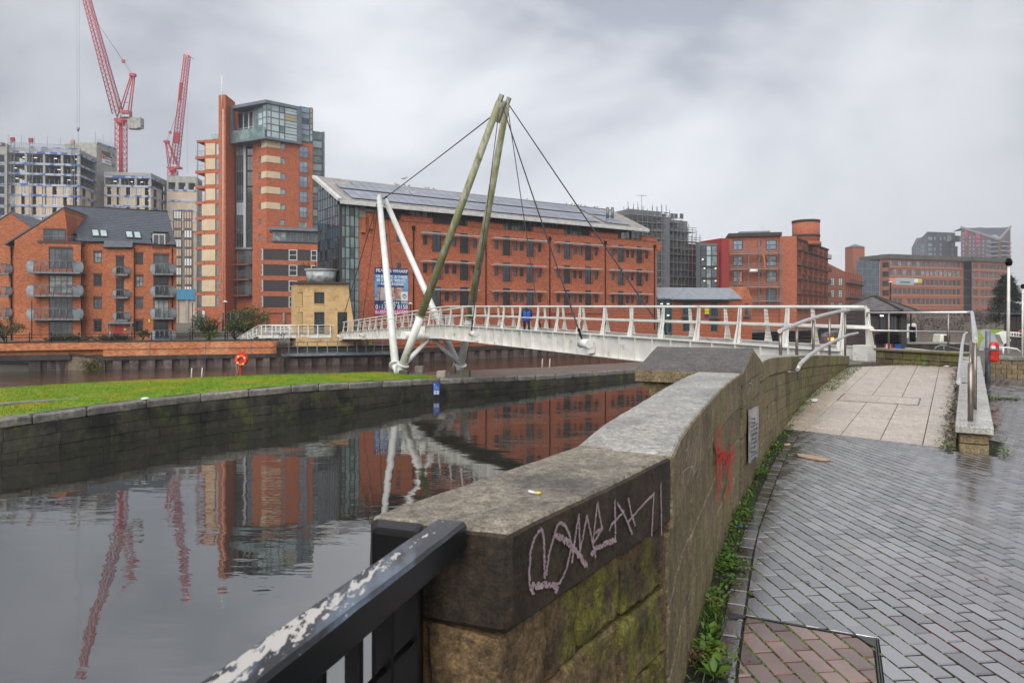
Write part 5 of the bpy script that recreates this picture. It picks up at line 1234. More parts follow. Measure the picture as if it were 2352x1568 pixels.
for s,o in((sA,-.1),(sB,-.1),(sE,-.1),(sF,-.1)):
 r=.19 if s<16 else .15;m=MB();m.tube(bp(s+.1,-.32,gz(s)-.36),bp(s-.55 if s<BK else s-.6,-.32,gz(s)-.36),r,r,14);m.box8([bp(s-.5,-.34,gz(s)-.75),bp(s-.35,-.34,gz(s)-.75),bp(s-.35,-.05,gz(s)-.75),bp(s-.5,-.05,gz(s)-.75),bp(s-.5,-.34,gz(s)-.4),bp(s-.35,-.34,gz(s)-.4),bp(s-.35,-.0,gz(s)-.4),bp(s-.5,0,gz(s)-.4)]);m.tube(bp(s-.35,-.32,gz(s)-.36),bp(s-.35,.0,gz(s)-.36),.1,.1,8);m.build('cable_anchor',white_steel,bridge)
# ---- white approach walkway on the far bank and its stairs
app=thing('approach_walkway','white railed walkway with sloping stair leading to the far end of the footbridge','walkway',W(690,775,66))
YA=65.6;aw0=W(600,775,YA);aw1=W(762,775,67.2)
FAP=Fac(594,YA,762,66.8)
zt=FAP.Z(680,747);zd=FAP.Z(680,764);zb_=FAP.Z(680,776)
m=MB();FAP.box(m,0,FAP.L,zb_,zd-.15,-2.2,0);m.build('deck',white_steel,app)
m=MB();FAP.box(m,-.1,FAP.L,zd-.15,zd-.06,-2.3,.06);m.build('edge_beam',deck_in,app)
xs=[601,625,644.5,665,686,708,730,759]
for d in(0.05,-2.2):
 for x in xs:
  u=FAP.U(x,0);m=MB();FAP.box(m,u-.05,u+.05,zb_ if d>0 else zd-.1,zt,d-.05,d+.02);m.build('rail_post',white_post,app)
 for z,r in((zt,.04),(zt-.28,.018),(zt-.42,.018),(zt-.55,.018),(zt-.68,.018)):
  m=MB();m.tube(FAP.P(0,z,d),FAP.P(FAP.L,z,d),r,n=6);m.build('rail',white_steel,app)
 for i in range(5):
  m=MB();f=.21*i;m.tube(FAP.P(0,zt-f,d),W(544+3*i,777,YA)+Vector((0,d*.0,0))+Vector((FAP.n.x*d,FAP.n.y*d,0)),.03 if i==0 else .018,n=6);m.build('stair_rail',white_steel,app)
 for t in(.25,.5,.75):
  m=MB();a=FAP.P(0,zt,d).lerp(W(544,777,YA),t);m.box(a.x-.035,a.x+.035,a.y-.03,a.y+.03,-.9,a.z);m.build('stair_post',white_post,app)
m=MB();a=FAP.P(0,zd-.1,0);b=W(552,779,YA)
for k in range(6):
 p=a.lerp(b,(k+.5)/6);m.box(p.x-.2,p.x+.2,p.y,p.y+2,p.z-.2,p.z)
m.build('stair_treads',white_steel,app)
# gallery beneath the walkway with its mural wall
gal=thing('riverside_gallery','dark river gallery with grey railing beneath the white walkway','walkway',W(770,812,66))
def wq(x,y):return(603+.13428*x,689+.13428*y)
gp_=[fbp(p)for p in(646,690,740,800,850,905)]
m=MB()
for i in range(len(gp_)-1):
 a,b=gp_[i],gp_[i+1];d=(b-a).normalized();n_=Vector((d.y,-d.x));q=[a+n_*.5,b+n_*.5,b-n_*3,a-n_*3];m.prism([tuple(p)for p in q],-2.38,-2.12)
m.build('floor_slab',galv,gal)
m=MB();bwp=[p+Vector((0,2.6))for p in gp_]
strip(m,bwp,-2.2,-.75,-.4,0);m.build('back_wall',brick_brown,gal)
m=MB();strip(m,[p+Vector((0,2.9))for p in gp_],-3.5,-2.2,-.4,0);m.build('footing',bank_cap,gal)
for i in range(len(gp_)-1):
 a,b=gp_[i],gp_[i+1];d=(b-a).normalized();n_=Vector((d.y,-d.x));a2,b2=a+n_*.42,b+n_*.42
 for z in(-1.02,-1.42,-1.75,-2.02):
  m=MB();m.tube((a2.x,a2.y,z),(b2.x,b2.y,z),.035 if z>-1.1 else .014,n=6);m.build('rail',galv,gal)
for x in(475,625,790,955,1130,1300,1470,1630,1785,1925,2065,2195):
 q=fbp(603+.13428*x);m=MB();m.box(q.x-.04,q.x+.04,q.y-.46,q.y-.38,-2.15,-.98);m.build('rail_post',galv,gal)
FG=Fac(640,(bwp[0]).y,905,(bwp[-1]).y)
def gbox(x0,y0,x1,y1,mt,nm,d=.08,lab=None):
 (a,b),(c,e)=wq(x0,y0),wq(x1,y1);u0,u1,z0,z1=FG.rect(a,b,c,e,0);m=MB();FG.box(m,u0,u1,z0,z1,d-.35,d+.28);return m.build(nm,mt,gal,lab)
gbox(590,640,985,780,mat('mural_blue',(0.012,0.13,0.30),(0.05,0.12,0.34),1.0,rough=.8),'mural',.04)
gbox(575,780,910,800,mat('mural_pink',(0.28,0.03,0.16),(0.03,.1,.28),1.5,rough=.8),'mural',.03)
gbox(1690,670,1760,830,mat('mural_yellow',(0.26,0.24,0.02),(.1,.14,.03),1.0,rough=.8),'mural',.03)
gbox(1810,670,1865,820,MATS['mural_yellow'],'mural',.03)
gbox(1080,680,1515,750,concrete,'support_beam',.5);gbox(1090,750,1130,860,concrete,'support_column',.45);gbox(1490,750,1545,860,concrete,'support_column',.45)
gbox(1000,815,1080,862,concrete,'plinth_block',.5);gbox(1170,812,1280,862,concrete,'plinth_block',.5);gbox(1560,805,1675,860,concrete,'plinth_block',.5)
gbox(1430,680,1450,870,sign_blue,'blue_pipe',.9)
# ---------------------------------------------------------------- buildings, far bank
GZ=-1.5
def block(name,mt,par,F,px0,py0,px1,py1,d=0.0,dep=8.0,z0=None):
 u0,u1,zz0,zz1=F.rect(px0,py0,px1,py1,d);m=MB();F.box(m,u0,u1,GZ if z0 is None else z0,zz1,d-dep,d);return m.build(name,mt,par)
# ======== apartment block at left
FA=Fac(33,81,406,85)
apt=thing('apartment_block','red brick apartment block with slate roof and curved steel balconies on the left bank','building',FA.P(10,GZ,-5))
def r1(x0,y0,x1,y1):return(.2563*x0,402+.2563*y0,.2563*x1,402+.2563*y1)
def ar(x0,y0,x1,y1,d=0.0):return FA.rect(*r1(x0,y0,x1,y1),d)
win_big=[(437,655,652,840),(437,895,652,1062),(437,1090,652,1280),(437,1312,652,1478)]
col1=[(838,690,913,790),(838,895,913,998),(838,1103,913,1200),(838,1303,913,1405)]
col2=[(1213,705,1283,803),(1213,905,1283,1003),(1213,1103,1283,1200),(1213,1303,1283,1405)]
colr=[(1375,715,1512,882),(1375,915,1512,1083),(1375,1115,1512,1283),(1375,1312,1512,1478)]
colc=[(1040,735,1112,882),(1040,940,1112,1090),(1040,1140,1112,1290)]
U=lambda x:FA.U(.2563*x);Zy=lambda x,y:FA.Z(.2563*x,402+.2563*y)
ze=Zy(1000,612)
m=MB();ops=[ar(*w)for w in col1+col2+colr]
FA.wall(m,U(735),U(1582),GZ,ze,ops,.14,0.0,11);m.build('wall',brick_apt,apt)
# gable wing: half gable wall
m=MB();gops=[ar(390,490,590,590)]
g=[(U(130),GZ),(U(735),GZ),(U(735),Zy(735,600)),(U(660),Zy(660,600)),(U(600),Zy(600,600)),(U(597),Zy(597,455)),(U(575),Zy(575,300)),(U(130),Zy(130,585))]
vs=[FA.P(u,z,-.0)for u,z in g]+[FA.P(u,z,-11)for u,z in g];n=len(g)
m.mesh(vs,[tuple(range(n)),tuple(reversed(range(n,2*n)))]+[(i,(i+1)%n,n+(i+1)%n,n+i)for i in range(n)]);m.build('gable_wall',brick_apt,apt)
m=MB();us,us2=U(45),U(130);FA.box(m,us,us2,GZ,Zy(60,625),-9,-.9);m.build('side_wall',brick_apt,apt)
m=MB()
a0,a1=(U(575),Zy(575,296)),(U(45),Zy(45,628));q=[FA.P(a0[0],a0[1],.06),FA.P(a1[0],a1[1],.06),FA.P(a1[0],a1[1],-11.2),FA.P(a0[0],a0[1],-11.2)]
m.box8([p+Vector((0,0,.0))for p in q]+[p+Vector((0,0,.2))for p in q]);m.build('verge_roof',slate,apt)
# bay in front of the gable
D=1.0;m=MB();ops=[ar(*w,D)for w in win_big]
FA.wall(m,FA.U(.2563*375,D),FA.U(.2563*725,D),GZ,FA.Z(140,402+.2563*612,D),ops,.14,D,D-.01);m.build('bay_wall',brick_apt,apt)
m=MB();u0,u1=FA.U(.2563*335,D),FA.U(.2563*728,D);FA.box(m,u0,u1,FA.Z(140,402+.2563*612,D),FA.Z(140,402+.2563*592,D),.0,D+.08);m.build('parapet_band',soldier,apt)
for w in win_big:window(apt,FA,ar(*w,D),4,3,frame_brown,random.choice([glass_grey,glass_pale,glass_grey]),D-.1,.1)
window(apt,FA,ar(390,490,590,590),3,1,frame_brown,glass_grey,.02,.1)
m=MB();FA.box(m,*ar(385,478,592,492),-.02,.05);m.build('lintel',soldier,apt)
pal=[glass_pale,glass_dark,glass_grey,glass_dark]
for i,w in enumerate(col1+col2):window(apt,FA,ar(*w),2,2,frame_brown,[glass_pale,glass_dark,glass_grey,glass_dark,glass_dark,glass_pale,glass_grey,glass_dark][i],-.1,.1)
for i,w in enumerate(colr):window(apt,FA,ar(*w),3,1,frame_brown,[glass_grey,glass_dark,glass_pale,glass_dark][i],-.1,.1)
for w in col1+col2+colr:
 x0,y0,x1,y1=w;m=MB();FA.box(m,*ar(x0-4,y0-17,x1+4,y0),-.02,.03);m.build('lintel',soldier,apt)
for w in win_big:x0,y0,x1,y1=w;m=MB();FA.box(m,*ar(x0,y0-15,x1,y0,D),D-.02,D+.03);m.build('lintel',soldier,apt)
for x,y0 in((95,700),(95,905),(95,1100),(95,1305)):
 q=ar(x,y0,x+13,y0+95,-.9);m=MB();FA.box(m,*q,-.95,-.87);m.build('side_window',frame_brown,apt)
# projecting centre strip
D2=.35;m=MB();FA.wall(m,FA.U(.2563*948,D2),FA.U(.2563*1198,D2),GZ,FA.Z(275,402+.2563*652,D2),[ar(*w,D2)for w in colc]+[ar(1028,1345,1100,1478,D2)],.14,D2,.34);m.build('centre_wall',brick_apt,apt)
for w in colc:
 window(apt,FA,ar(*w,D2),2,3,frame_brown,glass_dark,D2-.1,.1);x0,y0,x1,y1=w;m=MB();FA.box(m,*ar(x0-4,y0-17,x1+4,y0,D2),D2-.02,D2+.03);m.build('lintel',soldier,apt)
m=MB();FA.box(m,*ar(1028,1345,1100,1478,D2),D2-.12,D2-.02);dr_=m.build('entrance_door',red_paint,apt,'bright red entrance door')
for x0,x1 in((1044,1062),(1066,1084)):m=MB();FA.box(m,*ar(x0,1362,x1,1395,D2),D2-.06,D2-.03);m.build('pane',glass_dark,dr_)
m=MB();FA.box(m,*ar(1048,1405,1062,1420,D2),D2-.06,D2-.025);m.build('notice',white_m,dr_)
m=MB();FA.box(m,*ar(948,1316,1196,1332,D2+.8),D2,D2+.9);m.build('canopy',galv,apt)
for x in(967,1176):m=MB();q=ar(x-4,1332,x+4,1478,D2+.8);FA.box(m,q[0],q[1],GZ,q[3],D2+.7,D2+.85);m.build('canopy_post',galv,apt)
m=MB();FA.box(m,*ar(1112,1375,1130,1388,D2),D2,D2+.04);FA.box(m,*ar(983,1408,1006,1430,D2),D2,D2+.04);m.build('door_plate',white_m,apt)
m=MB();FA.box(m,*ar(1333,1292,1346,1318),0,.08);m.build('alarm_box',sign_yellow,apt)
# main roof slope with raised slates, from eaves to ridge
rid=[W(148,473,91),W(385,487,95)]
ev=[FA.P(U(690),Zy(690,592),.25),FA.P(U(1585),Zy(1585,628),.25)]
A_,B_,C_,D_=ev[0],ev[1],rid[1],rid[0]
m=MB();nrows,ncols=20,44
A_2=FA.P(U(597),Zy(597,450),-.1)
def rp2(u,v):return A_.lerp(B_,u).lerp(D_.lerp(C_,u),v)
nn_=(B_-A_).cross(D_-A_).normalized()
slope=MB()
def skip(u,v):
 p=rp2(u,v);px=CX+FP*p.x/p.y;py=HY-FP*(p.z-EYE)/p.y
 x,y=px/.2563,(py-402)/.2563
 if 1358<x<1508 and 515<y<640:return True
 if x<690 and y>460 and x<597+(y-455)*.66+30:return True
 return False
for j in range(nrows):
 for i in range(ncols):
  u0,u1,v0,v1=i/ncols,(i+1)/ncols,j/nrows,(j+1)/nrows
  if skip((u0+u1)/2,(v0+v1)/2):continue
  lift=.05+random.uniform(0,.015)
  slope.face([rp2(u0+.0006,v0)+nn_*lift,rp2(u1-.0006,v0)+nn_*lift,rp2(u1-.0006,v1)+nn_*.02,rp2(u0+.0006,v1)+nn_*.02])
  slope.face([rp2(u0,v0)+nn_*.0,rp2(u1,v0)+nn_*.0,rp2(u1,v0)+nn_*lift,rp2(u0,v0)+nn_*lift])
roof=slope.build('roof',slate,apt,fix=False)
m=MB();pts=[A_+Vector((0,0,-.15)),B_+Vector((0,0,-.15)),C_+Vector((0,0,-.05)),D_+Vector((0,0,-.05))]
back=[W(210,600,106),W(368,600,106)]
m.face([C_,D_,back[0],back[1]]);m.face([B_-Vector((0,0,.3)),C_-Vector((0,0,.1)),back[1]]);m.face([A_-Vector((0,0,.3)),D_-Vector((0,0,.1)),back[0]]);m.build('roof_back',slate,apt,fix=False)
m=MB();m.tube(C_+Vector((0,0,.05)),D_+Vector((0,0,.05)),.12,n=6);m.build('ridge_tile',bank_cap,apt)
m=MB();lo=[FA.P(U(945),Zy(945,655),D2+.3),FA.P(U(1200),Zy(1200,657),D2+.3)];hi=[FA.P(U(940),Zy(940,596),.25),FA.P(U(1198),Zy(1198,606),.25)]
m.box8([lo[0],lo[1],hi[1],hi[0]]+[p+Vector((0,0,.12))for p in(lo[0],lo[1],hi[1],hi[0])]);m.build('lower_roof',slate,apt)
m=MB();m.tube(A_+Vector((0,0,-.1)),FA.P(U(945),Zy(945,600),.3),.07,n=6);m.tube(FA.P(U(1198),Zy(1198,612),.3),B_+Vector((0,0,-.1)),.07,n=6);m.tube(lo[0],lo[1],.07,n=6);m.build('gutter',black_paint,apt)
for x in(729,1203,1545):m=MB();m.tube(FA.P(U(x),GZ,.1),FA.P(U(x),Zy(x,650),.1),.06,n=6);m.build('downpipe',black_paint,apt)
m=MB();m.tube(FA.P(U(72),GZ,-.8),FA.P(U(72),Zy(72,640),-.8),.08,n=6);m.build('downpipe',black_paint,apt)
def on_roof(x,y):
 px,py=.2563*x,402+.2563*y;best=None
# intersect sight line with the roof plane
 o=Vector((0,0,EYE));d=Vector(((px-CX)/FP,1,(HY-py)/FP));t=(A_-o).dot(nn_)/d.dot(nn_);return o+d*t
for q in(((820,495),(884,496),(897,560),(831,559)),((892,498),(956,500),(970,564),(903,562)),((1122,512),(1186,513),(1199,574),(1137,571)),((1196,515),(1256,516),(1272,578),(1206,576))):
 p=[on_roof(*k)for k in q];m=MB();m.box8([v for v in p[::-1]]+[v+nn_*.16 for v in p[::-1]]);sk=m.build('skylight',frame_dark,apt)
 c=sum(p,Vector())/4;p2=[c+(v-c)*.80 for v in p];m=MB();m.box8([v+nn_*.15 for v in p2[::-1]]+[v+nn_*.18 for v in p2[::-1]]);m.build('pane',glass_white,sk)
# dormer terrace recess
m=MB();FA.box(m,*ar(1362,520,1508,640,-1.2),-1.6,-1.35);m.build('dormer_wall',frame_dark,apt)
window(apt,FA,ar(1368,530,1480,632,-1.2),2,1,frame_white,glass_grey,-1.25,.1)
m=MB();FA.box(m,*ar(1365,632,1512,655),-.3,.12);m.build('parapet_band',soldier,apt)
m=MB();p=[FA.P(U(1482),Zy(1482,520),-1.3),FA.P(U(1510),Zy(1510,632),.0),FA.P(U(1482),Zy(1482,632),-1.3)];m.face(p);m.build('dormer_cheek',brick_apt,apt,fix=False)
# balconies
def balcony(x0,x1,y0,y1,d0,d1,nb,wing):
 u0,u1,z0,z1=FA.rect(.2563*x0,402+.2563*y0,.2563*x1,402+.2563*y1,d1)
 b=MB();FA.box(b,u0,u1,z0-.12,z0+.06,d0,d1);bo=b.build('balcony',galv,apt)
 ww=(u1-u0)
 for ua_,ub_ in((u0,u0+wing),(u1-wing,u1)):
  m=MB();n=5;s_=1 if ua_==u0 else-1
  for k in range(n):
   za,zb2=z0+(z1-z0)*k/n,z0+(z1-z0)*(k+1)/n;bl=lambda z:.22*(1-(2*(z-z0)/(z1-z0)-1)**2)
   e0=(ua_ if s_>0 else ub_);q=[]
   for z in(za,zb2):
    o=e0-s_*bl(z);q.append((o,z))
   i0=(ub_ if s_>0 else ua_)
   m.box8([FA.P(q[0][0],za,d1-.5),FA.P(i0,za,d1),FA.P(i0,za,d1-.05),FA.P(q[0][0],za,d1-.55),FA.P(q[1][0],zb2,d1-.5),FA.P(i0,zb2,d1),FA.P(i0,zb2,d1-.05),FA.P(q[1][0],zb2,d1-.55)])
  m.build('end_shield',mat('balcony_shield',(0.30,0.335,0.36),(0.22,0.25,0.28),2.0,rough=.5)if 'balcony_shield' not in MATS else MATS['balcony_shield'],bo)
 m=MB();m.tube(FA.P(u0+wing*.5,z1,d1),FA.P(u1-wing*.5,z1,d1),.045,n=6);m.tube(FA.P(u0+wing,z0+.16,d1),FA.P(u1-wing,z0+.16,d1),.03,n=5)
 for dd in(u0+.05,u1-.05):m.tube(FA.P(dd,z1,d0),FA.P(dd,z1,d1),.035,n=5)
 m.build('balcony_rail',galv,bo)
 m=MB()
 for k in range(nb+1):
  u=u0+wing+(u1-u0-2*wing)*k/nb;m.tube(FA.P(u,z0,d1),FA.P(u,z1,d1),.035,n=5)
 for k in range(nb*5):u=u0+wing+(u1-u0-2*wing)*(k+.5)/(nb*5);m.tube(FA.P(u,z0+.16,d1),FA.P(u,z1,d1),.010,n=4,caps=False)
 m.build('balusters',galv,bo)
for y0,y1 in((768,872),(985,1080),(1196,1292)):balcony(236,716,y0,y1,0,2.0,6,.75)
for y0,y1 in((822,893),(1026,1096),(1230,1302)):balcony(1015,1142,y0,y1,D2,D2+.7,1,.32)
for y0,y1 in((795,885),(995,1083),(1192,1282),(1392,1476)):balcony(1354,1552,y0,y1,0,1.1,3,.45)
for y0,y1 in((795,882),(1000,1080),(1192,1275)):balcony(-110,76,y0,y1,-2,-.2,3,.3)
m=MB();u0,u1,z0,z1=FA.rect(.2563*365,402+.2563*548,.2563*690,402+.2563*592,D)
m.tube(FA.P(u0,z1,D),FA.P(u1,z1,D),.04,n=5)
for k in range(24):m.tube(FA.P(u0+(u1-u0)*k/23,z0,D),FA.P(u0+(u1-u0)*k/23,z1,D),.014,n=4)
m.build('terrace_rail',galv,apt)
# second wing behind at far left
apt2=thing('gabled_wing','red brick gabled apartment wing behind the left block','building',W(20,778,96))
FW2=Fac(-90,95,90,97);m=MB();r=lambda x,y:(FW2.U(.2563*x),FW2.Z(.2563*x,402+.2563*y))
g=[(FW2.U(-90),GZ),(FW2.U(90),GZ),(FW2.U(90),r(300,500)[1]),r(280,470),r(100,340),r(-100,470),(FW2.U(-90),r(-300,580)[1])]
vs=[FW2.P(u,z)for u,z in g]+[FW2.P(u,z,-10)for u,z in g];n=len(g);m.mesh(vs,[tuple(range(n)),tuple(reversed(range(n,2*n)))]+[(i,(i+1)%n,n+(i+1)%n,n+i)for i in range(n)]);m.build('wall',brick_apt,apt2)
m=MB();a,b,c=FW2.P(*r(100,337),.1),FW2.P(*r(300,482),.1),FW2.P(*r(-110,475),.1);bk=Vector((-FW2.n.x*10,-FW2.n.y*10,0))
for p,q in((a,b),(c,a)):m.box8([p,q,q+bk,p+bk]+[v+Vector((0,0,.16))for v in(p,q,q+bk,p+bk)])
m.build('roof',slate,apt2)
# ======== tall tower
TF=Fac(612,138,718,143.5);TLf=Fac(580,141.5,612,138)
tower=thing('apartment_tower','tall orange brick apartment tower with a glass penthouse pod and cream bands','building',TF.P(4,GZ,-8))
def t5(x,y):return(488+.2379*x,201+.2379*y)
def r2(x,y):return(402+.4211*x,143.6+.4211*y)
ztop=TF.Z(612,322);Zt=lambda y,F=TF,px=612:F.Z(px,y)
core=MB();qa=TF.P(0,0).xy;qb=TF.P(TF.L,0).xy;qc=qb-TF.n*16;qd=TLf.P(0,0).xy+Vector((-.0,16))
rights=[(567,925,677),(712,922,820),(856,920,965),(1002,918,1110),(1148,917,1255)]
wops=[]
for(y0,xr,y1)in rights:a,b=t5(838,y0),t5(xr,y1);wops.append(TF.rect(*a,*b))
a,b=t5(832,1293),t5(917,1352);lowR=TF.rect(*a,*b)
smalls=[]
for(y0,y1)in((535,597),(683,742),(832,885),(980,1035),(1127,1182)):a,b=t5(655,y0),t5(704,y1);smalls.append(TF.rect(*a,*b))
a,b=t5(651,1275),t5(699,1330);smalls.append(TF.rect(*a,*b))
TF.wall(core,0,TF.L,GZ,TF.Z(700,329),wops+smalls+[lowR],.2,0,15)
core.build('wall',brick_tower,tower)
m=MB();lops=[]
for(y0,y1)in((527,576),(668,727),(818,880),(965,1025),(1117,1175),(1268,1326),(1415,1475)):a,b=t5(447,y0),t5(472,y1);lops.append(TLf.rect(*a,*b))
TLf.wall(m,0,TLf.L-.002,GZ,TLf.Z(596,323),lops,.2,0,14);m.build('wall',brick_tower,tower)
for w in wops:window(tower,TF,w,2,2,frame_grey,glass_sky,-.12,.12)
for w in smalls+[lowR]:window(tower,TF,w,2 if w is lowR else 1,1,frame_grey,random.choice([glass_pale,glass_sky,glass_pale]),-.12,.1)
for w in lops:window(tower,TLf,w,1,2,frame_grey,glass_green,-.12,.1)
for w in wops:
 m=MB();u0,u1,z0,z1=w;m.tube(TF.P(u0-.2,z0+1.0,.25),TF.P(u1+.2,z0+1.0,.25),.05,n=4);m.tube(TF.P(u0-.2,z0-.1,.25),TF.P(u1+.2,z0-.1,.25),.06,n=4)
 for k in range(9):u=u0-.2+(u1-u0+.4)*k/8;m.tube(TF.P(u,z0-.1,.25),TF.P(u,z0+1.0,.25),.02,n=4)
 m.build('juliet_rail',frame_grey,tower)
for(y0,y1,yr0,yr1)in((503,572,522,590),(655,718,670,738),(805,868,818,884),(955,1018,968,1032),(1105,1168,1118,1180)):
 a,b=t5(522,y0+1),t5(655,y1+10);u0,u1=0,TF.U(t5(655,0)[0]);z0,z1=TF.Z(612,t5(0,y1)[1]),TF.Z(612,t5(0,y0)[1]);m=MB();TF.box(m,u0-.06,u1,z0,z1,-.2,.08);m.build('cream_panel',tan_panel,tower)
 v0=TLf.U(t5(474,0)[0]);m=MB();TLf.box(m,v0,TLf.L-.02,z0,z1,-.2,.08);m.build('cream_panel',tan_panel,tower)
# fin and left wing
FF=Fac(502,139.5,518,139);m=MB();pts=[FF.P(0,0).xy,FF.P(FF.L,0).xy,XY(540,143),XY(540,158),FF.P(0,0).xy+Vector((0,18))]
zf=FF.Z(510,218);m.prism([tuple(p)for p in pts],GZ,[zf,zf,FF.Z(510,222),zf-1,zf-.5]);m.build('brick_fin',brick_tower,tower)
m=MB();m.tube(FF.P(.95,FF.Z(508,245),.12),FF.P(.95,FF.Z(508,175),.12),.1,n=6);m.build('flag_mast',white_post,tower)
m=MB();c=FF.P(1.15,0,.05);m.tube((c.x,c.y,3),(c.x,c.y,zf-3),.07,n=5);m.build('downpipe',white_post,tower)
for i,ch in enumerate('trinity one'):
 if ch==' ':continue
 z=FF.Z(510,712-i*7.4);text_obj(ch,FF,.62,z,.42 if ch in 'nieor' else .5,mat('sign_letter',(0.35,0.33,0.32),rough=.5)if 'sign_letter' not in MATS else MATS['sign_letter'],tower,.12,name='letter',rot=radians(90),bold=.012)
FL=Fac(470,141,502,140.6);lw=MB();fl=[]
ylev=[(440,505),(522,583),(604,666),(687,751),(770,836),(853,915),(936,999),(1019,1081),(1102,1165),(1184,1248),(1268,1330)]
for y0,y1 in ylev:a,b=r2(222,y0),r2(239,y1);fl.append(FL.rect(*a,*b))
FL.wall(lw,0,FL.L,GZ,FL.Z(486,r2(0,420)[1]),fl,.2,0,14);lw.build('wall',brick_tower,tower)
for i,w in enumerate(fl):
 window(tower,FL,w,1,2,frame_grey,glass_green if i>3 else glass_sky,-.12,.1)
 y0,y1=ylev[i];x0=168 if i<4 else 147;a,b=r2(x0,y0+2),r2(220,y1);q=FL.rect(*a,*b);m=MB();FL.box(m,*q,-.1,.07);m.build('cream_panel',tan_panel,tower)
# side balconies of the left wing
m=MB();FL.box(m,FL.U(452),0-.02,FL.Z(460,r2(0,436)[1]),FL.Z(460,r2(0,425)[1]),-6,.1);m.build('canopy_slab',brick_tower,tower)
for i,(y0,y1)in enumerate(ylev):
 z=FL.Z(460,r2(0,y1+16)[1]);m=MB();FL.box(m,FL.U(449),-.02,z-.25,z+.35,-6,.1);bo=m.build('balcony',brick_tower,tower)
 m=MB();u0=FL.U(451);m.tube(FL.P(u0,z+1.45,.0),FL.P(-.1,z+1.45,0),.04,n=4)
 for k in range(7):m.tube(FL.P(u0+(-u0-.1)*k/6,z+.35,0),FL.P(u0+(-u0-.1)*k/6,z+1.45,0),.02,n=4)
 m.build('balcony_rail',galv,bo)
 if i>3:m=MB();FL.box(m,FL.U(456),-.02,z+.35,z+2.9,-5.9,-1.2);m.build('balcony_glazing',glass_green,bo)
m=MB();u=FL.U(454);m.tube(FL.P(u,GZ,.0),FL.P(u,FL.Z(460,r2(0,430)[1]),0),.09,n=5);m.build('balcony_column',frame_grey,tower)
m=MB();FL.box(m,FL.U(r2(197,0)[0]),FL.L,FL.Z(486,r2(0,418)[1]),FL.Z(486,r2(0,390)[1]),-1,.0);m.build('roof_screen',glass_green,tower)
# glazed stair column
FGl=Fac(540,142.6,580,142.2);gl_lv=[(518,660),(660,805),(805,955),(955,1100),(1100,1240),(1240,1395),(1395,1545)]
m=MB();FGl.box(m,0,FGl.L,GZ,FGl.Z(560,t5(0,505)[1]),-14,-.6);m.build('recess_wall',brick_tower,tower)
gm_=[glass_grey,glass_grey,frame_brown,glass_grey,glass_white,glass_grey,frame_brown]
for i,(y0,y1)in enumerate(gl_lv):
 a,b=t5(222,y0),t5(300,y1);q=FGl.rect(*a,*b);window(tower,FGl,(q[0],q[1],q[2]+.1,q[3]-.1),3,1,frame_grey,[glass_pale,glass_grey,glass_dark,glass_grey,glass_white,glass_grey,glass_dark][i],-.3,.12)
 a,b=t5(325,y0),t5(386,y1);q=FGl.rect(*a,*b);window(tower,FGl,(q[0],q[1],q[2]+.1,q[3]-.1),2,2,frame_dark,glass_dark,-.3,.12)
m=MB();a,b=t5(301,515),t5(323,1560);FGl.box(m,*FGl.rect(*a,*b),-.5,.1);m.build('mullion_column',mat('pale_column',(0.42,0.44,0.46),rough=.4),tower)
a,b=t5(218,1545),t5(386,1562);m=MB();FGl.box(m,*FGl.rect(*a,*b),-1,.15);m.build('bay_base',zinc,tower)
for y0,y1 in((1055,1100),(1138,1182),(1222,1268)):
 a,b=r2(332,y0),r2(416,y1);q=FGl.rect(*a,*b);m=MB();FGl.box(m,q[0],q[1],q[2]-.25,q[2],-.5,1.2);bo=m.build('balcony',brick_brown,tower);m=MB();m.tube(FGl.P(q[0],q[3],1.15),FGl.P(q[1],q[3],1.15),.05,n=4)
 for k in range(13):u=q[0]+(q[1]-q[0])*k/12;m.tube(FGl.P(u,q[2],1.15),FGl.P(u,q[3],1.15),.022,n=4)
 m.build('balcony_rail',frame_grey,bo);m=MB();FGl.box(m,q[0]+.3,q[1]-.2,q[2],q[3]+1.2,-.55,-.45);m.build('balcony_door',glass_grey,bo)
# glass pod at the top
pod=MB();PR=Fac(610,136.5,693,141.5);PL_=Fac(526,141,610,136.5)
zr0,zr1=PR.Z(612,t5(0,118)[1]),PR.Z(612,t5(0,148)[1]);zb1,zb0=PR.Z(612,t5(0,472)[1]),PR.Z(612,t5(0,492)[1])
plan=[PL_.P(0,0).xy,PL_.P(PL_.L,0).xy,PR.P(PR.L,0).xy,PR.P(PR.L,0,-12).xy,PL_.P(0,0,-10).xy]
m=MB();m.prism([tuple(p)for p in plan],zr1,zr0);m.build('pod_roof',zinc,tower)
m=MB();m.prism([tuple(p)for p in plan],zb0,zb1);m.build('pod_floor',zinc,tower)
m=MB();PL_.box(m,0,.9,zb1,zr1,-.5,0);PR.box(m,PR.L-.9,PR.L,zb1,zr1,-.5,.0);m.build('pod_frame_leg',zinc,tower)
m=MB();PL_.box(m,.9,4.0,zb1,zr1,-3,-2.6);m.build('pod_side_wall',zinc,tower)
xs=[522,566,645,697,822];ys=[152,215,278,343,408,470]
patt={(2,0):glass_green,(3,0):glass_white,(3,1):glass_yellow,(2,3):glass_green,(1,0):glass_sky,(0,0):glass_green}
for i in range(4):
 for j in range(5):
  z1_,z0_=zr1-(zr1-zb1)*j/5,zr1-(zr1-zb1)*(j+1)/5;u0=PR.U(t5(xs[i],0)[0],-.3);u1=PR.U(t5(xs[i+1],0)[0],-.3)
  window(tower,PR,(max(.1,u0),u1,z0_,z1_),1,1 if i<3 else 2,frame_grey if(i,j)not in((2,0),(2,3))else frame_dark,patt.get((i,j),glass_white),-.3,.12)
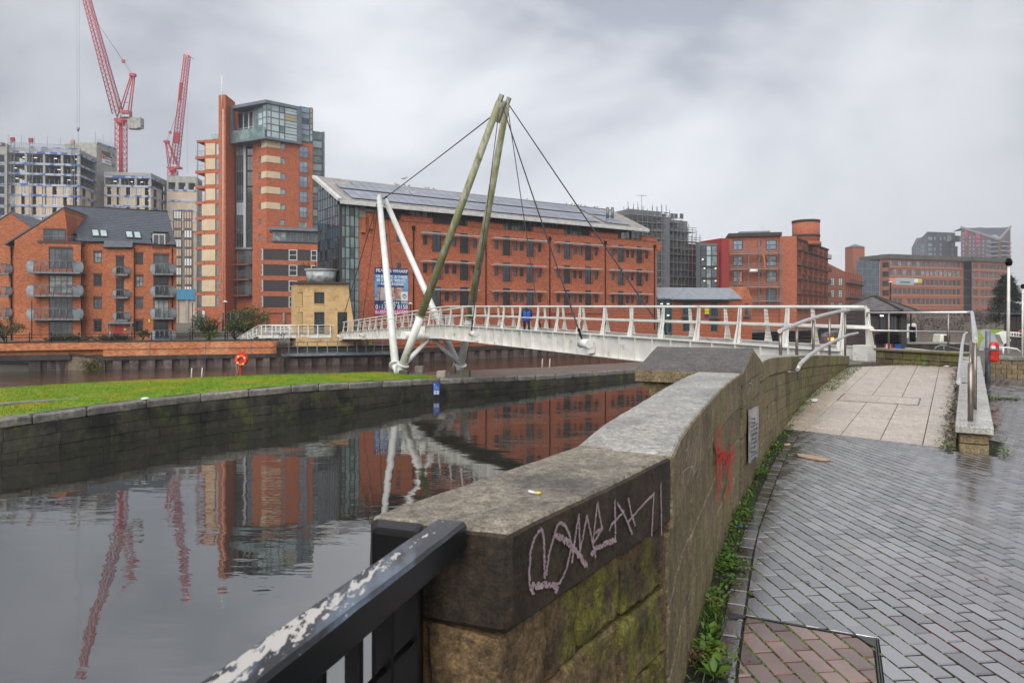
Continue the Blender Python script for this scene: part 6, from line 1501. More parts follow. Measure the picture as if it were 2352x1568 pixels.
for i,(x0,x1)in enumerate(((395,440),(440,486),(486,522))):
 for j in range(5):
  z1_,z0_=zr1-(zr1-zb1)*j/5,zr1-(zr1-zb1)*(j+1)/5;d=-1.6+.5*i;q=(PL_.U(t5(x0,0)[0],d),PL_.U(t5(x1,0)[0],d),z0_,z1_)
  window(tower,PL_,q,1,1,frame_grey,glass_green if(j==0 or i==0)else glass_white,d,.12)
for i,(x0,x1)in enumerate(((245,300),(300,350),(350,395))):q=(PL_.U(t5(x0,0)[0],-2.4),PL_.U(t5(x1,0)[0],-2.4),zb1,zr1-.2);window(tower,PL_,q,1,2,frame_white,glass_grey,-2.4,.15)
m=MB();PL_.box(m,PL_.U(t5(180,0)[0]),PL_.L-.3,zb1,zb1+2.1,-.12,-.06);m.build('glass_balustrade',glass_green,tower)
# right hand glass strip and lift tower behind
FR=Fac(690,142.4,720,144.2);k=0
for y0,y1 in((195,245),(247,298),(300,350),(352,405),(407,458),(460,522)):
 a,b=t5(848,y0),t5(938,y1);q=FR.rect(*a,*b);window(tower,FR,q,1,1,frame_grey,[glass_sky,glass_sky,glass_navy,glass_sky,glass_sky,glass_green][k],.0,.1);a,b=t5(940,y0),t5(966,y1);window(tower,FR,FR.rect(*a,*b),1,1,frame_grey,[glass_yellow,glass_yellow,glass_pale,glass_yellow,glass_white,glass_white][k],.0,.1);k+=1
m=MB();FR.box(m,0,FR.L,TF.Z(700,328),FR.Z(705,t5(0,190)[1]),-12,-.2);m.build('upper_block',zinc,tower)
FB_=Fac(716,152,745,153.5);m=MB();FB_.box(m,0,FB_.L,GZ,FB_.Z(730,302),-8,-.1);m.build('rear_stair_block',zinc,tower)
for j in range(13):
 y0=306+j*17.5;q=FB_.rect(718,y0,740,y0+16.5);window(tower,FB_,q,1,1,frame_grey,[glass_green,glass_white,glass_green][j%3],.0,.1)
m=MB();FB_.box(m,FB_.U(740),FB_.L,8,FB_.Z(740,303),.0,.25);m.build('edge_trim',zinc,tower)
# low rise in front of the tower
FLo=Fac(584,128,735,131.5);low=thing('tower_podium','curved low podium of dark brick bands with orange trim beneath the tower','building',FLo.P(6,GZ,-4))
bands=[(1018,1078),(1102,1163),(1188,1248),(1275,1336)]
zs=lambda y:FLo.Z(640,r2(0,y)[1])
m=MB();FLo.wall(m,0,FLo.L,GZ,zs(985),[(FLo.U(600),FLo.L-.4,zs(y1),zs(y0))for y0,y1 in bands]+[(FLo.U(595),FLo.L-.4,zs(1452),zs(1365))],.25,0,8);m.build('wall',brick_tower,low)
for(y0,y1)in bands:
 m=MB();FLo.box(m,FLo.U(606),FLo.L-.4,zs(y1),zs(y0),-.3,-.08);m.build('dark_band',brick_dark,low)
 for x0,x1 in((447,480),(620,667),(741,775)):a,b=r2(x0,0),r2(x1,0);window(low,FLo,(FLo.U(a[0]),FLo.U(b[0]),zs(y1)+.02,zs(y0)-.02),1,2,frame_white,glass_dark if x0>500 else glass_green,-.04,.14)
m=MB();FLo.box(m,FLo.U(600),FLo.L-.5,GZ,zs(1370),-.5,-.3);m.build('ground_floor_glazing',glass_dark,low)
for x in(610,652,690):m=MB();u=FLo.U(x);m.tube(FLo.P(u,GZ,-.0),FLo.P(u,zs(1365),.0),.22,n=8);m.build('column',concrete,low)
m=MB();FLo.box(m,FLo.U(r2(528,0)[0]),FLo.L,zs(975),zs(915),-5,-1.2);m.build('penthouse',frame_grey,low)
xs_=[530,548,575,605,630,665,695,728,765]
for i in range(8):
 a,b=r2(xs_[i],0),r2(xs_[i+1],0);window(low,FLo,(FLo.U(a[0],-1.1),FLo.U(b[0],-1.1),zs(970),zs(918)),1,1,frame_grey,glass_pale if i<3 else glass_grey,-1.1,.1)
m=MB();FLo.box(m,FLo.U(r2(512,0)[0]),FLo.L+.3,zs(913),zs(898),-6,-.2);m.build('penthouse_roof',zinc,low)
m=MB();u0,u1=FLo.U(r2(470,0)[0]),FLo.L;m.tube(FLo.P(u0,zs(960),-.1),FLo.P(u1,zs(960),-.1),.05,n=4)
for k in range(30):u=u0+(u1-u0)*k/29;m.tube(FLo.P(u,zs(985),-.1),FLo.P(u,zs(960),-.1),.025,n=4)
m.build('terrace_rail',galv,low)
m=MB()
for x in(512,530,548,566,580):m.tube(W(x,718,127),W(x,760,127),.18,n=6)
m.box(*[v for v in(W(520,740,131).x,W(585,740,131).x)],131,134,GZ,W(520,716,131).z);m.build('lobby_glazing',glass_dark,low)
# ======== red brick wharf building
SCF=1.06;FW_=Fac(825,68.5*SCF,1508,91.5*SCF)
wharf=thing('wharf_building','long red brick wharf building with solar panel roof, white sunshades and a glass stair end','building',FW_.P(18,GZ,-4))
def r3(x,y):return(689+.2563*x,373.2+.2563*y)
def r4(x,y):return(1091+.2563*x,373.2+.2563*y)
zrow=[FW_.Z(1163,y)for y in(587.2,646.9,706.0)];dh=FW_.Z(1163,543.1)-zrow[0];sm0=FW_.Z(1160,573.9)-zrow[0];sm1=FW_.Z(1160,553.4)-zrow[0];shz=FW_.Z(1196,552.5)-zrow[0]
bays=[[('s',r3(1103,0)[0],r3(1142,0)[0]),('d',r3(1188,0)[0],r3(1265,0)[0]),('s',r3(1297,0)[0],r3(1335,0)[0]),('s',r3(1365,0)[0],r3(1402,0)[0]),('d',r3(1435,0)[0],r3(1508,0)[0]),('s',r3(1548,0)[0],r3(1585,0)[0])]]
for L_ in([175,210,250,315,345,378,402,435,463,525,563,595],[733,763,797,853,881,910,931,960,987,1040,1073,1101],[1223,1250,1280,1331,1354,1380,1398,1423,1448,1495,1525,1550]):
 bays.append([('d' if i in(1,4)else 's',r4(L_[2*i],0)[0],r4(L_[2*i+1],0)[0])for i in range(6)])
shades=[(r3(1105,0)[0],r3(1610,0)[0]),(r4(178,0)[0],r4(645,0)[0]),(r4(737,0)[0],r4(1150,0)[0]),(r4(1228,0)[0],r4(1597,0)[0])]
ops=[]
for b in bays:
 for z in zrow:
  for k,a,c in b:ops.append((FW_.U(a),FW_.U(c),z+(0 if k=='d' else sm0),z+(dh if k=='d' else sm1),k))
for x0,x1 in((770,783),(865,905)):
 for y0,y1 in((640,712),(900,972)):a,b=r3(x0,y0),r3(x1,y1);ops.append((*FW_.rect(*a,*b),'s'))
zhi,zlo=FW_.Z(921,494.9),FW_.Z(994,513.7)
zgf=FW_.Z(1250,719.5);gfo=[(r4(-380,0)[0],r4(-130,0)[0]),(r4(-110,0)[0],r4(60,0)[0]),(r4(75,0)[0],r4(315,0)[0]),(r4(345,0)[0],r4(630,0)[0]),(r4(680,0)[0],r4(900,0)[0]),(r4(925,0)[0],r4(1140,0)[0])]
gops=[(FW_.U(a),FW_.U(b),-.1,zgf)for a,b in gfo]
m=MB();FW_.wall(m,0,FW_.L,GZ-.4,zlo,ops+gops,.16,0,13);m.build('wall',brick_wharf,wharf)
par_hi=[(r3(595,0)[0],r3(755,0)[0]),(r3(905,0)[0],r3(1190,0)[0]),(r3(1505,0)[0],r4(250,0)[0]),(r4(525,0)[0],r4(800,0)[0]),(r4(1040,0)[0],r4(1280,0)[0]),(r4(1495,0)[0],1508)]
for a,b in par_hi:m=MB();FW_.box(m,FW_.U(a),FW_.U(b),zlo,zhi,-.4,0);m.build('parapet',brick_wharf,wharf)
m=MB();FW_.box(m,0,FW_.L,zlo-.02,zlo+.06,-.45,.05)
for a,b in par_hi:FW_.box(m,FW_.U(a)-.03,FW_.U(b)+.03,zhi,zhi+.08,-.45,.05)
m.build('parapet_coping',brick_brown,wharf)
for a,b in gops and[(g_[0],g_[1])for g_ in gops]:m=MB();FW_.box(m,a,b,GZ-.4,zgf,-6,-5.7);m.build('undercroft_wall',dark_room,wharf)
for i,(u0,u1,z0,z1,k)in enumerate(ops):
 if k=='d':
  window(wharf,FW_,(u0,u1,z0,z1),2,1,frame_dark,random.choice([glass_dark,glass_dark,glass_navy,glass_grey]),-.1,.08)
  m=MB();
  for q in range(6):m.tube(FW_.P(u0-.12,z0+.15+q*.15,.18),FW_.P(u1+.12,z0+.15+q*.15,.18),.014,n=4)
  for uu in(u0-.1,u1+.1):m.tube(FW_.P(uu,z0,.18),FW_.P(uu,z0+.95,.18),.02,n=4);m.tube(FW_.P(uu,z0+.9,.18),FW_.P(uu,z0+.9,0),.014,n=4);m.tube(FW_.P(uu,z0+.15,.18),FW_.P(uu,z0+.15,0),.014,n=4)
  m.build('juliet_rail',frame_dark,wharf)
 else:window(wharf,FW_,(u0,u1,z0,z1),1,2,frame_dark,random.choice([glass_dark,glass_dark,glass_dark,glass_grey,glass_navy]),-.1,.06)
for(a,b)in shades:
 for z in zrow:
  u0,u1=FW_.U(a,.9),FW_.U(b,.9);m=MB();
  for q in range(4):FW_.box(m,u0,u1,z+shz-.06+.02*q,z+shz+.0+.02*q,.15+.22*q,.30+.22*q)
  for t in(.1,.37,.63,.9):u=u0+(u1-u0)*t;FW_.box(m,u-.03,u+.03,z+shz+.0,z+shz+.05,0,1.0)
  m.build('sunshade',soffit_white,wharf)
  m=MB()
  for t in(.1,.9)if z==zrow[0]else():u=u0+(u1-u0)*t;m.tube(FW_.P(u,z+shz+.05,.9),FW_.P(u,z+shz+1.3,0),.012,n=4)
  if m.v:m.build('sunshade_tie',galv,wharf)
for x in(r3(1015,0)[0],r4(95,0)[0],r4(667,0)[0],r4(1165,0)[0],r4(1605,0)[0]):
 u=FW_.U(x);m=MB();m.tube(FW_.P(u,GZ+1,.09),FW_.P(u,zlo-.9,.09),.07,n=6);FW_.box(m,u-.14,u+.14,zlo-.9,zlo-.45,.0,.22);m.build('downpipe',black_paint,wharf)
for x0,x1,y0,y1 in((547,577,490,630),(610,643,490,598)):a,b=r3(x0,y0),r3(x1,y1);m=MB();FW_.box(m,*FW_.rect(*a,*b),0,.35);m.build('brick_corbel',brick_apt,wharf)
m=MB();a,b=r4(1622,710),r4(1652,790);FW_.box(m,*FW_.rect(*a,*b),-.4,.3);m.build('brick_corbel',brick_wharf,wharf)
# recessed grey attic
dA=-1.6;zA1=FW_.Z(1100,487)+.1;uA1=FW_.U(r4(1312,0)[0],dA)
m=MB();FW_.box(m,FW_.U(r3(585,0)[0],dA),uA1,zlo-.3,zA1+.3,-10,dA);m.build('attic_wall',grey_clad,wharf)
for(x0,x1,f,nx)in((1120,1190,r3,3),(1470,1505,r3,1),(1735,1790,r3,2),(170,300,r4,4),(318,443,r4,4),(480,513,r4,1),(652,682,r4,1),(714,830,r4,4),(845,957,r4,4)):
 u0,u1=FW_.U(f(x0,0)[0],dA),FW_.U(f(x1,0)[0],dA);window(wharf,FW_,(u0,u1,zlo-.2,zlo+1.75),nx,1,frame_dark,glass_pale,dA+.05,.08)
for x0,x1 in((978,1015),(1020,1060),(1082,1120)):u0,u1=FW_.U(r3(x0,0)[0],dA),FW_.U(r3(x1,0)[0],dA);m=MB();FW_.box(m,u0,u1,zlo+.65,zlo+1.4,dA,dA+.5);m.build('plant_box',white_m,wharf)
m=MB();u0,u1=FW_.U(r3(585,0)[0]),FW_.L
for z in(zlo+.55,zlo+.95):m.tube(FW_.P(u0,z,-.6),FW_.P(u1,z,-.6),.018,n=4)
for k in range(26):u=u0+(u1-u0)*k/25;m.tube(FW_.P(u,zlo,-.6),FW_.P(u,zlo+.95,-.6),.018,n=4)
m.build('terrace_rail',galv,wharf)
# roof: a single slope rising to the back
dE=.9;uE0=FW_.U(781,dE);uE1=FW_.U(1491,dE);zE=(FW_.Z(781,458,dE)+FW_.Z(1491,527,dE))/2
dR=-6.6;uR0=FW_.U(722,dR);uR1=FW_.U(1404,dR);zR=(FW_.Z(722,410,dR)+FW_.Z(1404,480,dR))/2
RP=[FW_.P(uE0,zE,dE),FW_.P(uE1,zE,dE),FW_.P(uR1,zR,dR),FW_.P(uR0,zR,dR)]
rn=(RP[1]-RP[0]).cross(RP[3]-RP[0]).normalized();dn=Vector((0,0,-.28))
m=MB();m.box8([p+dn for p in RP]+RP);m.build('roof',roof_metal,wharf)
bk=[FW_.P(uR1-4,zE,-13),FW_.P(uR0+9,zE,-13)];m=MB();m.face([RP[3],RP[2],bk[0],bk[1]]);m.face([RP[2],RP[1],FW_.P(uE1-1,zE,-10),bk[0]]);m.build('roof_back',roof_metal,wharf,fix=False)
m=MB();FW_.box(m,uE0,uE1,zE-.42,zE-.02,dE-.05,dE+.12);m.build('eave_fascia',soffit_white,wharf,bevel=.05)
m=MB();m.bar(RP[3]+Vector((0,0,.02)),RP[0]+Vector((0,0,.02)),.5,.3);m.build('verge_trim',soffit_white,wharf)
m=MB();m.tube(RP[3],RP[2],.12,n=6);m.build('ridge_cap',roof_metal,wharf)
def rfp(u,v,h=0.0):return RP[0].lerp(RP[1],u).lerp(RP[3].lerp(RP[2],u),v)+rn*h
for k in range(60):
 u=k/60;m=MB()
for k in range(1):m=MB();[m.bar(rfp(u/70,.02,.02),rfp(u/70,.98,.02),.05,.05)for u in range(0,71)];m.build('standing_seams',roof_metal,wharf)
# solar panels: two bands, each two panels high
nP=36
for(v0,v1)in((.09,.46),(.53,.91)):
 for i in range(nP):
  for j in range(2):
   u0=.035+(.90)*i/nP-(.012*(v0>.5)*0);u1=.035+.90*(i+1)/nP;a,b=v0+(v1-v0)*j/2,v0+(v1-v0)*(j+1)/2
   if v0>.5 and i<2 and j==1:continue
   if i in(31,):continue
   m=MB();q=[rfp(u0+.0006,a+.004,.10),rfp(u1-.0006,a+.004,.10),rfp(u1-.0006,b-.004,.10),rfp(u0+.0006,b-.004,.10)];m.box8(q+[p+rn*.05 for p in q]);m.build('solar_panel',solar,wharf,fix=False)
for x in(1187,1232):m=MB();q=r4(x,455);p=W(q[0],373.2+.2563*500,88*SCF);m.tube(p,p+Vector((0,0,1.5)),.2,n=8);m.build('flue',galv,wharf)
m=MB();FW_.box(m,FW_.U(r4(1427,0)[0]),FW_.U(r4(1438,0)[0]),zlo,zE,-1,-.85);m.build('roof_column',black_paint,wharf)
# glass stair end
EG=Fac(0,0,0,0,xy=(FW_.P(uR0+.4,0,dR).xy,FW_.P(FW_.U(782),0,0).xy));SG=Fac(0,0,0,0,xy=(FW_.P(FW_.U(782),0,0).xy,FW_.P(-.001,0,0).xy))
m=MB();EG.box(m,0,EG.L,GZ,zE-.5,-4.6,-.25);m.build('stair_core',concrete,wharf)
nx,nz=9,13
for i in range(nx):
 for j in range(nz):
  u0,u1=EG.L*i/nx,EG.L*(i+1)/nx;ztop_=zE-.3+(zR-zE)*(1-(i+.5)/nx)*.86;zb0_=GZ+(zE-.3-GZ)*j/nz;zb1_=GZ+(zE-.3-GZ)*(j+1)/nz
  window(wharf,EG,(u0,u1,zb0_,zb1_),1,1,frame_dark,[glass_navy,glass_dark,glass_grey,glass_navy][(i*3+j*5+(i*j)%3)%4],.0,.05)
m=MB();p=[EG.P(0,zE-.3,-.3),EG.P(EG.L,zE-.3,-.3),EG.P(0,zR-.3,-.3)];m.face(p);m.build('gable_wall',frame_dark,wharf,fix=False)
rowh=(zE-.3-GZ)/nz
for i in range(nx):
 zc=zE-.3;top_=zE-.3+(zR-zE)*(1-(i+.6)/nx);j=0
 while zc<top_-.3:z1_=min(zc+rowh,top_);window(wharf,EG,(EG.L*i/nx,EG.L*(i+1)/nx,zc,z1_),1,1,frame_dark,[glass_navy,glass_grey][(i+j)%2],.0,.05);zc=z1_;j+=1
nx=4
for i in range(nx):
 for j in range(nz):window(wharf,SG,(SG.L*i/nx,SG.L*(i+1)/nx,GZ+(zE-.3-GZ)*j/nz,GZ+(zE-.3-GZ)*(j+1)/nz),1,1,frame_dark,[glass_green,glass_green,glass_grey,glass_green][(i+2*j)%4],-.02,.05)
m=MB();c=SG.P(0,0,.0);FW_.box(m,FW_.U(782)-.12,FW_.U(782)+.12,GZ,zE-.3,-.12,.12);m.build('corner_column',frame_dark,wharf)
for j in range(5):
 z=GZ+2+j*2.6;m=MB();a,b=SG.P(.3,z,-.35),SG.P(SG.L-.4,z+1.3,-.35);m.bar(a,b,.08,.35);m.bar(SG.P(SG.L-.4,z+1.3,-.4),SG.P(.3,z+2.6,-.4),.08,.2);m.build('stair_flight',frame_dark,wharf)
# advertising banner
ban=thing('banner','large blue and pink apartment sales banner hung on the red brick wharf wall','banner',FW_.P(FW_.U(898),FW_.Z(898,722),.1))
def bn(x0,y0,x1,y1):a,b=r3(x0,y0),r3(x1,y1);return FW_.rect(*a,*b)
def bplate(x0,y0,x1,y1,mt,nm,d):m=MB();FW_.box(m,*bn(x0,y0,x1,y1),d-.02,d);m.build(nm,mt,ban)
bplate(667,945,968,1360,sign_navy,'sheet',.06);bplate(668,1008,967,1236,sign_sky,'sky_print',.068);bplate(668,1316,967,1360,sign_pink,'pink_strip',.068)
bplate(692,1105,925,1215,mat('print_building',(0.36,0.15,0.09),(0.5,0.42,0.4),1.6,rough=.5,t2=(.45,.55)),'building_print',.074);bplate(740,1120,800,1215,mat('print_white',(0.55,0.53,0.53),(.4,.3,.3),3,rough=.5),'building_print',.078);bplate(690,1100,930,1118,sign_navy,'roof_print',.08);bplate(668,1215,967,1237,mat('print_ground',(0.35,0.34,0.36),rough=.5),'ground_print',.075)
bplate(903,1158,963,1238,white_m,'logo_card',.085);bplate(903,1242,963,1266,sign_grey,'small_logo',.085)
def bt(txt,x0,x1,yb,yt,mt=white_m):q=bn(x0,yt,x1,yb);text_obj(txt,FW_,q[0],q[2],q[3]-q[2],mt,ban,.09,name='lettering',width=q[1]-q[0],bold=.012)
bt('FEARNS WHARF',678,962,985,957);bt('ONE, TWO & THREE',681,957,1036,1012);bt('BED APARTMENTS,',684,948,1067,1044);bt('INC DUPLEXES',712,927,1101,1078);bt('All enquiries',748,888,1265,1243);bt('0113 877 8158',673,962,1312,1273);bt('INVESTORS WELCOME',672,962,1355,1326)
q=bn(915,1172,951,1226);m=MB();c=FW_.P((q[0]+q[1])/2,(q[2]+q[3])/2,.09);m.tube(c,c+Vector((FW_.n.x,FW_.n.y,0))*.004,(q[1]-q[0])/2,n=20);m.build('logo_disc',sign_navy,ban)
q=bn(920,1212,946,1190);text_obj('JM',FW_,q[0],min(q[2],q[3]),abs(q[3]-q[2]),white_m,ban,.1,name='lettering',width=q[1]-q[0],bold=.01)
# ======== sandstone building by the bridge landing
FS=Fac(680,66.2,803,67.2);sand=thing('sandstone_building','small two-storey yellow sandstone building with a flared corner beside the bridge landing','building',FS.P(3,GZ,-1))
sw=[(660,1252,697,1325),(759,1252,815,1315),(662,1360,697,1478),(759,1360,815,1478),(886,1360,939,1478)]
ops=[FS.rect(*r2(a,b),*r2(c,d))for a,b,c,d in sw]
m=MB();zt_=FS.Z(740,r2(0,1206)[1]);FS.wall(m,0,FS.U(r2(942,0)[0]),GZ,zt_,ops,.22,0,.6);m.build('wall',sandstone,sand)
m=MB();uu=FS.U(r2(942,0)[0]);prof=[(uu,GZ),(FS.U(r2(972,0)[0]),GZ),(FS.U(r2(971,0)[0]),FS.Z(800,r2(0,1395)[1])),(FS.U(r2(962,0)[0]),FS.Z(800,r2(0,1340)[1])),(FS.U(r2(950,0)[0]),FS.Z(800,r2(0,1260)[1])),(uu+.01,zt_)]
vs=[FS.P(u,z)for u,z in prof]+[FS.P(u,z,-.6)for u,z in prof];n=len(prof);m.mesh(vs,[tuple(range(n)),tuple(reversed(range(n,2*n)))]+[(i,(i+1)%n,n+(i+1)%n,n+i)for i in range(n)]);m.build('flared_corner',sandstone,sand)
m=MB();q=[FS.P(0,0).xy,FS.P(0,0,-.62).xy+Vector((0,0)),XY(671,69.5)+Vector((0,2)),XY(671,69.5)];m.prism([tuple(p)for p in(FS.P(0,0).xy,FS.P(2.5,0,-.62).xy,FS.P(2.5,0,-4).xy,XY(669,70),XY(671.5,67.6))],GZ,zt_);m.build('side_wall',sandstone,sand)
m=MB();m.prism([tuple(p)for p in(XY(668,67.2),FS.P(-.05,0,.35).xy,FS.P(FS.U(r2(955,0)[0]),0,.35).xy,FS.P(FS.U(r2(955,0)[0]),0,-.9).xy,FS.P(2.5,0,-4).xy,XY(667,70.2))],zt_,zt_+.16);m.build('roof_slab',frame_brown,sand)
for i,w in enumerate(ops):
 window(sand,FS,w,2 if i in(1,3,4)else 2,2 if i>1 else 1,frame_dark,glass_dark,-.15,.06,sill=sandstone if i<2 else None)
# ashlar joints of the sandstone: courses as shallow raised stones
zc=GZ+.35;row=0
while zc<zt_-.15:
 u=-.3*(row%2)
 while u<FS.U(r2(940,0)[0])-.1:
  a,b=max(0.02,u),min(u+.78,FS.U(r2(940,0)[0])-.02);z0_,z1_=zc,min(zc+.30,zt_-.02)
  if b-a>.12 and not any(o[0]-.02<b and o[1]+.02>a and o[2]-.12<z1_ and o[3]+.02>z0_ for o in ops):
   m=MB();FS.box(m,a+.006,b-.006,z0_+.005,z1_-.005,-.02,.008+random.uniform(0,.008));m.build('ashlar_stone',random.choice([sandstone,sandstone,MATS.get('sandstone_b')or stone_mat('sandstone_b',(0.56,0.36,0.16),(0.50,0.32,0.14),(0.44,0.30,0.16),sc=.9,rough=.85,bump=.2,rnd=0.12)]),sand,fix=False)
  u+=.8
 zc+=.31;row+=1
lan=thing('roof_lantern','round glazed roof pavilion with angled struts above the sandstone building','pavilion',W(735,645,73))
cc=W(738,646,71.5);m=MB();m.tube(cc+Vector((0,0,-.2)),cc+Vector((0,0,1.0)),1.45,1.6,16);m.build('drum_glazing',glass_pale,lan)
m=MB();m.tube(cc+Vector((0,0,1.0)),cc+Vector((0,0,1.25)),1.6,1.75,16);m.build('drum_band',concrete,lan)
for k in range(6):a=pi+.2+k*.45;p=cc+Vector((cos(a)*1.5,sin(a)*1.5,1.2));m=MB();m.bar(p,p+Vector((-.5+.12*k,-.2,.65)),.08,.08);m.build('strut',frame_dark,lan)
# ======== construction site blocks at far left
def v2(x,y):return(.22*x-.0,315.8+.2197*y)
site=thing('construction_block','unfinished concrete tower block with blue edge boards and tan panels','building',W(120,500,222))
SF=Fac(17,220,183,224);SS2=Fac(183,224,222,236);SC=Fac(222,236,268,246)
zl=[EYE+(HY-y)/FP*222 for y in(341,351,376.5,400,424.5,448.5,472.5,496,520)]
def frame(F,par,levels,ncol,dep,panels_from,openw=.42,seed=0,npan=None):
 rnd=random.Random(seed);m=MB()
 for i,z in enumerate(levels[1:]):F.box(m,0,F.L,z-.38,z,-dep,0)
 F.box(m,0,F.L,levels[0]-1.1,levels[0],-dep,.1)
 for k in range(ncol+1):u=F.L*k/ncol;F.box(m,max(0,u-.35),min(F.L,u+.35),GZ,levels[0]-.5,-.8,-.05)
 m.build('concrete_frame',concrete,par)
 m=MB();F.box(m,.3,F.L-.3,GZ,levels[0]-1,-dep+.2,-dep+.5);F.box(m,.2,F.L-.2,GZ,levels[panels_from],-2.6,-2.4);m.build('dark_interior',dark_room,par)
 for i,z in enumerate(levels[1:]):
  m=MB();F.box(m,0,F.L,z-.42,z+.30,.0,.12);m.build('edge_board',blue_net,par)
 for i in range(1,len(levels)-1):
  z1_,z0_=levels[i]-.38,levels[i+1]
  if i>=panels_from:
   n=npan or ncol*2
   for k in range(n):
    u0,u1=F.L*k/n,F.L*(k+1)/n;ow=(u1-u0)*openw;c=u0+(u1-u0)*(.32+.5*openw)
    for a,b in((u0,c-ow/2),(c+ow/2,u1)):
     m=MB();F.box(m,a+.02,b-.02,z0_+.3,z1_,-.35,-.02);m.build('tan_panel',clad_tan,par,fix=False)
    if(k+i)%4==1:window(par,F,(c-ow/2,c+ow/2,z0_+.3,z1_),2,1,frame_white,glass_grey,-.2,.22)
    elif rnd.random()<.5:m=MB();F.box(m,c-.35,c+.35,z1_-.8,z1_-.62,-2.3,-2.2);m.build('site_lamp',lamp_white,par)
  else:
   for k in range(ncol):
    u0,u1=F.L*k/ncol,F.L*(k+1)/ncol
    m=MB()
    for q in(.3,.55,.8):F.box(m,u0+(u1-u0)*q-.06,u0+(u1-u0)*q+.06,z0_,z0_+1.9,-.4,-.3)
    m.build('prop',galv,par)
    if rnd.random()<.8:u=u0+(u1-u0)*rnd.uniform(.2,.8);m=MB();F.box(m,u-.45,u+.45,z1_-1.0,z1_-.8,-2.3,-2.2);m.build('site_lamp',lamp_white,par)
frame(SF,site,zl,4,14,4,npan=7,seed=1);frame(SS2,site,zl,1,10,4,npan=2,seed=2)
m=MB();SC.box(m,0,SC.L,GZ,EYE+(HY-334)/FP*240,-12,0);m.build('lift_core',concrete,site)
for x0,x1,y0,y1,mt in((203,223,312,318,frame_dark),(206,226,318,329,frame_dark),(202,206.5,309,317,orange_spark),(204,224,320,330,white_m)):pass
def scbox(x0,x1,y0,y1,mt,nm,d):m=MB();SC.box(m,*SC.rect(x0,y0,x1,y1),d-.2,d);m.build(nm,mt,site)
scbox(234,252,349,357,frame_dark,'sign_plate',.25);scbox(235,256,358,368,frame_dark,'sign_plate',.25);scbox(231,236,353,363,orange_spark,'sign_mark',.3);scbox(234,254,367,377,white_m,'sign_plate',.28)
q=SC.rect(237,359.5,254.5,366);text_obj('Torsion',SC,q[0],q[2],q[3]-q[2],white_m,site,.3,width=q[1]-q[0],bold=.02)
q=SC.rect(240,370,253,374);text_obj('Spencer',SC,q[0],q[2],q[3]-q[2],sign_navy,site,.32,width=q[1]-q[0],bold=.02)
q=SC.rect(256,352,261,359);text_obj('14',SC,q[0],q[2],q[3]-q[2],frame_dark,site,.2,width=q[1]-q[0],bold=.05)
q=SC.rect(256,377,261,384);text_obj('13',SC,q[0],q[2],q[3]-q[2],frame_dark,site,.2,width=q[1]-q[0],bold=.05)
m=MB()
for k in range(40):
 u=SF.L*k/39;m.tube(SF.P(u,zl[0],-.5),SF.P(u,zl[0]+1.6+(k%7==0)*2.5,-.5),.05,n=4)
for k in range(14):u=SC.L*k/13;m.tube(SC.P(u,EYE+(HY-334)/FP*240,-.5),SC.P(u,EYE+(HY-334)/FP*240+1.8+(k%5==0)*2,-.5),.05,n=4)
m.tube(SF.P(0,zl[0]+1.5,-.5),SF.P(SF.L,zl[0]+1.5,-.5),.05,n=4);m.build('edge_scaffold',galv,site)
m=MB();SC.box(m,0,SC.L,EYE+(HY-336)/FP*240,EYE+(HY-332)/FP*240,.0,.2);SF.box(m,SF.U(68),SF.L,zl[0],zl[0]+.5,-.3,-.1);m.build('edge_board',blue_net,site)
for px in(29,71,167):
 u=SF.U(px,.8);m=MB()
 for du in(-.5,.5):m.tube(SF.P(u+du,GZ,.8),SF.P(u+du,zl[0]+2.5,.8),.08,n=4)
 z=GZ+4
 while z<zl[0]+2:m.tube(SF.P(u-.5,z,.8),SF.P(u+.5,z+1,.8),.05,n=4);m.tube(SF.P(u+.5,z+1,.8),SF.P(u-.5,z+2,.8),.05,n=4);z+=2
 m.build('hoist_mast',galv,site)
 m=MB();m.box(*(lambda p:(p.x-.6,p.x+.6,p.y-.3,p.y+.3,zl[0]+1.6,zl[0]+2.9))(SF.P(u,0,.8)));m.build('hoist_cage',brick_red if px<100 else wood_board,site)
SL_=Fac(-60,216,16,219);m=MB();SL_.box(m,0,SL_.L,GZ,EYE+(HY-326)/FP*217,-12,0);m.build('stair_core',concrete,site)
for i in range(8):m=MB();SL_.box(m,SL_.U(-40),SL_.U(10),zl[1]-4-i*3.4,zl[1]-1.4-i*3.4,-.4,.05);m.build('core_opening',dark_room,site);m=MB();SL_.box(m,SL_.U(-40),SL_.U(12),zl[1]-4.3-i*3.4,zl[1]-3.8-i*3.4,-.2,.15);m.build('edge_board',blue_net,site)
q=SL_.rect(1,328,11.5,336);m=MB();SL_.box(m,q[0]-2,q[1],q[2],q[3],.0,.1);m.build('sign_plate',frame_dark,site);text_obj('sion',SL_,q[0]-1,q[2]+.3,(q[3]-q[2])*.55,white_m,site,.13,width=q[1]-q[0],bold=.02)
site2=thing('construction_block','lower unfinished concrete block with curved tan cladded end between the cranes','building',W(320,500,236))
SD=Fac(239,236,347,238.5);SE=Fac(347,238.5,383,252);zl2=[EYE+(HY-y)/FP*237 for y in(396,406,427,449.5,473,497,520)]
frame(SD,site2,zl2,3,14,2,npan=5,seed=3);frame(SE,site2,zl2,1,8,2,npan=2,seed=4)
SG_=Fac(383,248,452,250);zg=[EYE+(HY-y)/FP*249 for y in(403,413,438,462,484,508,531)]
m=MB();SG_.box(m,0,SG_.L,zg[0]-2.6,zg[0]-.3,-8,0)
for k in range(4):u=SG_.L*k/3;SG_.box(m,max(0,u-.5),min(SG_.L,u+.5),GZ,zg[0]-1,-8,-.05)
m.build('concrete_frame',concrete,site2)
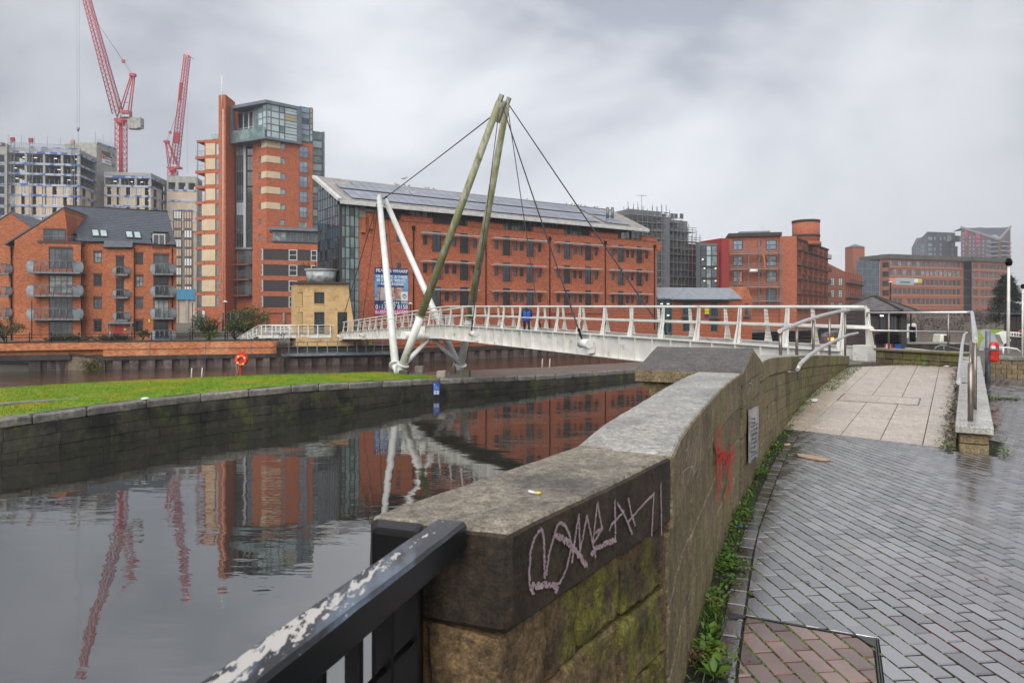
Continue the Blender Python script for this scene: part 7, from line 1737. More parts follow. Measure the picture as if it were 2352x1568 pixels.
m=MB();SG_.box(m,0,SG_.L,GZ,zg[2],-6,-.6);m.build('inner_wall',clad_tan,site2)
for i in range(2,6):
 for k in range(3):m=MB();SG_.box(m,SG_.L*k/3+.03,SG_.L*(k+1)/3-.03,zg[i+1]if i<5 else zg[5]-3.5,zg[i]-.3,-.5,0);m.build('tan_panel',clad_tan,site2,fix=False)
 m=MB();SG_.box(m,0,SG_.L,zg[i]-.3,zg[i]+.4,.0,.15);m.build('edge_board',blue_net,site2)
nz=11
for j in range(nz):
 z1_=EYE+(HY-484-j*21.5)/FP*249;z0_=z1_-3.2
 if j>8:break
 for k in range(2):
  u0,u1=SG_.U(398+k*24),SG_.U(398+(k+1)*24-4);window(site2,SG_,(u0,u1,z0_,z1_),3,1,frame_dark,clad_tan if(j+k)%3 else white_m,.15,.32)
m=MB();SG_.box(m,SG_.U(398),SG_.U(448),EYE+(HY-688)/FP*249,EYE+(HY-664)/FP*249,.2,.5);m.build('sheeting',blue_sheet,site2)
# ======== tower cranes
def lattice(mb,a,b,w0,w1,n,r,rd,tri=False,up=(0,0,1)):
 a=Vector(a);b=Vector(b);d=(b-a).normalized();sd=d.cross(Vector(up));sd=sd.normalized()if sd.length>.01 else Vector((1,0,0));tp=sd.cross(d)
 def c(t,k):
  w=w0+(w1-w0)*t;p=a.lerp(b,t);s=((-1,-1),(1,-1),(1,1),(-1,1))[k];return p+sd*s[0]*w/2+tp*s[1]*w/2
 for k in range(4):mb.tube(c(0,k),c(1,k),r,n=5)
 for i in range(n):
  t0,t1=i/n,(i+1)/n
  for k in range(4):mb.tube(c(t0,k),c(t1,(k+1)%4),rd,n=4,caps=False);mb.tube(c(t1,k),c(t1,(k+1)%4),rd*.8,n=4,caps=False)
def crane(nm_label,Y,mast_px,slew_y,base_y,foot,tip,ap,pend,cw,jw,mw):
 t=thing('tower_crane',nm_label,'tower crane',W(mast_px,base_y,Y),'red luffing tower cranes')
 m=MB();lattice(m,W(mast_px,base_y,Y),W(mast_px,slew_y,Y),mw,mw,12,.22,.12);a=W(mast_px,base_y,Y);a2=W(mast_px,slew_y,Y);m.tube(a,a2,.45,n=6);m.build('mast',crane_red,t)
 m=MB();s=W(mast_px,slew_y,Y);m.tube(s-Vector((0,0,.8)),s+Vector((0,0,.8)),1.5,1.7,12);m.box(s.x-2.4,s.x+4.2,s.y-1.4,s.y+1.4,s.z+.8,s.z+1.8);m.build('slewing_platform',crane_red,t)
 m=MB();lattice(m,W(*foot,Y),W(*tip,Y),jw,jw*.7,30,.22,.10);m.build('jib',crane_red,t)
 m=MB();p=W(*ap,Y);
 for o in(-1.1,1.1):m.tube(s+Vector((-1.5,o,1)),p+Vector((-.5,o*.5,0)),.26,n=5);m.tube(s+Vector((3.2,o,1)),p+Vector((.6,o*.5,0)),.26,n=5)
 for k in range(1,5):q0=(s+Vector((-1.5,0,1))).lerp(p,k/5);q1=(s+Vector((3.2,0,1))).lerp(p,k/5);m.tube(q0,q1,.14,n=4)
 m.box(p.x-1.2,p.x+1.2,p.y-.9,p.y+.9,p.z-.6,p.z+.6);m.build('a_frame',crane_red,t)
 m=MB();j=W(*foot,Y).lerp(W(*tip,Y),pend);blk=p.lerp(j,.22);m.tube(blk,j,.10,n=4);m.box(blk.x-.6,blk.x+.6,blk.y-.4,blk.y+.4,blk.z-.6,blk.z+.6);m.build('pendant',crane_red,t)
 m=MB()
 for o in(-.5,0,.5):m.tube(p+Vector((o,0,0)),blk+Vector((o*.5,0,0)),.045,n=4)
 m.build('luffing_rope',galv,t)
 x0,x1,y0,y1=cw;c0,c1=W(x0,y1,Y),W(x1,y0,Y)
 if x1>x0:
  for k in range(4):xa,xb=c0.x+(c1.x-c0.x)*k/4,c0.x+(c1.x-c0.x)*(k+1)/4;m=MB();m.box(xa+.04,xb-.04,Y-1.5,Y+1.5,c0.z+(k==3)*.4,c1.z);m.build('counterweight',concrete,t)
  m=MB();m.bar(s+Vector((-2,0,1.3)),Vector((c1.x+.2,Y,c0.z+1.4)),1.2,.5);m.build('counter_jib',crane_red,t)
  m=MB();m.box(s.x+.8,s.x+4.4,Y-1.8,Y+1.0,s.z+2.0,s.z+5.2);m.build('machine_house',crane_red,t)
  FC_=Fac(0,0,0,0,xy=((s.x+.6,Y-1.85),(s.x+4.8,Y-1.85)));m=MB();FC_.box(m,0,FC_.L,s.z+1.9,s.z+4.0,0,.1);m.build('name_board',frame_dark,t);text_obj('Torsion',FC_,.2,s.z+2.3,1.25,white_m,t,.12,width=FC_.L-.4,bold=.03)
 return t,s
c1,s1_=crane('tall red luffing crane with grey counterweight whose jib leaves the top of the picture',300,278,283,445,(271,262),(186,-50),(305,173),.75,(297,327,272,297),3.2,3.4)
m=MB()
for px in(176.6,182.4):m.tube(W(px,-40,300),W(px+.5*(px<178),296,300),.045,n=4)
p=W(179.5,298,300);m.tube(p+Vector((0,0,.8)),p+Vector((0,0,-.8)),.7,.3,6);m.tube(p,W(180,333,300),.07,n=4);m.build('hoist_rope',galv,c1)
c2,s2_=crane('shorter red luffing crane with red beacon behind the lower concrete block',340,397,392,470,(401,378),(430,128),(383,326),.60,(0,0,0,0),3.0,3.4)
m=MB();m.tube(W(430,123,340),W(430,119,340),.5,n=8);m.build('beacon',lamp_red,c2)
m=MB();p=W(432,128,340);m.bar(p,p+Vector((2.6,0,-1.6)),1.2,.25);m.tube(W(430.5,180,340),W(430,398,340),.04,n=4);m.bar(W(416,190,340),W(412,232,340),.4,1.5);m.bar(W(407,305,340),W(405,330,340),.5,3);m.build('jib_platform',crane_red,c2)
# ======== right of the wharf: scaffolded flats, glass link, low brick range, warehouse
def f5(x,y):return(1435.5+.2563*x,430.7+.2563*y)
scf=thing('scaffolded_flats','grey apartment block wrapped in scaffolding behind the wharf building','building',W(1520,700,135))
SCA=Fac(1440,132,1520,136);SCB=Fac(1518,140,1598,146)
def fbox(F,x0,y0,x1,y1,mt,nm,par,d0=-8,d1=0,z0=None):a,b=f5(x0,y0),f5(x1,y1);q=F.rect(*a,*b);m=MB();F.box(m,q[0],q[1],q[2]if z0 is None else z0,q[3],d0,d1);return m.build(nm,mt,par)
fbox(SCA,30,205,320,260,grey_clad,'upper_storey',scf);fbox(SCA,-20,250,400,920,grey_clad,'wall',scf,z0=GZ);fbox(SCB,320,290,560,920,grey_clad,'wall',scf,z0=GZ);fbox(SCB,560,505,640,920,brick_brown,'wall',scf,z0=GZ)
for y in range(235,900,62):
 for x in(250,285,330,405,440,490):F=SCA if x<320 else SCB;a,b=f5(x,y),f5(x+30,y+42);window(scf,F,F.rect(*a,*b),1,1,frame_grey,random.choice([glass_pale,glass_grey,glass_sky]),.06,.12)
sct=thing('scaffolding','tall tube scaffolding with timber lifts around the grey flats','scaffolding',W(1530,700,131))
def scaff(F,par,x0,x1,ytop,y1,nx,lifts,d,brd=True,bw=1.0):
 m=MB();a,b=f5(x0,y1),f5(x1,y1);u0,u1=F.U(a[0],d),F.U(b[0],d);pc=(a[0]+b[0])/2;zbot=F.Z(pc,a[1],d);zt=lambda x:F.Z(pc,f5(0,ytop(x))[1],d)
 for k in range(nx+1):
  t=k/nx;u=u0+(u1-u0)*t
  for dd in(0,1.3):m.tube(F.P(u,zbot,d+dd),F.P(u,zt(t)+random.uniform(0,1.6),d+dd),.07,n=4,caps=False)
 for y in lifts:
  z=F.Z(pc,f5(0,y)[1],d);ts=[t/20 for t in range(21)if zt(t/20)>z-.5]
  if not ts:continue
  ua_,ub_=u0+(u1-u0)*ts[0],u0+(u1-u0)*ts[-1]
  for dz in(0,.5,1.0):
   m.tube(F.P(ua_-.5,z+dz,d+1.3),F.P(ub_+.5,z+dz,d+1.3),.06,n=4,caps=False)
  m.tube(F.P(ua_,z,d),F.P(ub_,z,d),.04,n=4,caps=False)
  if brd:q=MB();F.box(q,ua_,ub_,z,z+.12,d+.1,d+1.25);q.build('board_lift',wood_board,par)
 for k in range(0,nx-1,2):
  u=u0+(u1-u0)*k/nx;v=u0+(u1-u0)*(k+2)/nx;z=zbot
  while z<zt(k/nx)-4:m.tube(F.P(u,z,d+1.35),F.P(v,z+4,d+1.35),.035,n=4,caps=False);z+=8
 m.build('scaffold_tubes',galv,par)
scaff(SCA,sct,-10,330,lambda t:215 if t<.9 else 190,920,8,[262,320,390,460,530,600,670,745,810,875],.3)
scaff(SCB,sct,320,628,lambda t:270+170*t,920,9,[295,330,400,485,550,605,680,745,805,875],.3)
m=MB();p=W(f5(150,0)[0],f5(0,225)[1],136);m.tube(p,p+Vector((0,0,3.6)),.06,n=4);m.tube(p+Vector((-1,0,3.4)),p+Vector((1,0,3.4)),.05,n=4);m.build('aerial',galv,scf)
lk=thing('glass_link','four-storey glass and steel stair link between the scaffolded flats and the warehouse','building',W(1630,700,138))
LK=Fac(1607,136,1650,138);LW=Fac(1648,139,1674,140)
fbox(LK,672,497,832,920,frame_grey,'frame',lk,-1.2,-.2,GZ)
for i,(y0,y1)in enumerate(((520,610),(610,706),(716,812),(822,920))):
 for k,(x0,x1)in enumerate(((678,728),(728,772),(772,826))):a,b=f5(x0,y0),f5(x1,y1);window(lk,LK,LK.rect(*a,*b),1,2 if i==0 else 1,frame_dark,[glass_grey,glass_white,glass_green][k]if i<2 else[glass_grey,glass_pale,glass_grey][k],0,.1)
for x,y in((690,640),(705,720),(805,720),(705,832),(805,832)):a,b=f5(x,y),f5(x+12,y+8);m=MB();LK.box(m,*LK.rect(*a,*b),.0,.06);m.build('lamp',lamp_on,lk)
fbox(LW,828,500,866,920,brick_red,'red_wall',lk,-8,-.8,GZ);fbox(LW,864,455,934,920,brick_red,'red_wall',lk,-8,0,GZ)
# low brick range with teal windows
lo_=thing('low_brick_range','low brick range with pale slate roof and teal windows at the water edge','building',W(1610,780,99))
LR=Fac(1508,97,1728,101);ld=0
q=LR.rect(*f5(425,1000),*f5(1040,1300));tw=[(518,1035,600,1142),(768,1035,832,1155),(1075,1040,1103,1140),(518,1150,600,1290),(768,1165,832,1290)]
ops=[LR.rect(*f5(a,b),*f5(c,d))for a,b,c,d in tw]
ze_=LR.Z(1600,f5(0,1000)[1]);m=MB();LR.wall(m,LR.U(f5(425,0)[0]),LR.U(f5(1138,0)[0]),GZ-1,ze_,ops,.2,0,9);m.build('wall',brick_low,lo_)
for w in ops:window(lo_,LR,w,2,2,frame_teal,glass_dark,-.12,.14)
for w in ops[:3]:
 m=MB();u0,u1,z0,z1=w
 for k in range(5):m.tube(LR.P(u0-.2+(u1-u0+.4)*k/4,z0-.3,.35),LR.P(u0-.2+(u1-u0+.4)*k/4,z0+.7,.35),.03,n=4)
 m.tube(LR.P(u0-.3,z0+.7,.35),LR.P(u1+.3,z0+.7,.35),.05,n=4);LR.box(m,u0-.3,u1+.3,z0-.4,z0-.25,0,.4);m.build('balcony_rail',frame_teal,lo_)
 m=MB();n=8;c=(u0+u1)/2;hw=(u1-u0)/2;pts=[LR.P(c+hw*cos(pi*k/n),z1+.35*hw*sin(pi*k/n),.02)for k in range(n+1)];m.face(pts);m.build('arch_head',frame_teal,lo_,fix=False)
zr_=LR.Z(1600,f5(0,922)[1])+1.2
m=MB();u0,u1=LR.U(f5(285,0)[0]),LR.U(f5(1040,0)[0]);ur=LR.U(f5(1090,0)[0])
a,b,c,d=LR.P(u0,ze_,.35),LR.P(u1,ze_,.35),LR.P(ur,zr_-.8,-4),LR.P(u0,zr_-.8,-4);m.box8([a,b,c,d]+[p+Vector((0,0,.18))for p in(a,b,c,d)]);m.build('roof',slate_light,lo_)
m=MB();h0,h1,hp=LR.P(LR.U(f5(402,0)[0]),ze_-.1,1.3),LR.P(LR.U(f5(930,0)[0]),ze_-.1,1.3),LR.P(LR.U(f5(665,0)[0]),zr_-.6,-3.4);l_,r_=LR.P(LR.U(f5(500,0)[0]),zr_-1.4,-3.4),LR.P(LR.U(f5(850,0)[0]),zr_-1.4,-3.4)
m.face([h0,h1,hp]);m.face([h0,hp,LR.P(LR.U(f5(402,0)[0]),ze_,-4)]);m.face([h1,LR.P(LR.U(f5(930,0)[0]),ze_,-4),hp]);m.face([h0,LR.P(LR.U(f5(402,0)[0]),ze_,-4),LR.P(LR.U(f5(930,0)[0]),ze_,-4),h1]);m.build('hip_roof',slate_light,lo_)
m=MB();LR.box(m,LR.U(f5(425,0)[0]),LR.U(f5(905,0)[0]),GZ-1,ze_-.15,-.1,.5);
m=MB();m.tube(h0,h1,.1,n=5);m.build('gutter',frame_teal,lo_)
m=MB();a,b,c=LR.P(u1,ze_,.02),LR.P(LR.U(f5(1138,0)[0]),ze_,.02),LR.P(ur,zr_-.5,.02);m.mesh([a,b,c]+[p-Vector((LR.n.x,LR.n.y,0))*8 for p in(a,b,c)],[(0,1,2),(5,4,3),(0,3,4,1),(1,4,5,2),(2,5,3,0)]);m.build('gable',brick_apt,lo_)
for k,(x0,x1)in enumerate(((290,335),(337,380),(382,424))):a,b=f5(x0,1005),f5(x1,1300);window(lo_,LR,LR.rect(*a,*b),1,3,frame_teal,glass_dark,-.05,.14)
for x,y in((318,1038),(376,1038),(376,1140)):a,b=f5(x,y),f5(x+20,y+8);m=MB();LR.box(m,*LR.rect(*a,*b),.0,.05);m.build('lamp',lamp_on,lo_)
sy=thing('notice_sign','yellow notice above a small navy one on the low brick range','sign',LR.P(LR.U(f5(728,0)[0]),LR.Z(1622,f5(0,1160)[1]),.6))
for x0,y0,x1,y1,mt in((710,1075,748,1132,sign_yellow),(711,1135,746,1160,sign_navy)):a,b=f5(x0,y0),f5(x1,y1);m=MB();LR.box(m,*LR.rect(*a,*b),.1,.16);m.build('plate',mt,sy)
# warehouse
ware=thing('brick_warehouse','tall brick warehouse with scaffolded front, drum tower and balconied side','building',W(1780,715,143))
WF=Fac(1674,143,1829,140);WSd=Fac(1829,140,1902,165)
wz=lambda y,F=WF,px=1750:F.Z(px,f5(0,y)[1])
wops=[]
for x0,x1 in((966,1058),(1262,1360)):
 for y0,y1 in((470,560),(610,705),(745,850),(875,930),(905,1040)):
  if x0<1000 and y0==905 or x0>1000 and y0==875:continue
  wops.append(WF.rect(*f5(x0,y0),*f5(x1,y1)))
for y0,y1 in((480,525),(615,660),(757,800),(905,935)):wops.append(WF.rect(*f5(1188,y0),*f5(1222,y1)))
m=MB();WF.wall(m,0,WF.U(f5(1392,0)[0]),GZ,wz(440),wops,.3,0,20);m.build('wall',brick_ware,ware)
fbox(WF,1385,438,1535,1085,brick_ware,'stair_wall',ware,-18,.5,GZ)
for i,w in enumerate(wops):window(ware,WF,w,2 if w[1]-w[0]>4 else 1,2,frame_dark,(glass_sky if w[2]>wz(570)else random.choice([glass_grey,glass_pale])),-.1 if w[1]-w[0]<4 else .3,.2)
fbox(WF,925,408,1402,440,bank_cap,'cornice',ware,-12,.7);fbox(WF,1025,388,1305,402,zinc,'roof_box',ware,-10,-.5)
m=MB();cd=WSd.P(WSd.L*.28,0,-6);rad=(1880-1821)/2/FP*(cd.y);zt0=EYE+(HY-f5(0,488)[1])/FP*cd.y;zt1=EYE+(HY-f5(0,318)[1])/FP*cd.y;cd=Vector(((1851-CX)/FP*cd.y,cd.y));m.tube((cd.x,cd.y,zt0-.8),(cd.x,cd.y,zt1),rad,rad,28);m.build('drum_tower',brick_ware,ware)
m=MB();m.tube((cd.x,cd.y,zt1),(cd.x,cd.y,zt1+.5),rad+.1,rad+.1,28);m.tube((cd.x,cd.y,zt1-3.2),(cd.x,cd.y,zt1-2.7),rad+.1,rad+.1,28);m.build('drum_band',bank_cap,ware)
m=MB();m.tube((cd.x,cd.y,zt0-.9),(cd.x,cd.y,zt0-.1),rad+.3,rad+.3,28);m.build('drum_base',brick_ware,ware)
sz=[WSd.Z(1829,y)for y in(573.7,607.8,640.3,674.5,708.7)];ztopS=WSd.Z(1829,549)
sops=[];nb_=6
for z in sz:
 for k in range(nb_):
  for o in(.16,.40,.64):u=WSd.L*(k+o)/nb_;sops.append((u,u+1.05,z+.3,z+2.1))
m=MB();WSd.wall(m,0,WSd.L,GZ,ztopS,sops,.3,0,8);m.build('side_wall',brick_ware,ware)
for w in sops:window(ware,WSd,w,1,2,frame_dark,glass_dark,-.2,.1)
m=MB();WSd.box(m,0,WSd.L,ztopS,ztopS+.3,-.6,.25);m.build('side_cornice',bank_cap,ware)
for z in sz:
 for k in range(nb_):
  u0=WSd.L*(k+.12)/nb_;u1=WSd.L*(k+.84)/nb_;b=MB();WSd.box(b,u0,u1,z-.06,z+.06,0,.95);bo=b.build('balcony',frame_dark,ware);m=MB()
  m.tube(WSd.P(u0,z+.95,.95),WSd.P(u1,z+.95,.95),.04,n=4)
  for q in range(9):u=u0+(u1-u0)*q/8;WSd.box(m,u-.03,u+.03,z,z+.95,.92,.96)
  m.tube(WSd.P(u0,z+.95,0),WSd.P(u0,z+.95,.95),.04,n=4);m.build('balcony_rail',black_paint,bo)
wsc=thing('scaffolding','light tube scaffold with plank lifts on the warehouse front','scaffolding',W(1720,720,140))
scaff(WF,wsc,915,1385,lambda t:520,1080,5,[600,735,895,1020],.8)
m=MB();a,b=W(*f5(1240,595),139.5),W(*f5(1258,720),139.5);m.bar(a,b,.22,.22);a,b=W(*f5(1043,755),139.5),W(*f5(1025,870),139.5);m.bar(a,b,.16,.16);m.build('rubbish_chute',orange_spark,wsc)
m=MB();p=W(*f5(1152,728),139);m.tube(p+Vector((-.8,0,-.4)),p+Vector((.8,0,-.4)),.35,.3,8);m.build('white_sack',white_m,wsc)
# brown range beyond
br2=thing('brown_brick_range','dark brown brick range with pale windows receding behind the warehouse','building',W(1940,715,182))
K1=Fac(1900,178,1941,176);K2=Fac(1941,176,1981,195)
def t3(x,y):return(1607.8+.1709*x,505.3+.1709*y)
k1=[K1.rect(*t3(a,b),*t3(c,d))for a,b,c,d in((1750,775,1812,880),(1856,775,1920,880),(1750,935,1808,1040),(1856,935,1916,1040),(1748,1100,1808,1195),(1852,1100,1916,1150))]
m=MB();zt_a,zt_b=K1.Z(1905,t3(0,575)[1]),K1.Z(1938,t3(0,695)[1]);K1.wall(m,0,K1.L,GZ,zt_b,k1,.3,0,14);m.build('wall',brick_brown,br2)
m=MB();pr=[K1.P(0,zt_b),K1.P(K1.L,zt_b),K1.P(0,zt_a)];m.mesh(pr+[p-Vector((K1.n.x,K1.n.y,0))*14 for p in pr],[(0,1,2),(5,4,3),(0,3,4,1),(1,4,5,2),(2,5,3,0)]);m.build('gable',brick_brown,br2)
for w in k1:window(br2,K1,w,2,3,frame_dark,glass_white,-.1,.16)
k2=[(K2.L*(k+.25)/8,K2.L*(k+.25)/8+1.2,z,z+2.4)for k in range(8)for z in(2.5,6.3,10.1)]
m=MB();K2.wall(m,0,K2.L,GZ,K2.Z(1941,t3(0,680)[1]),k2,.3,0,8);m.build('side_wall',brick_ware,br2)
for w in k2:window(br2,K2,w,1,2,frame_dark,glass_dark,-.2,.1)
for z in(2.2,6.0,9.8):m=MB();K2.box(m,.5,K2.L-.5,z-.1,z+.05,.0,1.0);m.tube(K2.P(.5,z+1,1),K2.P(K2.L-.5,z+1,1),.05,n=4);[K2.box(m,K2.L*q/40,K2.L*q/40+.05,z,z+1,.96,1)for q in range(1,40)];m.build('balcony',frame_dark,br2)
# ======== mills across the river
def t4(x,y):return(1952.3+.16992*x,505.3+.16992*y)
mill=thing('brick_mill','long red brick mill with four rows of small windows, banners and a glass stair tower','building',W(2110,735,272))
ML=Fac(2021,264.5,2042,262);MF=Fac(2042,262,2213,274)
cols=[550,615,678,742,803,868,928,990,1052,1113,1175,1235,1295,1355,1413,1470];rws=[(557,635),(672,755),(808,885),(930,1005),(1060,1140)]
mo_=[]
for c in cols:
 for i,(a,b)in enumerate(rws):
  if i==2 and c<970 or(i==4 and c==742):continue
  zc=(MF.Z(2130,t4(0,b)[1]),MF.Z(2130,t4(0,a)[1]));u=MF.U(t4(c,0)[0]);mo_.append((u-.95,u+.95,zc[0],zc[1]))
for c in cols[6:]:u=MF.U(t4(c,0)[0]);mo_.append((u-1.35,u+1.35,MF.Z(2130,t4(0,1325)[1]),MF.Z(2130,t4(0,1215)[1])))
zmt=MF.Z(2130,t4(0,538)[1]);m=MB();MF.wall(m,0,MF.L,GZ+.5,zmt,mo_,.4,0,20);m.build('wall',brick_mill,mill)
for i,w in enumerate(mo_):window(mill,MF,w,2,3,frame_grey,[glass_pale,glass_grey,glass_grey,glass_pale,glass_grey][i%5]if w[2]>14 else glass_dark,-.25,.18)
m=MB()
for y in(643,768,893,1018,1150):z=MF.Z(2130,t4(0,y)[1]);MF.box(m,0,MF.L,z-.25,z+.25,.0,.12)
m.build('string_course',mat('mill_band',(0.36,0.17,0.085),rough=.9),mill)
m=MB();MF.box(m,-.5,MF.L,zmt,zmt+1.7,-14,.7);ML.box(m,0,ML.L,zmt,zmt+1.7,-10,.7);m.build('parapet',mat('mill_parapet',(0.10,0.095,0.08),(0.07,.068,.06),.3,rough=.9),mill)
lo2=[(ML.L*.25,ML.L*.25+2.6,ML.Z(2030,t4(0,b)[1]),ML.Z(2030,t4(0,a)[1]))for a,b in((570,645),(697,770),(822,895),(948,1025))]
m=MB();ML.wall(m,0,ML.L,GZ+.5,zmt,lo2,.4,0,10);m.build('end_wall',brick_mill,mill)
for w in lo2:window(mill,ML,w,2,2,frame_dark,glass_dark,-.2,.2)
MG=Fac(1972,256,2021,262);m=MB();MG.box(m,.6,MG.L,GZ,MG.Z(1995,598.8),-1.5,-.3);m.build('stair_tower_core',frame_grey,mill)
for i in range(5):
 for j in range(8):z0_=GZ+(MG.Z(1995,600)-GZ)*j/8;z1_=GZ+(MG.Z(1995,600)-GZ)*(j+1)/8;window(mill,MG,(MG.L*i/5,MG.L*(i+1)/5,z0_,z1_),1,1,frame_grey,glass_navy if(i+j)%3 else glass_grey,-.1,.12)
MT=Fac(1959,286,1986,287);m=MB();MT.box(m,0,MT.L,GZ,MT.Z(1972,567),-5,0);m.build('chimney_tower',brick_mill,mill)
m=MB();zt_=MT.Z(1972,567);apx=MT.P(MT.L/2,MT.Z(1972,559),-2.5);cs=[MT.P(-.3,zt_,.3),MT.P(MT.L+.3,zt_,.3),MT.P(MT.L+.3,zt_,-5.3),MT.P(-.3,zt_,-5.3)];m.mesh(cs+[apx],[(0,1,4),(1,2,4),(2,3,4),(3,0,4),(3,2,1,0)]);m.build('tower_roof',zinc,mill)
for x0,y0,x1,y1,mt in((527,782,612,868,sign_peach),(612,782,857,876,sign_grey),(860,792,913,848,paper_m),(915,794,967,850,mat('banner_lime',(0.5,0.5,0.1),rough=.6))):
 q=MF.rect(*t4(x0,y0),*t4(x1,y1));m=MB();MF.box(m,*q,.1,.25);m.build('banner_panel',mt,mill)
q=MF.rect(*t4(668,852),*t4(806,828));m=MB();MF.box(m,q[0],q[1],min(q[2:]),max(q[2:]),.2,.3);m.build('banner_lettering',frame_grey,mill)
mill2=thing('brick_mill','right-hand red brick mill beyond a dark glazed link, behind the conifer','building',W(2270,735,280))
MK=Fac(2213,275,2232,277);m=MB();MK.box(m,0,MK.L,GZ,MK.Z(2222,600),-10,-.2);m.build('glazed_link',glass_navy,mill2)
for j in range(7):z0_=GZ+(MK.Z(2222,602)-GZ)*j/7;window(mill2,MK,(0.05,MK.L-.05,z0_,GZ+(MK.Z(2222,602)-GZ)*(j+1)/7),3,1,frame_grey,glass_navy,0,.15)
MR=Fac(2232,270,2318,282);r2o=[]
for c in(1695,1790,1843,1895,1948,2003,2055,2105):
 for i,(a,b)in enumerate(((603,665),(708,782),(830,908),(950,1028),(1072,1152),(1212,1305))):u=MR.U(t4(c,0)[0]);r2o.append((u-(1.6 if c in(1695,1948)else 1.1),u+(1.6 if c in(1695,1948)else 1.1),MR.Z(2275,t4(0,b)[1]),MR.Z(2275,t4(0,a)[1])))
zm2=MR.Z(2275,t4(0,565)[1]);m=MB();MR.wall(m,0,MR.L,GZ+.5,zm2,r2o,.4,0,18);m.build('wall',brick_mill,mill2)
for i,w in enumerate(r2o):window(mill2,MR,w,1,3,frame_grey,glass_grey if i%3 else glass_dark,-.25,.2)
m=MB();MR.box(m,-.5,MR.L+1,zm2,zm2+1.6,-14,.7);m.build('parapet',MATS['mill_parapet'],mill2)
m=MB()
for y in(685,795,920,1040):z=MR.Z(2275,t4(0,y)[1]);MR.box(m,0,MR.L,z-.25,z+.25,.0,.12)
m.build('string_course',MATS['mill_band'],mill2)
mw=thing('mill_river_wall','mossy stone river wall below the red mills','wall',W(2110,745,262));m=MB()
wpts=[XY(1930,250),XY(2021,254),XY(2110,260),XY(2216,266),XY(2330,262),XY(2500,250)];strip(m,wpts,-4,0.9,-3,0);m.build('masonry',stone_mat('river_wall_stone',(0.16,0.13,0.09),(0.12,0.10,0.07),(0.08,0.08,0.04),sc=.15,rough=.9,bump=.5,moss=(0.10,0.11,0.03),rnd=0,bs=1.5,ms=.12),mw)
# distant towers
tw1=thing('distant_tower','slate blue distant tower with a slanted left shoulder','building',W(2145,620,520))
T1F=Fac(2130,500,2194,515);T1L=Fac(2094,507,2130,500);m=MB();zz1=T1F.Z(2150,t4(0,168)[1])
m.prism([tuple(p)for p in(T1L.P(0,0).xy,T1F.P(0,0).xy,T1F.P(T1F.L,0).xy,T1F.P(T1F.L,0,-30).xy)],GZ,[T1L.Z(2096,t4(0,372)[1]),zz1,zz1+1,zz1]);m.build('wall',blue_clad,tw1)
for x0,x1 in((1052,1110),(1132,1158),(1208,1236),(1264,1292),(1368,1395)):
 for y in(225,310,372,440):
  if x0==1264 and y>230:continue
  if x0==1132 and y==310:continue
  q=T1F.rect(*t4(x0,y),*t4(x1,y+48));window(tw1,T1F,q,2 if x1-x0>40 else 1,1,frame_grey,glass_sky,.1,.4)
for k in range(3):
 for y in(330,390,450):q=T1L.rect(*t4(868+k*50,y),*t4(905+k*50,y+50));window(tw1,T1L,q,1,1,frame_grey,glass_navy if k<2 else glass_green,.1,.4)
q=T1F.rect(*t4(1310,215),*t4(1442,295));m=MB();T1F.box(m,*q,0,3);m.build('balcony_box',glass_green,tw1)
q=T1F.rect(*t4(1400,350),*t4(1492,500));m=MB();T1F.box(m,q[0],q[1],GZ,q[3],-20,-2);m.build('annex',purple_clad,tw1)
tw2=thing('distant_tower','purple distant tower with a V-shaped cut in its roof','building',W(2265,620,490))
T2L=Fac(2207,490,2296,470);T2R=Fac(2296,470,2321,488)
zA,zB,zC=T2L.Z(2207,t4(0,95)[1]),T2L.Z(2296,t4(0,262)[1]),T2R.Z(2320,t4(0,85)[1])
m=MB();pb_=[T2L.P(0,0).xy,T2R.P(0,0).xy,T2R.P(T2R.L,0).xy,T2R.P(T2R.L,0).xy+Vector((-2,22)),XY(2209,512)]
m.prism([tuple(p)for p in pb_],GZ,[zA,zB,zC,zC-1,zA-1]);m.build('wall',purple_clad,tw2)
m=MB();a,b,c=T2L.P(0,zA,.2),T2L.P(T2L.L,zB,.2),T2R.P(T2R.L,zC,.2);m.bar(a,b,.8,1.4);m.bar(b,c,.8,1.4);m.bar(b+Vector((0,2,1)),(a+c)/2+Vector((4,12,1)),4,.6);m.build('roof_edge',mat('tower_trim',(0.24,0.25,0.26),rough=.5),tw2)
m=MB();m.face([a+Vector((1,1,-.6)),b+Vector((0,1,-.6)),c+Vector((-1,2,-.6)),a+Vector((8,22,-.6))]);m.build('roof_deck',blue_clad,tw2,fix=False)
for x in(1520,1610,1660,1735,1790):
 for y in(170,220,272,325,378,430,480):
  zmax=95+(x-1500)*.31+30
  if y<zmax+20:continue
  q=T2L.rect(*t4(x,y),*t4(x+26,y+34));window(tw2,T2L,q,1,1,frame_grey,glass_pale if(x+y)%3 else glass_sky,.1,.3)
for x0,y0,x1,y1 in((1555,115,1585,230),(1560,300,1585,350),(1702,165,1755,245),(1704,270,1752,302),(1706,330,1730,360)):q=T2L.rect(*t4(x0,y0),*t4(x1,y1));m=MB();T2L.box(m,*q,.0,.3);m.build('pink_panel',pink_clad,tw2)
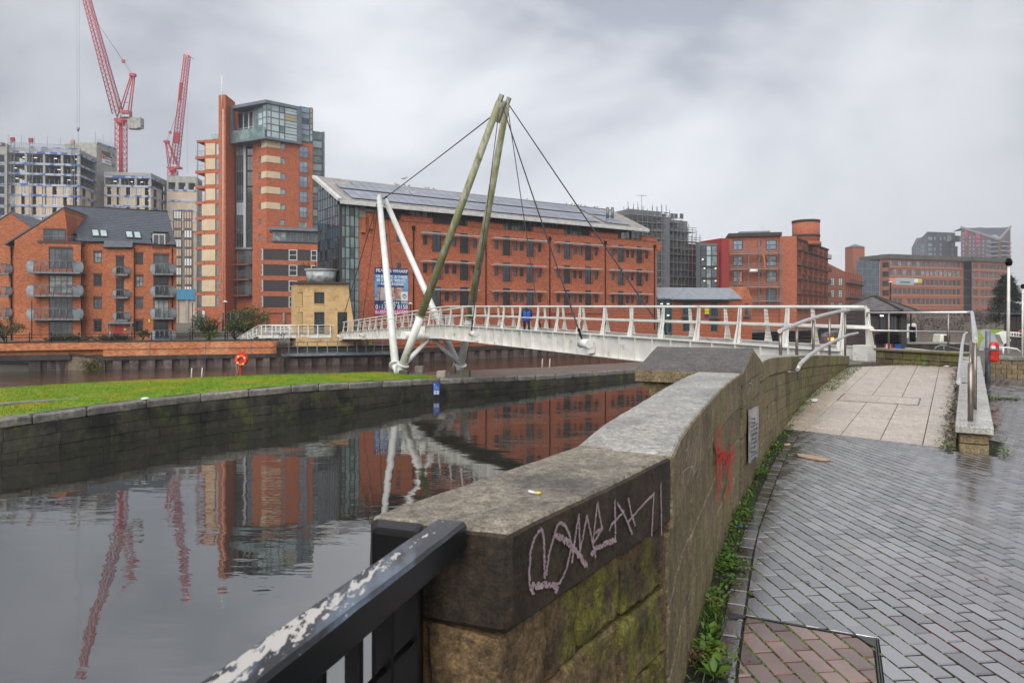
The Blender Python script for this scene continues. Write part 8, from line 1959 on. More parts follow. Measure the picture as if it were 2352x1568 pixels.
for y in(270,330,390,450,500):
 q=T2L.rect(*t4(1838,y),*t4(1905,y+42));window(tw2,T2L,q,3,1,frame_grey,glass_green,.1,.4);q=T2L.rect(*t4(1910,y+30),*t4(2010,y+44));m=MB();T2L.box(m,*q,0,2.5);m.build('balcony',MATS['tower_trim'],tw2);q=T2R.rect(*t4(2040,y+28),*t4(2130,y+44));m=MB();T2R.box(m,*q,0,2.5);m.build('balcony',MATS['tower_trim'],tw2)
 q=T2L.rect(*t4(1912,y-12),*t4(2000,y+26));window(tw2,T2L,q,3,1,frame_dark,glass_navy,.1,.4)
# ======== lock keeper's kiosk
KY=36.0;kio=thing('lock_kiosk','dark brick lock keeper hut with a slate pyramid roof','hut',W(2000,780,KY+2))
def r6(x,y):return(1866.2+.2563*x,459.4+.2563*y)
K0,K1_,K2_=XY(1926,37.6),XY(2071,35.2),XY(2083,37.2)
KF=Fac(0,0,0,0,xy=(K0,K1_));KS=Fac(0,0,0,0,xy=(K1_,K2_));kz=KF.Z(2060,715)
kw=[KF.rect(*r6(468,1020),*r6(532,1130)),KF.rect(*r6(610,1030),*r6(665,1185)),KF.rect(*r6(700,1030),*r6(768,1185))]
m=MB();KF.wall(m,0,KF.L,-1.2,kz,[(kw[0]),(kw[1][0]-.05,kw[2][1]+.05,kw[1][2]-.05,kw[1][3]+.05)],.12,0,3.4);m.build('wall',brick_dark,kio)
m=MB();KS.wall(m,0,KS.L,-1.2,kz,[],.1,0,2.6);m.build('wall',brick_dark,kio)
# courses of dark brick on the near face
for ci in range(22):
 z=-.9+ci*.12;m=MB();u=-.06*(ci%2)
 while u<KF.L-.02:
  a,b=max(.005,u),min(u+.222,KF.L-.005)
  if b>a+.02 and not any(w[0]-.12<b and w[1]+.12>a and w[2]-.3<z+.1 and w[3]+.1>z for w in kw):KF.box(m,a,b-.012,z,z+.108,.0,.006+random.uniform(0,.004))
  u+=.23
 if m.v:m.build('brick_course',brick_dark,kio,fix=False)
window(kio,KF,kw[0],2,1,frame_dark,glass_navy,-.06,.05)
for w in kw[1:]:window(kio,KF,w,2,1,frame_dark,glass_grey,.06,.06)
m=MB();KF.box(m,kw[1][0]-.15,kw[2][1]+.15,kw[1][2]-.5,kw[1][2]-.08,-.02,.3);m.build('window_box',black_paint,kio)
m=MB();KF.box(m,kw[1][0]-.08,kw[2][1]+.08,kw[1][3],kw[1][3]+.12,-.02,.18);KF.box(m,kw[1][1],kw[2][0],kw[1][2],kw[1][3],-.02,.05);m.build('bay_frame',frame_dark,kio)
a=KF.rect(*r6(618,1030),*r6(645,1042));m=MB();KF.box(m,*a,.1,.2);m.build('bulkhead_lamp',lamp_white,kio)
a=KF.rect(*r6(648,1285),*r6(722,1340));m=MB();KF.box(m,*a,.02,.06);rs_=m.build('red_notice',sign_red,kio,'red safety notice')
for k in range(3):m=MB();zc=a[2]+(a[3]-a[2])*(.2+.3*k);m.tube(KF.P(a[0]+.12,zc,.06),KF.P(a[0]+.12,zc,.066),.055,n=10);KF.box(m,a[0]+.22,a[1]-.08,zc-.02,zc+.02,.06,.066);m.build('symbol',white_m,rs_)
a=KS.rect(2076,787,2081,805);m=MB();KF.box(m,KF.L-.32,KF.L-.02,a[2],a[3],.02,.06);m.build('blue_notice',sign_blue,kio)
ap=W(2008,681,KY+2.4);e=[W(1912,714,38.6),W(2072,714.5,34.6),W(2106,713.5,37.8)];e.append(e[0]+(e[2]-e[1]));zE_=(e[0].z+e[1].z)/2
e=[Vector((p.x,p.y,zE_))for p in e]
for qi,(p,q,r)in enumerate(((e[0],e[1],ap),(e[1],e[2],ap),(e[2],e[3],ap),(e[3],e[0],ap))):
 nr=(q-p).cross(r-p).normalized();nr=nr if nr.z>0 else-nr;rows_=16;m=MB()
 for j in range(rows_):
  t0,t1=j/rows_,(j+1)/rows_;nco=max(1,int(26*(1-t0)))
  for i in range(nco):
   f0,f1=i/nco,(i+1)/nco;A0,A1=p.lerp(r,t0),q.lerp(r,t0);B0,B1=p.lerp(r,t1),q.lerp(r,t1);l=.03+random.uniform(0,.012);g=.004
   m.face([A0.lerp(A1,f0+g*.5)+nr*l,A0.lerp(A1,f1-g*.5)+nr*l,B0.lerp(B1,f1)+nr*.008,B0.lerp(B1,f0)+nr*.008]);m.face([A0.lerp(A1,f0),A0.lerp(A1,f1),A0.lerp(A1,f1)+nr*l,A0.lerp(A1,f0)+nr*l])
 m.build('roof_slope',slate_brown,kio,fix=False)
m=MB();m.face([p-Vector((0,0,.1))for p in e]);m.build('soffit',frame_dark,kio,fix=False)
for p in e:m=MB();m.tube(p+Vector((0,0,.03)),ap+Vector((0,0,.04)),.07,n=6);m.build('hip_tile',bank_cap,kio)
m=MB();m.tube(ap,ap+Vector((0,0,.16)),.16,.05,8);m.build('finial',block_moss,kio)
m=MB()
for p,q in((e[0],e[1]),(e[1],e[2])):m.bar(p-Vector((0,0,.08)),q-Vector((0,0,.08)),.08,.16)
m.build('gutter',black_paint,kio)
# ======== right side: lock gear, lifebuoy cabinet, posts, path, trees
cab_=thing('lifebuoy_cabinet','bright red lifebuoy cabinet strapped to a grey post behind the parapet','lifebuoy cabinet',W(2277,828,15.8))
p0=W(2269,846,15.9);m=MB();m.tube((p0.x,p0.y,0),(p0.x,p0.y,EYE+(HY-760)/FP*15.9),.055,n=10);m.build('post',galv,cab_)
q0,q1=W(2268,831,15.7),W(2286.5,785,15.7);c=(q0+q1)/2
rblock(lambda u,v,w:(q0.x+(q1.x-q0.x)*u,15.55+.12*v,q0.z+(q1.z-q0.z)*w),4,2,8,.003,redbox_m,None,3,.05,(.19,.12,.46)).build('cabinet',None,cab_)
m=MB();m.box(q0.x-.06,q1.x-.05,15.53,15.72,c.z+.04,c.z+.09);m.build('strap',galv,cab_)
m=MB();m.box(q0.x-.03,q0.x+.06,15.52,15.56,c.z+.08,c.z+.15);m.build('label_plate',paper_m,cab_)
m=MB();m.box(q0.x-.005,q1.x+.005,15.54,15.68,c.z-.045,c.z-.03);m.build('lid_seam',brick_red,cab_)
def lamp_post(name,label,px,ytop,ybase,Y,r,cat='street lamp',mt=None,head=True):
 t=thing(name,label,cat,W(px,ybase,Y));a=W(px,ybase,Y);b=W(px+(1.5 if px>2000 else 0),ytop,Y);m=MB();m.tube(a,b,r,r*.8,8);m.build('pole',mt or galv,t)
 hk=2.2 if px>2300 else 4.5
 if head:m=MB();m.tube(b+Vector((0,0,-.02)),b+Vector((0,0,.12)),r*hk,r*1.2,10);m.tube(b+Vector((0,0,-.14)),b+Vector((0,0,-.02)),r*1.5,r*hk,10);m.build('lamp_head',white_m if head=='w' else black_paint,t)
 return t
lamp_post('lamp_post','tall white lamp post beside the conifer with a small dark head',2315.5,601,814,24,.055,mt=white_post)
lamp_post('lamp_post','white lamp post at the right picture edge in front of the dark shelter',2348,657,830,40,.06,mt=white_post)
lamp_post('street_lamp','dark lamp post with white globe in front of the mill banner',2044,648,760,120,.12,mt=black_paint,head='w')
lamp_post('street_lamp','street lamp with white head beside the tower bush',517,693,781,72,.06,mt=black_paint,head='w')
lamp_post('street_lamp','street lamp standing in front of the wharf wall right of the banner',942.5,697,750,71.5,.06,mt=black_paint,head='w')
lamp_post('street_lamp','thin dark lamp post in front of the curved balconies',73,690,780,66,.045,mt=black_paint,head=False)
lamp_post('street_lamp','dark lamp post left of the round bush',442,695,781,75,.05,mt=black_paint,head=False)
# path and lawn at far right
m=MB();P_=[W(2258,756,117),W(2250,760,98),W(2262,774,74),W(2252,786,60),W(2248,800,48),W(2352,800,48),W(2330,790,56),W(2296,774,74),W(2274,760,98),W(2276,756,117)]
m.face([(p.x,p.y,-.93)for p in P_]);m.build('towpath',path_m,kind='structure')
m=MB();m.face([(p.x,p.y,-.938)for p in(W(2085,780,62),W(2150,786,60),W(2236,784,60),W(2228,757,112),W(2345,752,122),W(2352,790,56),W(2260,792,52),W(2083,800,46))]);m.build('lock_lawn',grass_m,kind='structure')
shel=thing('dark_shelter','dark box-like waterside shelter at the right edge of the picture','shelter',W(2332,770,52));SHF=Fac(2306,50,2420,47)
m=MB();m.prism([tuple(p)for p in(SHF.P(0,0).xy,SHF.P(SHF.L,0).xy,SHF.P(SHF.L,0,-3).xy,XY(2309,53))],-.95,SHF.Z(2330,722));m.build('wall',brick_dark,shel);m=MB();SHF.box(m,-.1,SHF.L,SHF.Z(2330,722),SHF.Z(2330,718),-.3,.25);m.build('roof',slate,shel)
for k in range(9):m=MB();u=.1+SHF.L*k/9;SHF.box(m,u,u+.04,-.9,SHF.Z(2330,723),.0,.03);m.build('panel_joint',frame_dark,shel)
lock=thing('lock_gate_beam','long white lock gate balance beam lying beside the hut','lock gate',W(2150,806,30))
m=MB();m.bar(W(2083,803,28),W(2165,812,25),.16,.16);m.bar(W(2165,812,25),W(2208,815,24),.1,.1);m.build('beam',white_post,lock)
lr=thing('lock_rail','looped grey rail along the dark lock chamber','railing',W(2160,805,31));m=MB()
m.path([W(2144,808,30),W(2150,797,30),W(2160,793,30),W(2172,793.5,30),W(2183,797,29.5),W(2212,804,28)],.035,6)
for px in(2168,):m.tube(W(px,793.5,30),W(px,812,30),.035,n=6)
m.build('tube_rail',galv,lr)
m=MB();m.box(W(2083,800,34).x,W(2212,800,34).x,34,44,-3.29,-.9);
lw_=thing('lock_chamber_wall','dark wet lock chamber wall behind the grey rail','wall',W(2150,800,40));m=MB();m.box(W(2083,800,38).x,W(2230,800,38).x,38,38.5,-1.0,EYE+(HY-790)/FP*38);m.build('masonry',bank_cap,lw_);m=MB();m.box(W(2083,800,38).x,W(2230,800,38).x,37.95,40,EYE+(HY-790)/FP*38,EYE+(HY-788.5)/FP*38);m.build('coping',quay_cope,lw_)
fr=thing('gate_frame','white rectangular lock gate frame with black post beside the hut','lock gate',W(2090,775,42));m=MB()
a,b,c,d=W(2084,776,42),W(2084,747,42),W(2101,745,42),W(2101,775,42)
for p,q in((a,b),(b,c),(c,d)):m.bar(p,q,.16,.16)
m.build('frame',white_post,fr);m=MB();m.box(a.x+.2,d.x-.05,41.8,42.1,a.z-.4,c.z-.15);m.build('gear_case',black_paint,fr);m=MB();m.tube(W(2092,790,41),W(2092,718,41),.05,n=6);m.build('pole',black_paint,fr)
bt_=thing('paddle_gear','small white lock paddle housing by the water','lock gear',W(2160,786,55));m=MB();p,q=W(2151,786,55),W(2176,767,55);m.box8([(p.x,54.6,p.z),(q.x,54.6,p.z),(q.x,55.6,p.z),(p.x,55.6,p.z),(p.x+.1,54.6,q.z),(q.x-.3,54.6,q.z),(q.x-.3,55.6,q.z),(p.x+.1,55.6,q.z)]);m.build('housing',white_post,bt_,bevel=.08);m=MB();m.box((p.x+q.x)/2-.1,(p.x+q.x)/2+.35,54.5,54.62,p.z+.1,q.z-.1);m.build('opening',frame_dark,bt_)
gt2=thing('lock_gate_rail','white lock gate arm and rails at the right behind the red cabinet','lock gate',W(2300,790,34));m=MB();m.bar(W(2298,764,34),W(2308,786,34),.35,.4);
for px in(2322,2328,2334,2340):m.tube(W(px,772,34),W(px,762,34),.03,n=5)
m.tube(W(2310,762,34),W(2345,766,34),.04,n=5);m.tube(W(2310,770,34),W(2345,774,34),.03,n=5);m.path([W(2268,805,22),W(2285,799,22),W(2310,798,22),W(2335,801,22),W(2345,810,22)],.03,6);m.tube(W(2304,798,22),W(2304,815,22),.03,n=5);m.build('gate_arm',white_post,gt2)
bol=thing('bollard','black bollard with red cap at the right edge behind the rails','bollard',W(2345,778,42));m=MB();m.tube(W(2345,778,42),W(2345,762,42),.12,n=10);m.build('post',black_paint,bol);m=MB();m.tube(W(2345,762,42),W(2345,758,42),.15,.12,n=10);m.build('cap',sign_red,bol)
am=thing('amber_warning_lamp','glowing amber warning lamp on a post behind the bridge end','lamp',W(1908,790,30));m=MB();m.tube(W(1908,800,30),W(1908,784,30),.04,n=6);m.build('post',galv,am);m=MB();p=W(1908.5,780,30);m.tube(p+Vector((0,0,-.09)),p+Vector((0,0,.09)),.10,.13,10);m.build('lens',lamp_amber,am)
def rbox(nm,lab,cat,px,py,Y,w,d,h,mt):t=W(px,py,Y);m=MB();m.box(t.x-w/2,t.x+w/2,t.y-d/2,t.y+d/2,t.z,t.z+h);o=m.build(nm,mt,None,lab,cat,bevel=.02);return o
# ======== island furniture
lb=thing('lifebuoy_stand','orange lifebuoy in a round red housing on a post on the island lawn','lifebuoy',W(552.5,865,38.9))
LBF=Fac(530,38.9,580,38.9);c=W(554,825,38.8);a=W(552.5,866,38.9);m=MB();m.box(a.x-.05,a.x+.05,a.y-.05,a.y+.05,a.z,c.z-.2);m.build('post',redbox_m,lb)
m=MB();m.tube(c+Vector((0,.10,.02)),c+Vector((0,-.02,.02)),.385,.37,28);m.build('housing',redbox_m,lb)
m=MB();R_,rr_=.245,.07;ring=[]
for k in range(24):
 aa=2*pi*k/24
 for q in range(8):bb=2*pi*q/8;ring.append((c.x+.03+(R_+rr_*cos(bb))*cos(aa),c.y-.09+rr_*sin(bb),c.z-.06+(R_+rr_*cos(bb))*sin(aa)))
m.mesh(ring,[(k*8+q,k*8+(q+1)%8,((k+1)%24)*8+(q+1)%8,((k+1)%24)*8+q)for k in range(24)for q in range(8)],True);m.build('lifebuoy_ring',orange_m,lb)
for k in range(4):aa=.6+k*pi/2;p=Vector((c.x+.03+R_*cos(aa),c.y-.09,c.z-.06+R_*sin(aa)));t=Vector((-sin(aa),0,cos(aa)))*.03;m=MB();m.tube(p-t,p+t,.076,n=10);m.build('reflective_band',white_m,lb)
m=MB();m.path([c+Vector((-.25,-.1,-.3)),c+Vector((-.22,-.12,-.7)),c+Vector((-.3,-.1,-1.0))],.012,5);m.path([c+Vector((-.1,-.1,-.35)),c+Vector((-.16,-.12,-.75)),c+Vector((-.28,-.1,-1.02))],.012,5);m.build('rope',cardboard,lb)
m=MB();p=c+Vector((.03,-.06,.20));m.bar(p-Vector((.22,0,0)),p+Vector((.22,0,0)),.06,.1);m.build('housing_lip',redbox_m,lb)
def ladder(label,px0,px1,y0,y1,Y,lean):
 t=thing('quay_ladder',label,'ladder',W(px0,y1,Y));
 for px in(px0,px1):a=W(px,y1+3,Y);b=W(px+lean*.4,y0+3,Y+.1);c_=W(px+lean*.7,y0,Y+.3);d=W(px+lean*.3,y1,Y+.9)-Vector((0,0,.6));m=MB();m.path([a,a.lerp(b,.6),b,(b+c_)/2+Vector((0,0,.03)),c_,c_.lerp(d,.3),d],.028,8);m.build('stringer',white_post,t)
 for k in range(4):m=MB();z=-.25-.3*k;a=W(px0+lean*.3,y1,Y+.9);b=W(px1+lean*.3,y1,Y+.9);m.tube(a+Vector((0,0,z)),b+Vector((0,0,z)),.018,n=6);m.build('rung',white_post,t)
ladder('white tubular quay ladder top beside the lawn left of the lifebuoy',439,463,845,870,38.0,3)
ladder('white tubular quay ladder top on the paved quay right of the pylon',1244,1261,824,843,52.0,4)
mb_=thing('mooring_bollard','small pale mushroom mooring bollard on the canal edge','bollard',W(333.5,923,28.0));b=G(333.5,923,-1.83);m=MB();m.tube(b-Vector((0,0,.05)),b+Vector((0,0,.12)),.07,.07,12);m.build('stem',block_pale,mb_);m=MB();m.tube(b+Vector((0,0,.11)),b+Vector((0,0,.16)),.16,.15,14);m.tube(b+Vector((0,0,.16)),b+Vector((0,0,.19)),.15,.07,14);m.build('cap',white_post,mb_)
for lab,x0,x1,y0,y1,mt in(('mossy stone block at the left pylon foot, behind it',893,906,841.7,858,block_moss),('mossy stone block in front of the left pylon foot on the grass edge',917,936,850,864,block_moss),('pale concrete block standing behind the V braces',953,971,840,857,block_pale),('pale concrete block standing in front of the V braces',1004,1023.5,851,868,block_pale),('dark mossy block behind the right pylon foot',1035,1047,842,858.5,block_moss),('dark mossy block in front of the right pylon foot',1059,1079,848.7,866,block_moss)):
 zq=-2.2 if x0<980 else-2.28;Y=FP*(EYE-zq)/(y1-HY);a,b=W(x0,y1,Y),W(x1,y0,Y);s_=b.x-a.x
 rblock(lambda u,v,w:(a.x+s_*u+.08*s_*(v-.5),Y-.05+s_*v+.1*(u-.5),a.z-.06+(b.z-a.z+.04)*w),4,4,4,.008,mt,None,4,.03,(s_,s_,s_)).build('stone_block',None,None,lab,'stone block','blocks around the pylon feet')
sg_=thing('quay_sign','blue notice with white arrow and red prohibition symbol on the canal wall','sign',W(1002,906,40.2));a0,a1=W(995,907,39.62),W(1009.5,879,39.72)
SGF=Fac(0,0,0,0,xy=((a0.x,a0.y),(a1.x,a1.y)));m=MB();SGF.box(m,0,SGF.L,a0.z,a1.z,-.02,.0);m.build('plate',sign_blue,sg_);h_=a1.z-a0.z
m=MB();SGF.box(m,.05,.05+SGF.L*.33,a0.z+h_*.07,a0.z+h_*.35,.002,.008);SGF.box(m,SGF.L*.55,SGF.L*.9,a0.z+h_*.07,a0.z+h_*.35,.002,.008);m.build('symbol_panel',white_m,sg_)
m=MB();zc=a0.z+h_*.21;m.bar(SGF.P(.08,zc,.01),SGF.P(.08+SGF.L*.26,zc,.01),.004,.02);m.bar(SGF.P(.08,zc,.01),SGF.P(.14,zc+.05,.01),.004,.02);m.bar(SGF.P(.08,zc,.01),SGF.P(.14,zc-.05,.01),.004,.02);m.build('arrow',black_paint,sg_)
m=MB();cx_=SGF.L*.725;pts=[SGF.P(cx_+.05*cos(t*pi/8),zc+.05*sin(t*pi/8),.01)for t in range(17)];m.path(pts,.008,5);m.bar(SGF.P(cx_-.04,zc+.04,.01),SGF.P(cx_+.04,zc-.04,.01),.004,.014);m.build('prohibition_ring',sign_red,sg_)
for i,tx in enumerate(('Please do not','moor against','this quay between','the arrows')):text_obj(tx,SGF,.03,a0.z+h_*(.72-.09*i),.028,white_m,sg_,.004,width=SGF.L*(.72 if i!=2 else .9))
m=MB();p=SGF.P(.08,a0.z+h_*.88,.002);m.tube(p,p+Vector((0,-.004,0)),.035,n=12);m.build('roundel',white_m,sg_)
wc=thing('site_notice_board','white site board with navy emblem behind the bridge rail','sign',W(1032,745,70));WCF=Fac(1022,69,1043,71);q=WCF.rect(1023,725,1041,744);m=MB();WCF.box(m,*q,0,.05);m.build('plate',white_m,wc);c=WCF.P((q[0]+q[1])/2,(q[2]+q[3])/2+.05,.06);m=MB();m.tube(c,c+Vector((WCF.n.x,WCF.n.y,0))*.01,.26,n=16);m.build('emblem',sign_navy,wc);text_obj('JM',WCF,(q[0]+q[1])/2-.14,c.z-.1,.2,white_m,wc,.09,bold=.01)
m=MB()
for u in(q[0]+.05,q[1]-.05):m.tube(WCF.P(u,-1,-.05),WCF.P(u,q[3],-.05),.03,n=6)
m.build('posts',galv,wc)
# ======== fence along the far bank wall
fe=thing('bank_fence','low black railing on top of the left far bank wall','fence',(*fbp(200),-.7));fx=[0,5,58.5,109.6,173,248,295.4,341.6,386.7,430.5,474,517]
for px in fx:q=fbp(px);m=MB();m.tube((q.x,q.y+.5,-.8),(q.x,q.y+.5,-.05),.04,n=6);m.tube((q.x,q.y+.5,-.05),(q.x,q.y+.5,.02),.06,n=6);m.build('fence_post',black_paint,fe)
for z in(-.15,-.4):
 m=MB();m.path([(fbp(p).x,fbp(p).y+.5,z)for p in[-60]+fx+[545]],.025,5);m.build('fence_rail',black_paint,fe)
# ======== vegetation
def cloud(mb,c,rx,ry,rz,n,L0,L1,w,clumps=9,droop=0.0,seed=1,hollow=.35):
 R=random.Random(seed);cl=[]
 for k in range(clumps):
  a=R.uniform(0,2*pi);e=R.uniform(-.3,1);r=R.uniform(.3,.8);cl.append((Vector((cos(a)*r*rx,sin(a)*r*ry,e*.75*rz)),R.uniform(.3,.55)))
 for k in range(n):
  b,s=cl[R.randrange(clumps)];v=Vector((R.gauss(0,1),R.gauss(0,1),R.gauss(0,1))).normalized()*(hollow+(1-hollow)*R.random()**.5)*s
  p=c+b+Vector((v.x*rx,v.y*ry,v.z*rz));d=Vector((R.gauss(0,1),R.gauss(0,1),R.gauss(.3-droop,.7)));leaf(mb,p,d,R.uniform(L0,L1),w*R.uniform(.7,1.3))
def shrub(name,label,cat,px,py,Y,rx,rz,n,mt,L0=.12,L1=.3,w=.06,seed=1,twigs=10,zb=None,group=None):
 b=W(px,py,Y);b.z=zb if zb is not None else b.z;t=thing(name,label,cat,b,group);m=MB();cloud(m,b+Vector((0,0,rz*.55)),rx,rx*.8,rz*.55,n,L0,L1,w,10,0,seed);m.build('foliage',mt,t,fix=False)
 R=random.Random(seed);m=MB()
 for k in range(twigs):a=R.uniform(0,2*pi);e=b+Vector((cos(a)*rx*R.uniform(.3,1),sin(a)*rx*.7,rz*R.uniform(.6,1.15)));md=b.lerp(e,.5)+Vector((0,0,rz*.12));m.tube(b,md,.05,.03,5);m.tube(md,e,.03,.008,4)
 m.build('stems',twig_m,t);return t
shrub('bush','round dark twiggy bush left of the white stair','bush',478,781,69,1.9,2.3,1500,leaf_bush,seed=3,twigs=40,zb=-1)
shrub('bush','bright yellow-green low shrub in front of the twiggy bush','shrub',482,781,67.5,.9,.8,500,leaf_bright,seed=4,zb=-.9)
shrub('bush','large olive green bush behind the white stair rail','bush',576,781,69,2.1,2.9,2600,leaf_olive,seed=5,zb=-1)
shrub('bush','dark green shrub under the olive bush beside the stair','shrub',540,781,68,1.5,1.7,1300,leaf_bush,seed=6,zb=-1)
for i,(px,n,lab)in enumerate(((82,220,'spiky yucca clump below the big curved balconies'),(118,260,'wide spiky yucca clump under the tall bay windows'),(205,300,'spiky yucca clump left of the red door'),(232,260,'brownish yucca clump beside the red door canopy'))):
 b=fbp(px);b=Vector((b.x,b.y+3,-1.25));t=thing('yucca',lab,'plant',b,'yuccas in front of the left apartment block');m=MB();R=random.Random(i)
 for k in range(n):a=R.uniform(0,2*pi);el=R.uniform(.15,1.3);o=Vector((R.gauss(0,.55 if i<3 else .35),R.gauss(0,.3),0));L_=R.uniform(.5,.95);leaf(m,b+o+Vector((0,0,R.uniform(.1,.5))),(cos(a)*cos(el),sin(a)*cos(el),sin(el)),L_,.05)
 m.build('leaves',leaf_yucca,t,fix=False)
shrub('bush','small green shrub right of the red door','shrub',328,781,70,.7,.9,400,leaf_bush,seed=8,zb=-1)
shrub('bush','dark hedge bush at the far left behind the black fence','bush',8,781,70,2.0,1.9,1400,leaf_bush,seed=9,zb=-1)
t=thing('bramble','bare brown bramble hanging by the end of the brick bank wall','plant',W(645,820,64.5));m=MB();R=random.Random(5)
for k in range(130):a=W(R.gauss(648,9),R.uniform(770,832),64.4+R.uniform(-.3,.4));b=a+Vector((R.gauss(0,.5),R.gauss(0,.2),R.gauss(0,.7)));m.tube(a,b,.016,.006,4,False)
m.build('twigs',twig_m,t,fix=False)
t=thing('bramble','straw and ivy tuft hanging from the stone abutment','plant',W(220,848,60));m=MB()
for k in range(260):a=W(R.gauss(212,12),R.uniform(825,852),59.6+R.uniform(-.2,.3));leaf(m,a,(R.gauss(0,.6),R.gauss(0,.3),R.gauss(-.6,.5)),R.uniform(.2,.6),.03)
m.build('leaves',leaf_olive,t,fix=False)
def conifer(px,ytop,ybase,Y):
 b=W(px,ybase,Y);h=(ybase-ytop)/FP*Y;t=thing('conifer','dark bushy conifer standing behind the lamp post at right','tree',b);m=MB();m.tube(b,b+Vector((0,0,h*.95)),.35,.05,8);m.build('trunk',bark_m,t);m=MB();R=random.Random(11)
 for k in range(230):
  f=R.random()**.85;z=h*(.10+.9*f);r=(1-f)**.75*h*.42*R.uniform(.6,1.1)+.2;a=R.uniform(0,2*pi);e=b+Vector((cos(a)*r,sin(a)*r,z-r*.12));c0=b+Vector((0,0,z))
  m.tube(c0,e,.05,.02,4,False)
  for q in range(44):s=R.uniform(.3,1.05);p=c0.lerp(e,s)+Vector((R.gauss(0,.22),R.gauss(0,.22),R.gauss(0,.16)));leaf(m,p,(cos(a)+R.gauss(0,.7),sin(a)+R.gauss(0,.7),R.gauss(-.1,.4)),R.uniform(.3,.6),.085)
 m.build('crown',leaf_fir,t,fix=False)
conifer(2312,632,752,118)
def bare_tree(name,label,px,ytop,ybase,Y,spread,seed,n=5,dens=1.0,mt=None):
 b=W(px,ybase,Y);h=(ybase-ytop)/FP*Y;t=thing(name,label,'tree',b);R=random.Random(seed);tr=MB();cr_2=MB();tr.tube(b,b+Vector((0,0,h*.3)),h*.02,h*.014,6)
 def grow(p,d,L_,r,lv):
  e=p+d*L_;(tr if lv<2 else cr_2).tube(p,e,r,r*.65,5 if lv<3 else 3,False)
  if lv>=n:return
  for k in range(R.choice((2,3,3))):nd=(d+Vector((R.gauss(0,spread),R.gauss(0,spread),R.gauss(.12,.3)))).normalized();grow(e,nd,L_*R.uniform(.62,.85),r*.62,lv+1)
 for k in range(3):grow(b+Vector((0,0,h*.28)),Vector((R.gauss(0,.4),R.gauss(0,.4),1)).normalized(),h*.2,h*.011,0)
 tr.build('trunk',bark_m,t,fix=False);cr_2.build('crown',mt or twig_m,t,fix=False)
bare_tree('bare_tree','bare winter tree crown rising behind the glass link',1615,545,720,170,.5,1)
bare_tree('bare_tree','thin bare tree between the brown range and the mill chimney',1953,650,722,210,.5,2)
bare_tree('bare_tree','brown bare tree at the foot of the mill stair tower',2012,682,742,200,.6,3,6)
bare_tree('bare_tree','reddish bare thicket tree below the right-hand mill',2252,706,762,150,.7,4,6)
bare_tree('bare_tree','reddish bare thicket tree below the conifer',2288,702,762,135,.7,5,6)
m=MB();R=random.Random(3)
for k in range(1500):
 px=R.uniform(2075,2300);Y=R.uniform(120,240);p=W(px,748 if Y>200 else 752,Y);p.z=R.uniform(-2.2,.6)if px<2210 else R.uniform(-1,1.6);leaf(m,p,(R.gauss(0,1),R.gauss(0,1),R.gauss(.4,.5)),R.uniform(.4,1.0),.14)
props(m.build('river_scrub',twig_m,kind='stuff',fix=False),'brown winter scrub along the far river wall')
